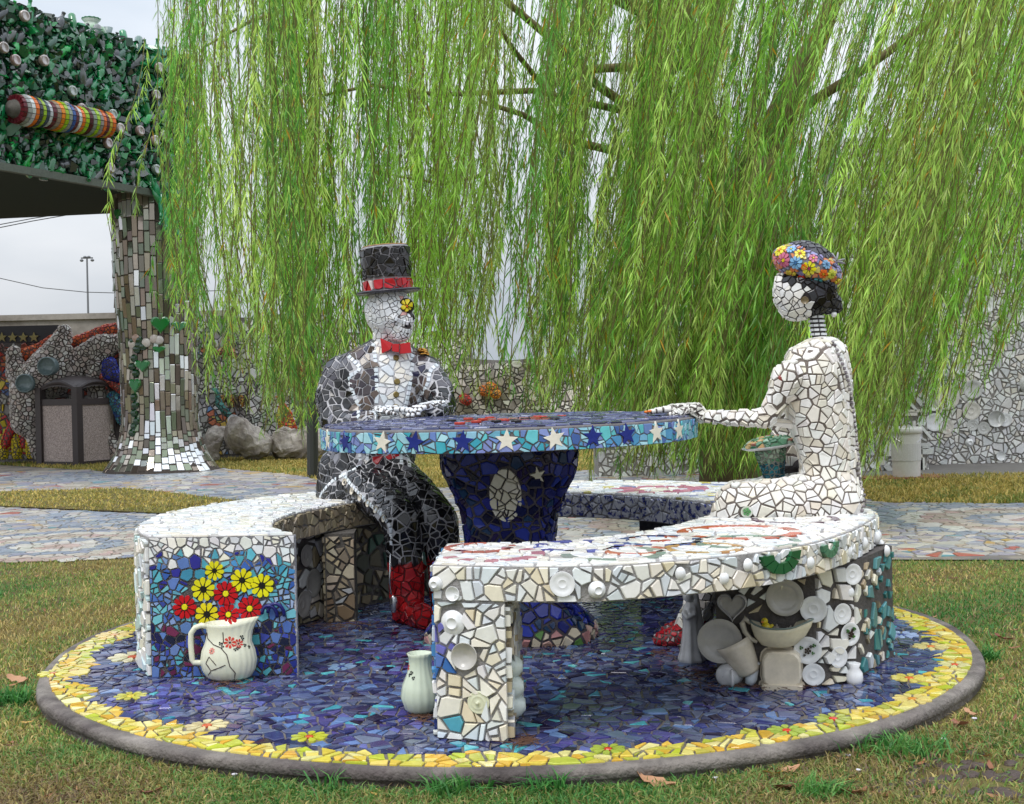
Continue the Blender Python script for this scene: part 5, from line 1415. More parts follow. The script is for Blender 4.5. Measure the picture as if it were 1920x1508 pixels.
grass('grass', 9000, reg_front, .030, .003, pal('b8a878 a89468 c4b488 8c7454 9c8050'), 'loose dry straw and thatch scattered through the lawn', 9)
grass('grass', 1500, reg_tuft, .062, .005, pal('3a7a34 4a8a3c 3f7a38 5c9444 6c9a4c'), 'taller bright green tufts of grass along the kerb', 6)
b = MB(); Mq = []
for k in range(140):
    a = random.random() * 6.28; r = random.random() ** .5; x, y = 1.28 + .5 * r * math.cos(a), 3.02 + .27 * r * math.sin(a)
    if math.hypot(x - DC.x, y - DC.y) < DR + .03: continue
    b.ell((x, y, GZ + .0), (random.uniform(.012, .045), random.uniform(.012, .03), random.uniform(.005, .013)), Matrix.Rotation(random.random() * 3, 3, 'Z'), 8, 5)
tag(b.obj('mud_patch', mat('mud', lin((74, 60, 54)), rough=.55, bump=.8, bscale=90, nvar=.3, nscale=30), None, smooth=True), 'bare wet mud in the grass at the lower right', 'mud', kind='stuff')
# litter
def leafmesh(L, W, curl, seed, lobes=0):
    rnd = random.Random(seed); n = 7; vs = []; 
    for i in range(n + 1):
        t = i / n; w = W * math.sin(math.pi * min(1, t * .96 + .03)) ** .8 * (1 + (.25 * math.sin(t * 19) if lobes else 0)); z = curl * .45 * L * (t - .5) ** 2 * 2 + rnd.uniform(-.02, .02) * L
        for s in (-1, 0, 1): vs.append((L * (t - .5), s * w / 2, z + abs(s) * W * rnd.uniform(.04, .2)))
    fs = []
    for i in range(n):
        for s in (0, 1): a = 3 * i + s; fs.append((a, a + 1, a + 4, a + 3))
    me = bpy.data.meshes.new('leaf'); me.from_pydata(vs, [], fs); me.shade_smooth(); return me
M_LEAF = leafmat('dead_leaf', .55, .15)
LV = []
for i, c in enumerate(pal('8c5a3c a06c48 7a4634 b88a68 6c4030 b0825c c09a50 94604a')):
    me = leafmesh(1, .42, .5, i, i % 2); setcol(me, c); me.materials.append(M_LEAF); LV.append(me)
NAMED = [((33, 1283), .085, 3, 'upright orange-brown fallen leaf left of the platform'), ((1472, 1488), .085, 4, 'large reddish-brown fallen leaf in the grass before the kerb'), ((1600, 1499), .085, 0, 'broad pale brown fallen leaf at the bottom right edge'),
         ((1480, 1455), .06, 3, 'curled pinkish leaf leaning in the grass right of the reddish leaf'), ((1450, 1462), .055, 6, 'yellow upright leaf beside the large reddish leaf'), ((1820, 1348), .06, 3, 'pair-shaped pink leaf on the lawn right of the platform'), ((1800, 1368), .09, 7, 'dark brown leaf pile piece near the right kerb'),
         ((1880, 1205), .09, 2, 'long dark leaf on the lawn at the right edge'), ((1230, 1480), .10, 3, 'long pale leaf leaning on the kerb front'), ((285, 1497), .06, 4, 'dark red leaf at the bottom left'), ((215, 1410), .05, 7, 'small brown leaf by the left front kerb')]
for (px, py), L_, k, lab in NAMED:
    p = G(px, py); o = place_mesh('fallen_leaf', LV[k % 8], (p.x, p.y, GZ + .014), Euler((random.uniform(-.25, .35), random.uniform(-.2, .2), random.random() * 6.28)), None, (L_, L_, L_)); tag(o, lab, 'leaf', 'larger fallen leaves')
for i in range(110):
    while True:
        if i < 62: px, py = random.uniform(0, 1920), random.uniform(1390, 1505)
        else: px, py = (random.uniform(0, 260), random.uniform(1070, 1400)) if i % 2 else (random.uniform(1680, 1920), random.uniform(1060, 1400))
        p = G(px, py)
        if math.hypot(p.x - DC.x, p.y - DC.y) > DR + .03: break
    L_ = random.uniform(.02, .045); o = place_mesh('fallen_leaf', random.choice(LV), (p.x, p.y, GZ + .009), Euler((random.uniform(-.3, .3), random.uniform(-.3, .3), random.random() * 6.28)), None, (L_, L_ * random.uniform(.5, 1), L_))
    tag(o, 'small brown or pinkish dead leaf lying in the grass', 'leaf', 'small dead leaves in the grass')
# a few white clover heads
dm = mat('white_petal', H('d8d4dc'), rough=.5)
for px, py in ((942, 1478) , (1590, 1427), (1342, 1470), (824, 1475), (1827, 1357), (1770, 1396), (440, 1463), (1610, 1455)):
    p = G(px, py); b = MB(); c = p + V((0, 0, .013))
    for k in range(8): a = k * .785; b.ell(c + V((math.cos(a) * .004, math.sin(a) * .004, .002)), (.004, .0016, .002), Matrix.Rotation(a, 3, 'Z'), 6, 4)
    b.tube([p, c], .001, 4); tag(b.obj('daisy', dm, None, origin=p), 'tiny white daisy in the grass by the kerb', 'flower', 'white daisies by the kerb')
# debris on the mosaic
b = MB()
for (px, py, w, nn_) in ((1005, 1202, 90, 130), (1415, 1283, 110, 110), (1320, 1262, 60, 60), (985, 1390, 26, 70), (790, 1343, 18, 50), (1240, 1225, 30, 30), (430, 1282, 50, 50), (640, 1172, 80, 60)):
    for k in range(nn_):
        p = onz(px + random.gauss(0, w * .5), py + random.gauss(0, 5), DZ + .006); a = random.random() * 6.28; d = V((math.cos(a), math.sin(a), random.uniform(-.1, .2))) * random.uniform(.008, .025); b.tube([p - d, p + d + V((0, 0, .003))], [.0012, .0006], 3, caps=False)
tag(b.obj('leaf_litter', mat('litter', H('5c4030'), rough=.8)), 'dry brown willow litter swept against the bench feet', 'litter', kind='stuff')

# ================================================================== CROCKERY WALL, right
WY = G(1850, 870).y
x0, x1 = at(1570, 700, WY).x, 8.0; ztop = at(1880, 253, WY).z
wl = thing('crockery_wall', (x0, WY, GZ), 'tall wall covered with white plates, tiles and shards at the right', 'wall')
b = MB(); b.box((x0, WY, GZ), (x1, WY + .5, ztop)); b.obj('wall_body', M_GROUT, wl, lin((150, 145, 141)))
WP = pal('e0e0de d8d8d6 e6e4e0 d0d0d0 ded8ce c8c8ca eaeaea')
T = Tiles(); wmap = lambda u, v, h: V((u, WY - h, v))
random.seed(8); pl = []
for px, py, rp, k in ((1849, 571, 16, 'plate'), (1886, 595, 10, 'saucer'), (1758, 665, 18, 'plate'), (1752, 618, 12, 'saucer'), (1769, 604, 9, 'bowl'), (1774, 745, 24, 'plate'), (1823, 730, 18, 'plate'), (1820, 770, 17, 'saucer'), (1751, 792, 17, 'plate'), (1773, 800, 14, 'saucer'), (1822, 797, 11, 'saucer'), (1843, 803, 12, 'saucer'),
                  (1748, 758, 13, 'bowl'), (1866, 785, 16, 'bowl'), (1883, 787, 13, 'saucer'), (1765, 560, 12, 'bowl'), (1870, 500, 15, 'plate'), (1860, 470, 12, 'bowl'), (1800, 690, 13, 'bowl'), (1770, 700, 10, 'cup'), (1875, 855, 9, 'bowl'), (1817, 830, 8, 'cup'), (1905, 540, 12, 'plate'), (1860, 520, 10, 'cup'), (1690, 560, 12, 'plate'), (1660, 600, 14, 'saucer'), (1640, 480, 14, 'plate'), (1700, 420, 12, 'saucer'), (1740, 500, 12, 'plate')):
    p = at(px, py, WY); r = rp * WY / FPX; pl.append((k, p, r)); T.ex.append((V((p.x, WY, p.z)), r * .95))
for k in range(26):
    p = V((random.uniform(x0 + .1, x1 - .3), WY, random.uniform(.3, ztop - .2))); r = random.uniform(.05, .11)
    if all((p - q[1]).length > r + q[2] + .02 for q in pl): pl.append((random.choice(('plate', 'saucer', 'bowl', 'cup')), p, r)); T.ex.append((p, r * .9))
for k, p, r in pl: crock(k, V((p.x, WY - .012, p.z)), V((random.uniform(-.08, .08), -1, random.uniform(-.08, .08))), r, random.choice((CW, H('c8c8c6'), H('d8d4cc'))), wl, sz=.8)
# rows of box-shaped dishes along a wavy seam
for k in range(34):
    t = k / 33; px = 1870 - 190 * t + 26 * math.sin(t * 7); py = 330 + 500 * t
    p = at(px, py, WY); w, h = random.uniform(.05, .1), random.uniform(.08, .16); R = tracked(V((random.uniform(-.2, .2), -1, random.uniform(-.1, .1)))) @ Matrix.Rotation(random.uniform(-.9, .9), 3, 'Z')
    b = MB(); b.box((-w, -h / 2, -.01), (w, h / 2, random.uniform(.03, .09)), R, (p.x, WY - .01, p.z)); b.obj('dish', M_CER, wl, vary(random.choice(WP), .05)); T.ex.append((V((p.x, WY, p.z)), .07))
for P in cells(x0, x1, GZ, ztop, .088, .012, splitp=.5): T.poly(P, wmap, vary(random.choice(WP), .05), th=.015, tilt=.1)
T.build('shard', wl, M_MATTE)
# lower block before it
BY = WY - .75; bx0, bx1 = at(1120, 800, BY).x, at(1738, 800, BY).x; bz = at(1680, 667, BY).z
bk = thing('low_crockery_wall', (bx0, BY, GZ), 'low white tiled wall with cups and mirror bits behind the willow', 'wall')
b = MB(); b.box((bx0, BY, GZ), (bx1, WY - .01, bz)); b.obj('wall_body', M_GROUT, bk, lin((150, 145, 141))); b = MB(); b.box((bx0 - .02, BY - .03, bz), (bx1 + .02, WY - .02, bz + .05)); b.obj('coping', M_MATTE, bk, H('cfcfcc'))
T = Tiles(); bmap = lambda u, v, h: V((u, BY - h, v)); ux = at(1625, 800, BY).x
for k in range(46):
    px, py = random.uniform(1625, 1735), random.uniform(700, 880); p = at(px, py, BY); w, h = random.uniform(.012, .03), random.uniform(.05, .13)
    if any((V((p.x, BY, p.z)) - e).length < .075 for e, r in T.ex): continue
    R = tracked(V((0, -1, 0))) @ Matrix.Rotation(random.choice((0, 0, math.pi / 2, .7, -.5)), 3, 'Z'); b = MB(); b.box((-w, -h, -.01), (w, h, .03), R, (p.x, BY, p.z)); b.obj('long_tile', M_MATTE, bk, vary(random.choice(WP), .05)); T.ex.append((V((p.x, BY, p.z)), .045))
for px, py, rp, k in ((1640, 868, 12, 'plate'), (1690, 738, 8, 'bowl'), (1655, 800, 14, 'saucer'), (1657, 838, 13, 'saucer'), (1255, 800, 14, 'plate'), (1180, 830, 12, 'saucer'), (1210, 760, 13, 'plate'), (1330, 760, 13, 'bowl'), (1150, 770, 10, 'bowl')):
    p = at(px, py, BY); r = rp * BY / FPX; crock(k, V((p.x, BY - .012, p.z)), V((0, -1, 0)), r, CW, bk); T.ex.append((V((p.x, BY, p.z)), r))
for P in cells(bx0, bx1, GZ, bz, .085, .016, splitp=.5): T.poly(P, bmap, vary(random.choice(WP), .05), th=.012, tilt=.08)
for P in cells(BY, WY, GZ, bz, .085, .016, splitp=.5): T.poly(P, lambda u, v, h: V((bx1 + h, u, v)), vary(random.choice(WP), .05), th=.012)
T.build('shard', bk, M_MATTE)
# bucket on a board
bp = G(1700, 898); s = bp.y / FPX
bd_ = thing('wooden_board', (bp.x, bp.y, GZ), 'thin reddish board lying under the white bucket', 'board')
b = MB(); b.box((-.42, -.16, 0), (.36, .2, .02), Matrix.Rotation(.1, 3, 'Z'), (bp.x, bp.y, GZ + .002)); b.obj('board', mat('board_wood', H('94604a'), rough=.7, nvar=.2), bd_)
bu = thing('plastic_bucket', (bp.x, bp.y, GZ + .022), 'white plastic bucket standing on a board before the white wall', 'bucket')
Mb = Matrix.Translation((bp.x, bp.y, GZ + .024)); M_PL = mat('white_plastic', H('dcdad6'), rough=.4, nvar=.08, nscale=20)
b = MB(); b.lathe([(24.8 * s, 0), (25 * s, .4 * s), (25.1 * s, 1 * s), (27.5 * s, 78 * s), (27 * s, 90 * s), (25.5 * s, 90 * s), (24 * s, 6 * s), (.001, 5 * s)], Mb, n=32); b.obj('bucket_body', M_PL, bu, smooth=True)
b = MB(); b.lathe([(27 * s, 80 * s), (30 * s, 81 * s), (30 * s, 89 * s), (27 * s, 93 * s), (25 * s, 92 * s)], Mb, n=32); b.obj('rim', M_PL, bu, smooth=True)
b = MB(); b.tube([Mb @ V((29 * s * math.cos(a), -29 * s * abs(math.sin(a)) * .9, 84 * s - 22 * s * math.sin(a))) for a in np.linspace(0, math.pi, 14)], .003, 6); b.obj('handle', mat('steel', (.5, .5, .5), rough=.3, metal=1), bu)
b = MB(); b.lathe([(27.0 * s, 30 * s), (27.4 * s, 62 * s)], Mb, n=32); lb = b.obj('paper_label', mat('worn_label', H('d2d0ce'), rough=.7, nvar=.15, nscale=40), bu)

# ================================================================== SCULPTED WALL, left
random.seed(21)
SY = G(500, 858).y
sx0, sx1 = at(-300, 700, SY).x, at(1130, 700, SY).x; sz = at(480, 588, SY).z
swl = thing('sculpted_wall', (sx0, SY, GZ), 'rough grey wall with relief creatures and pebbles seen behind the willow', 'wall')
b = MB(); nx, nz = 130, 26; vs = []
def wtop(x): return sz - .28 * (x < at(250, 700, SY).x) + .10 * noise.noise(V((x * .9, 0, 5))) - (.75 if x > at(880, 700, SY).x else .30 if x > at(640, 700, SY).x else 0)
def wface(x, z): return SY - .16 * noise.noise(V((x * .9, z * 1.1, 2))) - .06 * noise.noise(V((x * 3, z * 3, 2))) - .10
for i in range(nx + 1):
    x = sx0 + (sx1 - sx0) * i / nx
    for j in range(nz + 1): z = GZ - .02 + (wtop(x) - GZ) * j / nz; vs.append(V((x, wface(x, z), z)))
fs = [(i * (nz + 1) + j, (i + 1) * (nz + 1) + j, (i + 1) * (nz + 1) + j + 1, i * (nz + 1) + j + 1) for i in range(nx) for j in range(nz)]
b.add(vs, fs)
vs2 = []; 
for i in range(nx + 1):
    x = sx0 + (sx1 - sx0) * i / nx; t = V((x, wface(x, wtop(x)), wtop(x) - .02)); vs2 += [t, V((x, SY + .5, wtop(x) - .02)), V((x, SY + .5, GZ))]
b.add(vs2, [(3 * i + k, 3 * i + 3 + k, 3 * i + 4 + k, 3 * i + 1 + k) for i in range(nx) for k in (0, 1)])
b.obj('wall_body', mat('rough_render', lin((112, 108, 106)), rough=.9, bump=1, bscale=30, nvar=.35, nscale=3), swl, smooth=True)
T = Tiles()
def swcol(x, z):
    px, py = proj(V((x, SY, z))); n = noise.noise(V((x * 1.3, z * 1.6, 9)))
    if px < 240:
        if py > 760: return random.choice(pal('a82430 b83038 c8b428 8c8884 7c7874 c0a828'))
        if n > .2: return random.choice(pal('a83c30 b8683c c8b040 5a6c9a'))
        return random.choice(pal('8c8a88 a8a49e b4b0aa 9a7870 a85040'))
    if 850 < px < 1130: return random.choice(pal('b8b4a8 c8c4b8 a8a498 d4d0c4 98948c'))
    if n > .0: return random.choice(pal('c8c8c4 d8d8d4 b8b8b4 e0e0dc'))
    if n < -.32: return random.choice(pal('b86848 5a7ca8 c8a850 7a9a78 b8b8b4'))
    return random.choice(pal('8c8a8a 9c9896 7c7a7c a8a4a0 b4b0ac 94908c'))
for P in cells(sx0, sx1, .1, sz, .10, .014, splitp=.45, region=lambda x, z: z < wtop(x) - .06 and -40 < proj(V((x, SY, z)))[0] < 1140): T.poly(P, lambda u, v, h: V((u, wface(u, v) - h, v)), vary(swcol(*cent(P)), .1), th=.022, tilt=.12)
T.build('shard', swl, M_MATTE)
def blob(b_, pix, Y, r): b_.chain([at(x, y, Y) for x, y in pix], r if isinstance(r, list) else [r] * len(pix))
def mosaic_blob(name, parent, pieces, Y, voxel, sp, palt, grout, label=None, cat=None):
    b = MB()
    for pix, r in pieces: blob(b, pix, Y, r)
    v, f = evaluated([tuple(q) for q in b.v], b.f, voxel=voxel, smooth=3)
    par = parent or thing(name, V((v[0].x, Y, GZ)), label, cat)
    mesh_obj(name if parent else 'sculpture_body', v, f, M_BODY, par, lin(grout), smooth=True)
    T = Tiles(); surf_shards(T, v, f, sp, lambda p, n: vary(random.choice(palt), .08), gap=sp * .16, th=.012, splitp=.3, cull=lambda p, n: n.y < .3)
    T.build('shard', par, M_MATTE, limit=160); return par
Y1 = SY - .55
cr = mosaic_blob('octopus_sculpture', None, [([(50, 790), (60, 735), (90, 690), (110, 650), (118, 632)], [.22, .30, .28, .17, .13]), ([(118, 632), (120, 622)], .11), ([(60, 735), (30, 700), (26, 660)], [.2, .14, .10]), ([(100, 720), (140, 700), (150, 665), (185, 642), (222, 640)], [.17, .13, .11, .11, .10]),
                                             ([(222, 640), (185, 668), (178, 720), (190, 770), (200, 820), (215, 850)], [.10, .09, .12, .13, .14, .12]), ([(62, 780), (70, 850)], [.16, .10])], Y1, .05, .085, pal('b4aca4 c0bab2 a8a09a d0ccc6 9c948e b8a8a0'), (84, 76, 72), 'white mosaic octopus-like sculpture with two round eyes behind the litter bin', 'sculpture')
for px, py, r in ((88, 687, .115), (47, 719, .115)):
    p = at(px, py, Y1 - .32); b = MB(); b.lathe([(r * 1.15, -.12), (r * 1.15, .02), (r, .035), (r * .97, .01), (.001, .012)], frame(p, V((0, -1, 0))), n=24); b.obj('eye_dish', mat('sea_glass', H('68787a'), rough=.2, nvar=.2, nscale=14), cr, smooth=True)
def strip(parent, name, pix, Y, r, pl_, sp=.06):
    return mosaic_blob(name, parent, [(pix, r)], Y, .03, sp, pl_, (92, 84, 80))
strip(swl, 'orange_ridge', [(45, 666), (75, 656), (100, 640)], Y1 + .1, .09, pal('c05028 d06830 a84424'), .07)
strip(swl, 'orange_ridge', [(130, 650), (165, 636), (200, 622), (228, 618)], Y1 + .25, .10, pal('b8482c c86030 a83c30'), .07)
strip(swl, 'red_branch', [(8, 835), (30, 790), (38, 772)], Y1, .07, pal('a81c28 b82c34')); strip(swl, 'red_branch', [(46, 835), (40, 790), (36, 775)], Y1, .055, pal('a81c28 b82c34'))
for px in (6, 32, 58): strip(swl, 'yellow_post', [(px, 852), (px, 822)], Y1, .065, pal('c8b41c d4c024 b8a418'))
strip(swl, 'blue_patch', [(206, 684), (208, 700), (222, 708)], Y1 - .1, [.10, .12, .08], pal('26308c 2c3aa0 1c2470'))
strip(swl, 'red_limb', [(194, 706), (215, 722), (236, 738)], Y1 - .1, .055, pal('b84838 a83c30 c46850')); strip(swl, 'teal_patch', [(212, 745), (226, 765), (232, 785)], Y1 - .05, [.08, .11, .10], pal('4a8a98 5a9aa8 3c5c9c'))
strip(swl, 'orange_figure', [(546, 668), (552, 690), (575, 694), (570, 708)], SY - .3, [.08, .09, .10, .06], pal('c06840 d07848 b05a38'), .07)
strip(swl, 'starfish', [(410, 662), (428, 655), (440, 668)], SY - .3, [.04, .07, .04], pal('b88060 c89070')); strip(swl, 'starfish', [(425, 640), (428, 655), (420, 672)], SY - .3, [.03, .06, .03], pal('b88060 c89070'))
for k in range(6): strip(swl, 'tiger_stripe', [(416 + k * 9, 744), (419 + k * 9, 762 - abs(k - 3) * 2)], SY - .3, .035, pal('b8843c a87430') if k % 2 == 0 else pal('4c3c30'), .05)
strip(swl, 'green_snake', [(406, 736), (412, 760), (426, 776), (436, 782)], SY - .42, [.03, .05, .04, .03], pal('3f7a74 4f8a84 346860')); crock('saucer', at(438, 789, SY - .5), V((.1, -1, .3)), .085, H('b8b8ba'), swl)
strip(swl, 'red_flame', [(540, 808), (534, 775), (526, 752)], SY - .35, [.13, .09, .03], pal('b83828 c84830 d0702c c8a030')); strip(swl, 'flame_core', [(524, 790), (524, 772)], SY - .42, [.05, .03], pal('c8a030 b8b040'))
for px, py, c in ((918, 725, 'c87828'), (906, 732, 'c06a28'), (870, 748, 'a83428'), (925, 736, 'c08028'), (800, 600, 'b87050')): strip(swl, 'flower_relief', [(px, py), (px + 6, py + 3)], SY - .22, .07, [H(c)], .06)
# boulders
for pix, r, lab in (([(455, 815), (480, 832)], .25, 'large grey boulder at the foot of the sculpted wall'), ([(530, 830), (575, 835)], .22, 'broad low boulder right of the large grey boulder'), ([(400, 820), (398, 850)], .16, 'narrow mosaic stone left of the boulders')):
    b = MB(); blob(b, pix, SY - .9, r); v, f = evaluated([tuple(q) for q in b.v], b.f, voxel=.04, smooth=2)
    v = [q + V((noise.noise(q * 2.2), noise.noise(q * 2.2 + V((9, 0, 0))), noise.noise(q * 2.2 + V((0, 9, 0))))) * .16 + V((noise.noise(q * 6), 0, noise.noise(q * 6 + V((4, 4, 4))))) * .05 + V((0, noise.noise(q * 13), noise.noise(q * 14))) * .035 for q in v]
    zmin = min(q.z for q in v); v = [V((q.x, q.y, max(q.z, GZ - .05))) for q in v]
    o = mesh_obj('boulder', v, f, mat('boulder_stone', lin((186, 178, 168)), rough=.95, bump=1, bscale=14, nvar=.5, nscale=4, col2=lin((140, 130, 122))), None, origin=(v[0].x, SY - .9, GZ)); tag(o, lab, 'boulder', 'boulders at the sculpted wall')
# concrete wall further back
CY = 27.0; b = MB(); zt = at(100, 600, CY).z
b.box((-14, CY, GZ), (at(430, 600, CY).x, CY + .4, zt)); b.box((-14, CY - .06, zt), (at(430, 600, CY).x, CY + .46, zt + .12)); tag(b.obj('concrete_wall', mat('old_concrete', lin((150, 144, 136)), rough=.9, nvar=.25, nscale=1.2, bump=.3, bscale=10, col2=lin((120, 112, 104))), None, origin=(-8, CY, GZ)), 'plain weathered concrete wall behind the sculptures at the left', 'wall')
b = MB(); p = at(38, 640, SY + .2); b.box((-1.2, -.05, -.12), (.95, .1, .22), None, None) if False else b.box((p.x - 1.4, SY - .3, p.z - .04), (p.x + .75, SY - .1, p.z + .20)); o = b.obj('star_frieze', mat('frieze_dark', H('2c2a30'), rough=.5), swl)
for k, px in enumerate((4, 24, 44, 64)):
    T = Tiles(); c = at(px, 633, SY - .32); P = []
    for j in range(10): a = math.pi / 2 + j * math.pi / 5; r = .075 if j % 2 == 0 else .032; P.append((r * math.cos(a), r * math.sin(a)))
    fn = lambda u, v, h: c + V((u, -h, v)); b = MB(); v, f = tile_geo(([fn(x, y, 0) for x, y in P], [fn(x, y, .015) for x, y in P], [fn(x * .9, y * .9, .02) for x, y in P], None)); b.add(v, f); b.obj('star', M_MATTE, swl, H('8c804c'))

# ================================================================== BOTTLE ARCH
random.seed(33)
bc_ = G(303, 884); KY = bc_.y; ks = KY / FPX
arch = thing('bottle_arch', (bc_.x, KY, GZ), 'tall arch with a green glass bottle beam on a mirror-tiled column', 'arch')
def colr(z):
    h = z / ks; pts = [(0, 108), (14, 95), (40, 80), (90, 68), (250, 70), (330, 76), (430, 78), (520, 78), (560, 78)]
    for i in range(len(pts) - 1):
        if pts[i][0] <= h <= pts[i + 1][0]: t = (h - pts[i][0]) / (pts[i + 1][0] - pts[i][0]); return (pts[i][1] * (1 - t) + pts[i + 1][1] * t) * ks
    return 78 * ks
BEZ0 = 3.45; Mk = Matrix.Translation((bc_.x, KY, GZ))
b = MB(); b.lathe([(colr(z), z) for z in np.linspace(0, BEZ0 + .3, 26)], Mk, n=48); kcol = b.obj('column', M_GROUT, arch, lin((74, 66, 60)), smooth=True)
M_MIR = mat('mirror_tile', rough=.09, attr=True, metal=.6, bump=.1, bscale=8)
T = Tiles(); NCOL = 46
for kc in range(NCOL):
  ac = 2 * math.pi * kc / NCOL
  if math.sin(ac) > .35: continue
  z = .015 + random.uniform(0, .05)
  while z < BEZ0 + .05:
    hh = random.uniform(.05, .11) if z < .45 else random.uniform(.10, .27); r = colr(z + hh / 2); wd = 2 * math.pi / NCOL; g = .0045 / r; px_, py_ = proj(Mk @ V((r * math.cos(ac), r * math.sin(ac), z)))
    jt = lambda: random.uniform(-.004, .004)
    P = [((ac - wd / 2 + g) * r + jt(), z + jt()), ((ac + wd / 2 - g) * r + jt(), z + jt()), ((ac + wd / 2 - g) * r + jt(), z + hh - .009), ((ac - wd / 2 + g) * r + jt(), z + hh - .009 + jt())]
    fn = lambda u, v, h, r=r: Mk @ V(((colr(max(v, 0)) + h) * math.cos(u / r), (colr(max(v, 0)) + h) * math.sin(u / r), max(v, 0)))
    pw_ = .5 if (z < .5 and px_ > 270) else .35 if (z < 1.7 and px_ > 285) else .07; kk = random.random()
    c = H('eef0f2') if kk < pw_ else random.choice(pal('94897c a49a8c 7c7068 aea898 8c927e 70665e 9a887a b8b2a4 828c7a'))  # mirror reflections painted into the tile colour, whiter towards the lower right
    T.poly(P, fn, vary(c, .12), th=.010, bev=.06, tilt=.05); z += hh
z = 99
while z < BEZ0 + .05:
    hgt = .10 if z < .5 else random.uniform(.17, .26); r = colr(z + hgt / 2); nseg = int(2 * math.pi * r / (.085 if z > .5 else .075)); off = random.random()
    for k in range(nseg):
        a0 = 2 * math.pi * (k + off) / nseg; a1 = a0 + 2 * math.pi / nseg
        if math.sin((a0 + a1) / 2) > .35: continue
        jz = (k % 3 - 1) * .05 if z > .5 else 0; q0, q1 = z + jz + .006, z + jz + hgt * 1.02 - .006 ; g = .005 / r
        P = [((a0 + g) * r, q0), ((a1 - g) * r, q0 + random.uniform(-.01, .01)), ((a1 - g) * r, q1), ((a0 + g) * r, q1 + random.uniform(-.01, .01))]
        fn = lambda u, v, h, r=r: Mk @ V(((colr(max(v, 0)) + h) * math.cos(u / r), (colr(max(v, 0)) + h) * math.sin(u / r), max(v, 0)))
        kk = random.random(); c = H('e8eaec') if kk < (.34 if z < 1.9 else .10) else random.choice(pal('8c8276 9c9488 787068 a8a698 868c7c 6c6460 9a8a7c b0aca4')); T.poly(P, fn, vary(c, .1), th=.012, bev=.06, tilt=.07)
    z += hgt * 1.02
T.build('mirror_tile', kcol, M_MIR)
# roof beam
A1 = at(356, 200, KY + .1); B1 = at(-190, 200, 12.4); C1 = at(-520, 200, 18.2); D1 = at(232, 385, KY + 1.25)
BZ1 = 5.18; pf = [V((q.x, q.y, 0)) for q in (A1, B1, C1, D1)]
M_GL = mat('green_glass', rough=.10, attr=True, spec=.7, coat=.6, trans=.25, bump=.05, bscale=30)
b = MB(); b.prism([(q.x, q.y) for q in pf], BEZ0, BZ1 - .08); beam = b.obj('beam', M_GROUT, arch, lin((34, 44, 36)))
fdir = (pf[1] - pf[0]).normalized(); fn_ = V((fdir.y, -fdir.x, 0)); fn_ = fn_ if fn_.y < 0 else -fn_; FL_ = (pf[1] - pf[0]).length
bm = MB(); bm.lathe([(.001, 0), (.038, 0), (.042, .02), (.042, .17), (.034, .21), (.017, .25), (.015, .30), (.019, .305), (.019, .32), (.011, .32), (.010, .28)], None, n=10)
BM = []
for c in pal('1f8a4a 19783e 2a9460 186c3c 3c6a58 4c5054 1ab850 5a605c 208048 3c4246 1f9058'):
    me = bpy.data.meshes.new('bottle'); me.from_pydata([tuple(v) for v in bm.v], [], bm.f); me.shade_smooth(); setcol(me, c); me.materials.append(M_GL); BM.append(me)
pts = []; tries = 0
while len(pts) < 520 and tries < 30000:
    tries += 1; u = random.uniform(-.02, FL_ * .82); z = random.uniform(BEZ0 + .03, BZ1 - .02)
    if all((u - q[0]) ** 2 + ((z - q[1]) * .75) ** 2 > .0105 for q in pts): pts.append((u, z))
T = Tiles(); fbm = lambda u, v, h: V((pf[0].x + fdir.x * u, pf[0].y + fdir.y * u, v)) + fn_ * h
for P in cells(-.02, FL_ * .86, BEZ0, BZ1 + .02, .10, .012, splitp=.5, stretch=.8): T.poly(P, fbm, vary(random.choice(pal('1a6a3c 145430 207a48 0e4226 2c4a3c 384440 1c8c46 2c6c4c 40463f')), .15), th=.05, tilt=.5)
T.build('glass_shard', beam, M_GL, limit=120)
shown = []; ends = []
CATY = None
for i, (u, z) in enumerate(pts):
    p = pf[0] + fdir * u + fn_ * .02; p.z = z; px, py = proj(p)
    if px < -60: continue
    if random.random() < .08: ends.append(p); continue
    shown.append(p)
for i, p in enumerate(shown[:290]):
    u = V((p.x, p.y, 0)) ; a = random.gauss(math.radians(62), .35); d = (-fdir * math.cos(a) * 1 + V((0, 0, math.sin(a))) + fn_ * random.uniform(-.05, .25)).normalized()
    if random.random() < .35: d = -d + fn_ * .5; d.normalize()
    k = random.uniform(1.0, 1.35); place_mesh('bottle', random.choice(BM), p - d * .14, d.to_track_quat('Z', 'Y').to_euler(), beam, (k, k, k * random.uniform(.55, .8)))
if len(shown) > 290:
    b = MB()
    for p in shown[290:]:
        b.lathe([(.04, 0), (.042, .17), (.017, .25), (.016, .32)], frame(p, (V((0, 0, 1)) + fn_ * .3 - fdir * .4).normalized(), V((0, 1, 0))), n=8)
    b.obj('bottle', M_GL, arch, H('14502c'), kind='stuff')
bm2 = MB(); bm2.lathe([(.001, .045), (.028, .045), (.034, .05), (.044, .046), (.05, .03), (.05, -.02)], None, n=14)
EM = []
for c in pal('8c7c70 94847a 7c6c60 9c8c80 8a7068 6c7c6c'):
    me = bpy.data.meshes.new('bottle_end'); me.from_pydata([tuple(v) for v in bm2.v], [], bm2.f[::-1]); me.shade_smooth(); setcol(me, c); me.materials.append(M_GL); EM.append(me)
for p in ends: place_mesh('bottle_end', random.choice(EM), p + fn_ * .07, fn_.to_track_quat('Z', 'Y').to_euler(), beam, (1.25, 1.25, .6))
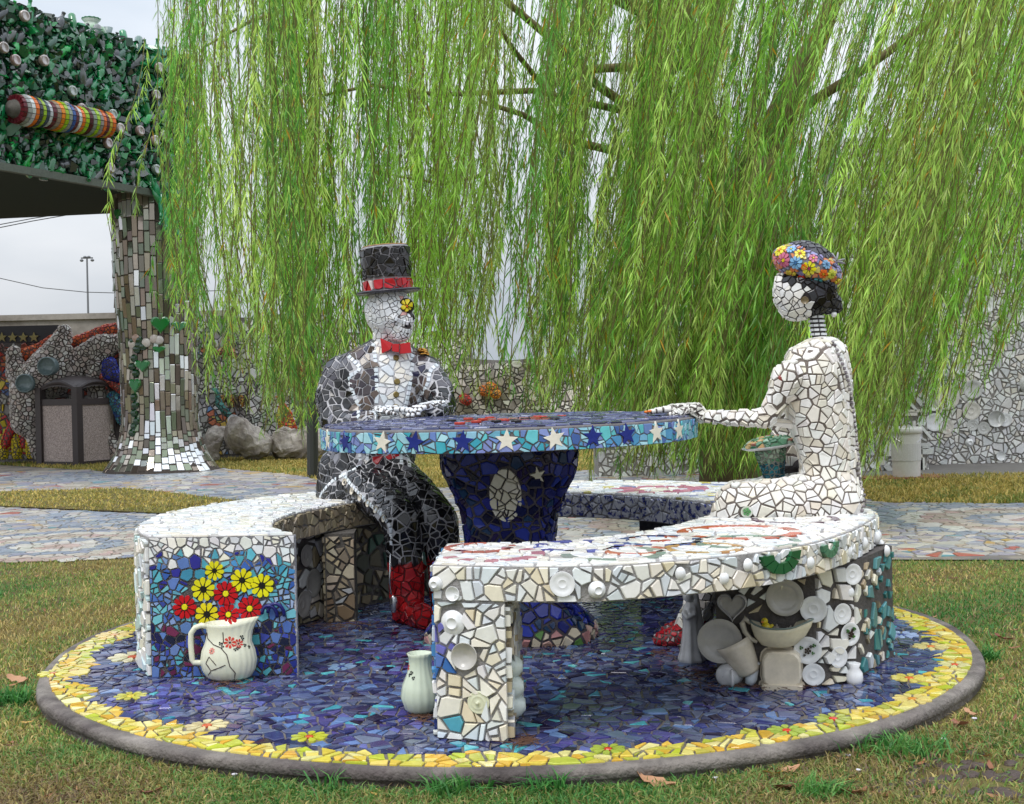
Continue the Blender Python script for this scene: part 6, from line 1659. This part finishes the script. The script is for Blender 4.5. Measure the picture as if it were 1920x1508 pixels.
# bottles hanging round the top of the column and along its right side
for k in range(34):
    px = random.uniform(296, 358); py = random.uniform(330, 412) if px < 345 else random.uniform(140, 400); p = at(px, py, KY - .62); d = V((random.gauss(0, .5), -.3, random.choice((-1, 1)))).normalized(); place_mesh('bottle', random.choice(BM), p, d.to_track_quat('Z', 'Y').to_euler(), arch, (.9,) * 3)
# right end of the beam
for k in range(30):
    p = pf[0].lerp(pf[3], random.uniform(.05, .8)); p.z = random.uniform(BEZ0 + .1, BZ1 - .15); d = V((random.gauss(0, .3) + .3, 0, 1)).normalized(); place_mesh('bottle', random.choice(BM), p - d * .12, d.to_track_quat('Z', 'Y').to_euler(), arch, (.95,) * 3)
# bottles and pots standing on top
for px, py, s_, ci in ((88, 50, 1.9, 6), (108, 52, 2.3, 6), (134, 54, 1.7, 6), (40, 42, 1.3, 6), (16, 30, .9, 0), (55, 35, 1.0, 4), (235, 92, .95, 6), (262, 104, .8, 6), (272, 106, .8, 6), (150, 62, .9, 6), (140, 60, .9, 6), (200, 95, .8, 0), (320, 118, .8, 0), (2, 24, 1.0, 5), (30, 40, 1.0, 2)):
    t = max(0, min(1, (356 - px) / (356 + 190))); Yp = KY + .1 + (12.4 - KY - .1) * (t * .72) + .1; p = at(px, py + 14 * s_, Yp); d = V((random.gauss(0, .15), 0, 1)).normalized(); d = -d if s_ > 1.2 else d
    place_mesh('bottle', BM[ci], p - d * .12 * s_, d.to_track_quat('Z', 'Y').to_euler(), arch, (s_,) * 3)
pv = at(172, 78, 15.0); pvt = thing('painted_jar', pv, 'white and green jar with a frilled neck standing on the bottle beam', 'jar'); s = 15.0 / FPX
b = MB(); Mv = Matrix.Translation(pv + V((0, 0, -10 * s))); b.lathe([(.001, 0), (14 * s, 0), (24 * s, 10 * s), (29 * s, 22 * s), (26 * s, 34 * s), (15 * s, 41 * s), (12 * s, 45 * s), (17 * s, 50 * s), (15 * s, 50 * s), (10 * s, 44 * s)], Mv, n=30); b.obj('jar_body', mat('jar_glaze', H('b0bcb0'), rough=.2, nvar=.15, nscale=8, col2=H('6a9a6c')), pvt, smooth=True)
b = MB()
vs = []; n = 60; fs = []
for r, z_ in ((12 * s, 46 * s), (17 * s, 52 * s), (16 * s, 53 * s)):
    for j in range(n): a = 2 * math.pi * j / n; rr = r * (1 + .08 * math.sin(a * 12)); vs.append(Mv @ V((rr * math.cos(a), rr * math.sin(a), z_)))
fs = [(i * n + j, i * n + (j + 1) % n, (i + 1) * n + (j + 1) % n, (i + 1) * n + j) for i in range(2) for j in range(n)]; b.add(vs, fs); b.obj('frilled_neck', mat('green_rim', H('2c6c44'), rough=.2), pvt, smooth=True)
pw = at(203, 84, 15.2); pwt = thing('grey_vase', pw, 'slim grey vase behind the painted jar on the bottle beam', 'vase'); b = MB(); b.lathe([(.001, 0), (7 * s, 0), (8 * s, 12 * s), (6 * s, 26 * s), (9.5 * s, 38 * s), (8 * s, 38 * s), (5 * s, 26 * s)], Matrix.Translation(pw + V((0, 0, -6 * s))), n=20); b.obj('vase_body', mat('grey_glaze', H('8c9c9c'), rough=.3), pwt, smooth=True)
# grey edge strip of the beam
b = MB(); e0 = pf[0] + fn_ * .05; e1 = pf[1] + fn_ * .05; b.box((0, -.035, -.05), (FL_, .035, .03), Matrix((-(-fdir), fn_, V((0, 0, 1)))).transposed(), V((e0.x, e0.y, BEZ0 - .02))); b.obj('beam_edge', mat('edge_tiles', lin((92, 98, 88)), rough=.5, nvar=.3, nscale=12), arch)
# striped caterpillar on the beam
def onbeam(px, py, off=.0):
    d = ray(px, py); q = pf[0] + fn_ * off; t = (q - CAM).dot(fn_) / d.dot(fn_); return CAM + d * t
ca, cb2 = onbeam(20, 203, .16), onbeam(206, 236, .14)
cat_ = thing('caterpillar_ornament', ca, 'striped orange, lime and maroon mosaic caterpillar lying on the bottle beam', 'ornament')
cax = (cb2 - ca); cl = cax.length; cax.normalize(); Mc2 = frame(ca, cax, V((0, 0, 1)))
cr_ = lambda t: (.135 + .022 * abs(math.sin(t * math.pi * 3.2))) * (1 if .03 < t < .97 else .62)
b = MB(); b.lathe([(.001, -.03)] + [(cr_(t), t * cl) for t in np.linspace(0, 1, 40)] + [(.001, cl + .02)], Mc2, n=28); b.obj('ornament_body', M_GROUT, cat_, lin((90, 86, 80)), smooth=True)
T = Tiles(); seq = ['5c1c24', '8a8c88', 'c0c4c4', 'd0681c', '3c3c40', '8cae1c', '2c3c50', 'b8bcbc', '5c1c24', '8a7c6c', 'd0781c', '8cae1c', '8a9088', '2c4c8c', '5c1c24', 'c4c8c8', 'd0681c', '8cae1c', '4c1c24', '7a8478', '8cae1c', '8a8480', 'c8601c', '5c1c24', 'b0a020', 'c8601c']
for i, c in enumerate(seq):
    t0, t1 = .03 + .94 * i / len(seq), .03 + .94 * (i + .86) / len(seq); nseg = 18
    for k in range(nseg):
        a0, a1 = 2 * math.pi * k / nseg, 2 * math.pi * (k + .88) / nseg
        fn = lambda u, v, h: Mc2 @ V(((cr_(v) + h) * math.cos(u), (cr_(v) + h) * math.sin(u), v * cl)); P = [(a0, t0), (a1, t0), (a1, t1), (a0, t1)]
        T.poly(P, fn, vary(H(c), .12), th=.008)
T.build('band_tile', cat_, M_TILE)
# green heart leaves and dark glass on the column
for px, py, sx, sy in ((300, 608, 17, 18), (345, 610, 16, 10), (270, 685, 14, 12), (256, 722, 12, 15), (298, 655, 12, 7), (222, 400, 7, 10)):
    r = 74 * ks; p0 = at(px, py, KY - .45); d = (V((p0.x, p0.y, 0)) - V((bc_.x, KY, 0))).normalized(); p = V((bc_.x, KY, 0)) + d * (colr(p0.z - GZ) + .03); p.z = p0.z; X = tracked(d)
    pts_ = []
    for k in range(20): t = 2 * math.pi * k / 20; pts_.append((.0625 * sx * ks * 16 * math.sin(t) ** 3, .0625 * sy * ks * (13 * math.cos(t) - 5 * math.cos(2 * t) - 2 * math.cos(3 * t) - math.cos(4 * t))))
    vs = [p + X.col[0] * x + X.col[1] * y + d * h for h, kq in ((0, 1), (.03, 1), (.04, .8)) for x, y in [(a * kq, b_ * kq) for a, b_ in pts_]]
    b = MB(); b.add(vs, [(i * 20 + j, i * 20 + (j + 1) % 20, (i + 1) * 20 + (j + 1) % 20, (i + 1) * 20 + j) for i in (0, 1) for j in range(20)] + [tuple(range(40, 60))]); b.obj('glass_leaf', M_GL, arch, H('127a34'))
for px, py in [(258, 655), (252, 672), (246, 688), (250, 640), (262, 648), (250, 745), (253, 760), (250, 775), (256, 790), (250, 800), (247, 812), (262, 638), (270, 650), (255, 700)]:
    p0 = at(px, py, KY - .45); d = (V((p0.x, p0.y, 0)) - V((bc_.x, KY, 0))).normalized(); p = V((bc_.x, KY, 0)) + d * (colr(p0.z - GZ) + .02); p.z = p0.z; b = MB(); b.ell(p, (.05, .03, .05), None, 10, 6); b.obj('glass_nugget', M_GL, arch, H('12401f'))
for px, py, c in ((247, 645, 'c8beb4'), (256, 635, 'a88c7c'), (276, 643, 'c8c0b8'), (290, 636, 'bcb0a8'), (298, 638, 'c4bcb8')):
    p0 = at(px, py, KY - .45); d = (V((p0.x, p0.y, 0)) - V((bc_.x, KY, 0))).normalized(); p = V((bc_.x, KY, 0)) + d * (colr(p0.z - GZ) + .03); p.z = p0.z; crock('knob', p, d, .055, H(c), arch, name='pink_disc', sz=.5)

# ================================================================== LITTER BIN
tb_ = G(130, 874); ts = tb_.y / FPX
tr = thing('litter_bin', (tb_.x, tb_.y, GZ), 'square litter bin with brown frame, pebbled panels and a domed hood', 'litter bin')
M_BR = mat('brown_plastic', lin((66, 58, 58)), rough=.45, nvar=.1, nscale=10); M_PB = mat('pebble_panel', lin((186, 170, 163)), rough=.9, nvar=.75, nscale=22, bump=.5, bscale=60)
hw = 48 * ts; Rb = Matrix.Rotation(math.radians(62), 3, 'Z'); C0 = V((tb_.x, tb_.y + hw * 1.2, GZ)); Hb = 122 * ts
def tbx(lo, hi, name, m): b = MB(); b.box(lo, hi, Rb, C0); return b.obj(name, m, tr)
t_ = 7 * ts
for sx in (-1, 1):
    for sy in (-1, 1): tbx((sx * hw - t_, sy * hw - t_, 0), (sx * hw + t_, sy * hw + t_, Hb + (26 * ts)), 'corner_post', M_BR)
for ax_ in range(4):
    R2_ = Rb @ Matrix.Rotation(ax_ * math.pi / 2, 3, 'Z')
    for lo, hi, nm_, m_ in (((-hw, -hw - .01, 8 * ts), (hw, -hw + .02, Hb - 8 * ts), 'pebble_panel', M_PB), ((-hw, -hw - .03, 0), (hw, -hw + .03, 8 * ts), 'bottom_rail', M_BR), ((-hw, -hw - .03, Hb - 8 * ts), (hw, -hw + .03, Hb + 4 * ts), 'top_rail', M_BR)):
        b = MB(); b.box(lo, hi, R2_, C0); b.obj(nm_, m_, tr)
    b = MB(); pts_ = [C0 + R2_ @ V((x * hw, -hw, Hb + 20 * ts + 16 * ts * (1 - x * x))) for x in np.linspace(-1, 1, 9)]; b.tube(pts_, 4.5 * ts, 8); b.obj('hood_arch', M_BR, tr)
b = MB(); vs = []; m = 14
for i in range(m + 1):
    for j in range(m + 1): x, y = -1 + 2 * i / m, -1 + 2 * j / m; vs.append(C0 + Rb @ V((x * hw * 1.06, y * hw * 1.06, Hb + 26 * ts + 22 * ts * (1 - .5 * x * x - .5 * y * y) - (4 * ts if max(abs(x), abs(y)) > .95 else 0))))
nv = len(vs); vs += [v - V((0, 0, 5 * ts)) for v in vs]
fs = [(i * (m + 1) + j, (i + 1) * (m + 1) + j, (i + 1) * (m + 1) + j + 1, i * (m + 1) + j + 1) for i in range(m) for j in range(m)]; fs += [tuple(a + nv for a in f)[::-1] for f in fs]
rimi = [i * (m + 1) for i in range(m + 1)] + [m * (m + 1) + j for j in range(1, m + 1)] + [i * (m + 1) + m for i in range(m - 1, -1, -1)] + [j for j in range(m - 1, 0, -1)]
fs += [(rimi[k], rimi[(k + 1) % len(rimi)], rimi[(k + 1) % len(rimi)] + nv, rimi[k] + nv) for k in range(len(rimi))]
b.add(vs, fs); b.obj('hood', M_BR, tr, smooth=True)
b = MB(); b.box((-hw * .9, -hw * .9, Hb - .02), (hw * .9, hw * .9, Hb), Rb, C0); b.obj('liner', mat('liner', lin((170, 170, 175)), rough=.4), tr)

# ================================================================== POLES AND WIRES
ly = 120; p0, p1 = at(166, 640, ly), at(163, 484, ly)
mast = thing('floodlight_mast', (p0.x, ly, GZ), 'distant floodlight mast against the grey sky', 'mast'); mm = mat('mast_grey', lin((110, 112, 116)), rough=.6)
b = MB(); b.tube([V((p0.x, ly, 0)), p1], [.13, .08], 8); b.obj('pole', mm, mast)
b = MB(); b.box((-.5, -.05, -.08), (.5, .05, .06), None, None) if False else b.box((p1.x - .55, ly - .05, p1.z - .06), (p1.x + .55, ly + .05, p1.z + .06)); b.obj('cross_arm', mm, mast)
for k in (-.5, -.18, .18, .5): b = MB(); b.ell((p1.x + k, ly, p1.z - .22 + .3 * (abs(k) < .3)), (.17, .2, .13)); b.obj('floodlight', mm, mast)
b = MB(); b.tube([at(-60, 516, 60), at(0, 522, 60), at(80, 540, 60), at(160, 548, 60), at(232, 550, 60), at(420, 545, 60)], .02, 5); tag(b.obj('overhead_cable', mat('cable', (.05, .05, .05)), None, origin=at(0, 522, 60)), 'thin overhead cable crossing the sky left of the column', 'cable')
for dy in (0, 7):
    b = MB(); b.tube([at(-100, 440 + dy, 30), at(60, 410 + dy * .7, 31), at(220, 385 + dy * .3, 32)], .012, 5); tag(b.obj('power_line', mat('cable', (.05, .05, .05)), None, origin=at(0, 425, 30)), ('upper' if dy == 0 else 'lower') + ' dark power line just under the roof beam', 'cable')
b = MB(); p0, p1 = at(586, 870, 14.2), at(582, 430, 14.2); p0.z = GZ; lp = thing('lamp_post', p0, 'dark slim lamp post standing behind the hanging willow fronds', 'lamp post'); dkm = mat('dark_post', lin((52, 54, 50)), rough=.5)
b.tube([p0, p1], [.065, .05], 10); b.obj('post', dkm, lp); b = MB(); b.lathe([(.001, .25), (.12, .2), (.16, .1), (.10, 0), (.05, -.05)], Matrix.Translation(p1), n=16); b.obj('lantern', dkm, lp, smooth=True)

# ================================================================== THE WILLOW
rs = np.random.RandomState(12); random.seed(12)
TB = at(1372, 900, 10.2); TB.z = GZ
wil = thing('willow_tree', TB, 'large weeping willow whose green fronds hang behind the table', 'tree')
M_BARK = mat('willow_bark', lin((118, 104, 74)), rough=.95, bump=1, bscale=25, nvar=.4, nscale=7)
b = MB(); b.tube([TB, at(1368, 700, 10.2), at(1378, 540, 10.2), at(1402, 420, 10.2), at(1425, 300, 10.2)], [.27, .22, .21, .20, .17], 16); b.obj('trunk', M_BARK, wil, smooth=True)
for pix, r in (([(1402, 430), (1350, 330), (1322, 200), (1290, 60), (1265, -120)], [.15, .11, .09, .07, .05]), ([(1422, 310), (1480, 180), (1540, 60), (1600, -100)], [.16, .12, .09, .06]), ([(1330, 240), (1200, 215), (1120, 160), (1035, 75), (940, -5), (860, -80)], [.06, .04, .035, .03, .025, .02]),
               ([(1345, 320), (1180, 290), (1060, 262), (980, 215), (900, 190)], [.05, .035, .03, .022, .015]), ([(1300, 120), (1100, 130), (1020, 165), (960, 90), (930, 40)], [.045, .032, .026, .02, .015]), ([(1460, 230), (1620, 130), (1760, 30), (1900, -60)], [.05, .04, .03, .02]), ([(1200, 215), (1000, 170), (820, 178), (700, 160), (600, 180)], [.035, .025, .018, .014, .01]),
               ([(640, -60), (560, 10), (470, 40), (380, 90)], [.03, .02, .014, .008]), ([(1290, 60), (1050, -60), (800, -100)], [.08, .06, .05]), ([(900, 330), (830, 345), (740, 330)], [.02, .014, .01])):
    b = MB(); Yk = (11.6 if pix[0][0] > 1350 and pix[-1][0] > 1200 else 10.6) + random.uniform(-.3, .3); b.tube([at(x, y, Yk - .25 * i) for i, (x, y) in enumerate(pix)], r, 10); b.obj('limb', M_BARK, wil, smooth=True)
xe = [250, 330, 400, 470, 540, 600, 680, 760, 850, 950, 1050, 1130, 1200, 1350, 1500, 1620, 1700, 1800, 1880, 1960, 2100]
ye = [330, 620, 780, 790, 830, 860, 880, 790, 770, 790, 830, 880, 905, 915, 915, 900, 850, 860, 700, 620, 600]
dens = lambda px: float(np.interp(px, [300, 350, 420, 560, 640, 800, 930, 1000, 1100, 1300, 1600, 1750, 1850, 1920, 2050], [.16, .42, .55, .85, 1.05, .95, .60, .8, .95, 1.0, .90, .70, .45, .36, .3]))
FG = [np.array(c) for c in pal('90c244 a2cc4e 80b640 b4d864 6ca43e 9cc656 c0d870 629c3c a2b858')]
frs = []
def frond(top, zb, kx, colb, dens_=1.0, Lf=.098, swirl=0):
    """a hanging shoot with narrow leaves: arrays of verts / quads"""
    H_ = top[2] - zb; n = max(6, int(H_ / .0145 * dens_)); t = np.sort(rs.rand(n)); s = t * H_
    ph, am = rs.rand() * 6.28, .03 + .05 * rs.rand() + (.12 if rs.rand() < .14 else 0)
    cx = top[0] - kx * s + am * np.sin(s * 2.1 + ph) * (.3 + t); cy = top[1] + am * np.cos(s * 1.7 + ph) * t; cz = top[2] - s; cx = cx + .05 * np.sin(s * 5.3 + ph * 3) * rs.rand()
    a = rs.rand(n) * 6.283; op = .18 + rs.rand(n) * .55; L_ = Lf * (.65 + .6 * rs.rand(n)) * (1 - .25 * (t > .93)); W_ = L_ * (.030 + .022 * rs.rand(n))
    d = np.stack([np.cos(a) * np.sin(op) - kx * .8, np.sin(a) * np.sin(op), -np.cos(op)], 1); d /= np.linalg.norm(d, axis=1)[:, None]
    r = rs.randn(n, 3); w = np.cross(d, r); w /= np.linalg.norm(w, axis=1)[:, None]
    c = np.stack([cx, cy, cz], 1); L3 = L_[:, None]; W3 = W_[:, None]; droop = np.stack([np.zeros(n), np.zeros(n), -L_ * .12], 1)
    v = np.stack([c, c + d * L3 * .42 + w * W3, c + d * L3 + droop, c + d * L3 * .42 - w * W3], 1)
    cc = np.array(colb)[None] * (.72 + .56 * rs.rand(n, 1)); y = rs.rand(n) < .025; cc[y] = np.array(H('c89a1c')) * (.7 + .4 * rs.rand(y.sum(), 1))
    # the shoot itself
    m = 9; st = np.linspace(0, H_, m); sc_ = np.stack([top[0] - kx * st + am * np.sin(st * 2.1 + ph) * (.3 + st / H_), top[1] + am * np.cos(st * 1.7 + ph) * st / H_, top[2] - st], 1); w0 = .0032
    sv = np.stack([sc_ + [w0, 0, 0], sc_ + [-w0, 0, 0]], 1).reshape(-1, 3)
    return v.reshape(-1, 3), np.repeat(cc, 4, axis=0), sv, m
clumps = []; CX = sorted(rs.uniform(300, 2060, 70))
px = 318.0
tot = 0; NF = 0
while NF < 1000:
    pxc = rs.uniform(300, 2060)
    if rs.rand() < .75: pxc = CX[rs.randint(70)] + rs.randn() * 11
    if rs.rand() > dens(pxc) / 1.25: continue
    Yc = rs.uniform(7.3, 12.6); k = rs.randint(2, 6); yend = np.interp(pxc, xe, ye) - abs(rs.randn()) * 95 - (150 * rs.rand() if rs.rand() < .35 else 0)
    if Yc > 10.5: yend -= 0
    kx = float(np.interp(pxc, [300, 850, 1250, 1500, 1750, 1950], [.0, .05, .24, .36, .30, .14])) + rs.randn() * .045
    ztop = rs.uniform(3.2, 4.6) if pxc > 560 else float(np.interp(pxc, [300, 560], [2.6, 4.0])) + rs.rand() * 1.2
    base = FG[rs.randint(len(FG))] * (.8 + .45 * rs.rand())
    e = at(pxc, yend, Yc); zb0 = max(e.z, GZ + .08)
    for j in range(k):
        zb = zb0 + abs(rs.randn()) * .22; X = e.x + rs.randn() * .07 * Yc / 10; Yj = Yc + rs.randn() * .15
        zt = max(ztop, 1.0 + .33 * Yc + .2) if pxc > 420 else max(zb + .8, 1.0 + .26 * Yc + rs.rand() * 1.2)
        frs.append((frond((X + kx * (zt - zb), Yj, zt), zb, kx, base * (.88 + .24 * rs.rand())), X, Yj)); NF += 1
for q in range(74):
    pxc = rs.uniform(1120, 1650) if q < 46 else rs.uniform(1280, 1450); Yc = rs.uniform(7.6, 9.4); e = at(pxc, rs.uniform(850, 912), Yc); base = FG[rs.randint(len(FG))] * (.8 + .4 * rs.rand()); kx = .14 + rs.randn() * .05
    for j in range(3):
        zb = max(e.z, GZ + .06) + abs(rs.randn()) * .15; X = e.x + rs.randn() * .08; zt = zb + rs.uniform(1.2, 2.2)
        frs.append((frond((X + kx * (zt - zb), Yc, zt), zb, kx, base), X, Yc + rs.randn() * .1))
# short leafy sprays higher up, horizontal twigs
M_WL = leafmat('willow_leaf', .42, .45)
def fmesh(name, L_, kind=None):
    V_ = []; F_ = []; C_ = []; n = 0; loops = []
    for v, c, sv, m in L_:
        k = len(v); V_.append(v); C_.append(c); F_.append(np.arange(k).reshape(-1, 4) + n); n += k
        V_.append(sv); C_.append(np.tile(np.array([[.16, .15, .04]]), (len(sv), 1))); i = np.arange(m - 1) * 2 + n; F_.append(np.stack([i, i + 1, i + 3, i + 2], 1)); n += len(sv)
    vv = np.concatenate(V_); ff = np.concatenate(F_); cc = np.concatenate(C_); o0 = vv[0].copy(); vv = vv - o0
    me = bpy.data.meshes.new(name); me.vertices.add(len(vv)); me.vertices.foreach_set('co', vv.astype('f').ravel()); me.loops.add(ff.size); me.loops.foreach_set('vertex_index', ff.astype('i').ravel())
    me.polygons.add(len(ff)); me.polygons.foreach_set('loop_start', (np.arange(len(ff)) * 4).astype('i')); me.update(calc_edges=True)
    setcol(me, np.concatenate([cc, np.ones((len(cc), 1))], 1).astype('f')); me.materials.append(M_WL)
    o = bpy.data.objects.new(name, me); COL.objects.link(o); o.parent = wil; o.location = V(o0) - wpos(wil)
    if kind: o['kind'] = kind
    return o
frs.sort(key=lambda f: f[2])
for f, X, Yj in frs[:290]: fmesh('frond', [f])
fmesh('foliage', [f for f, X, Yj in frs[290:]], 'stuff')
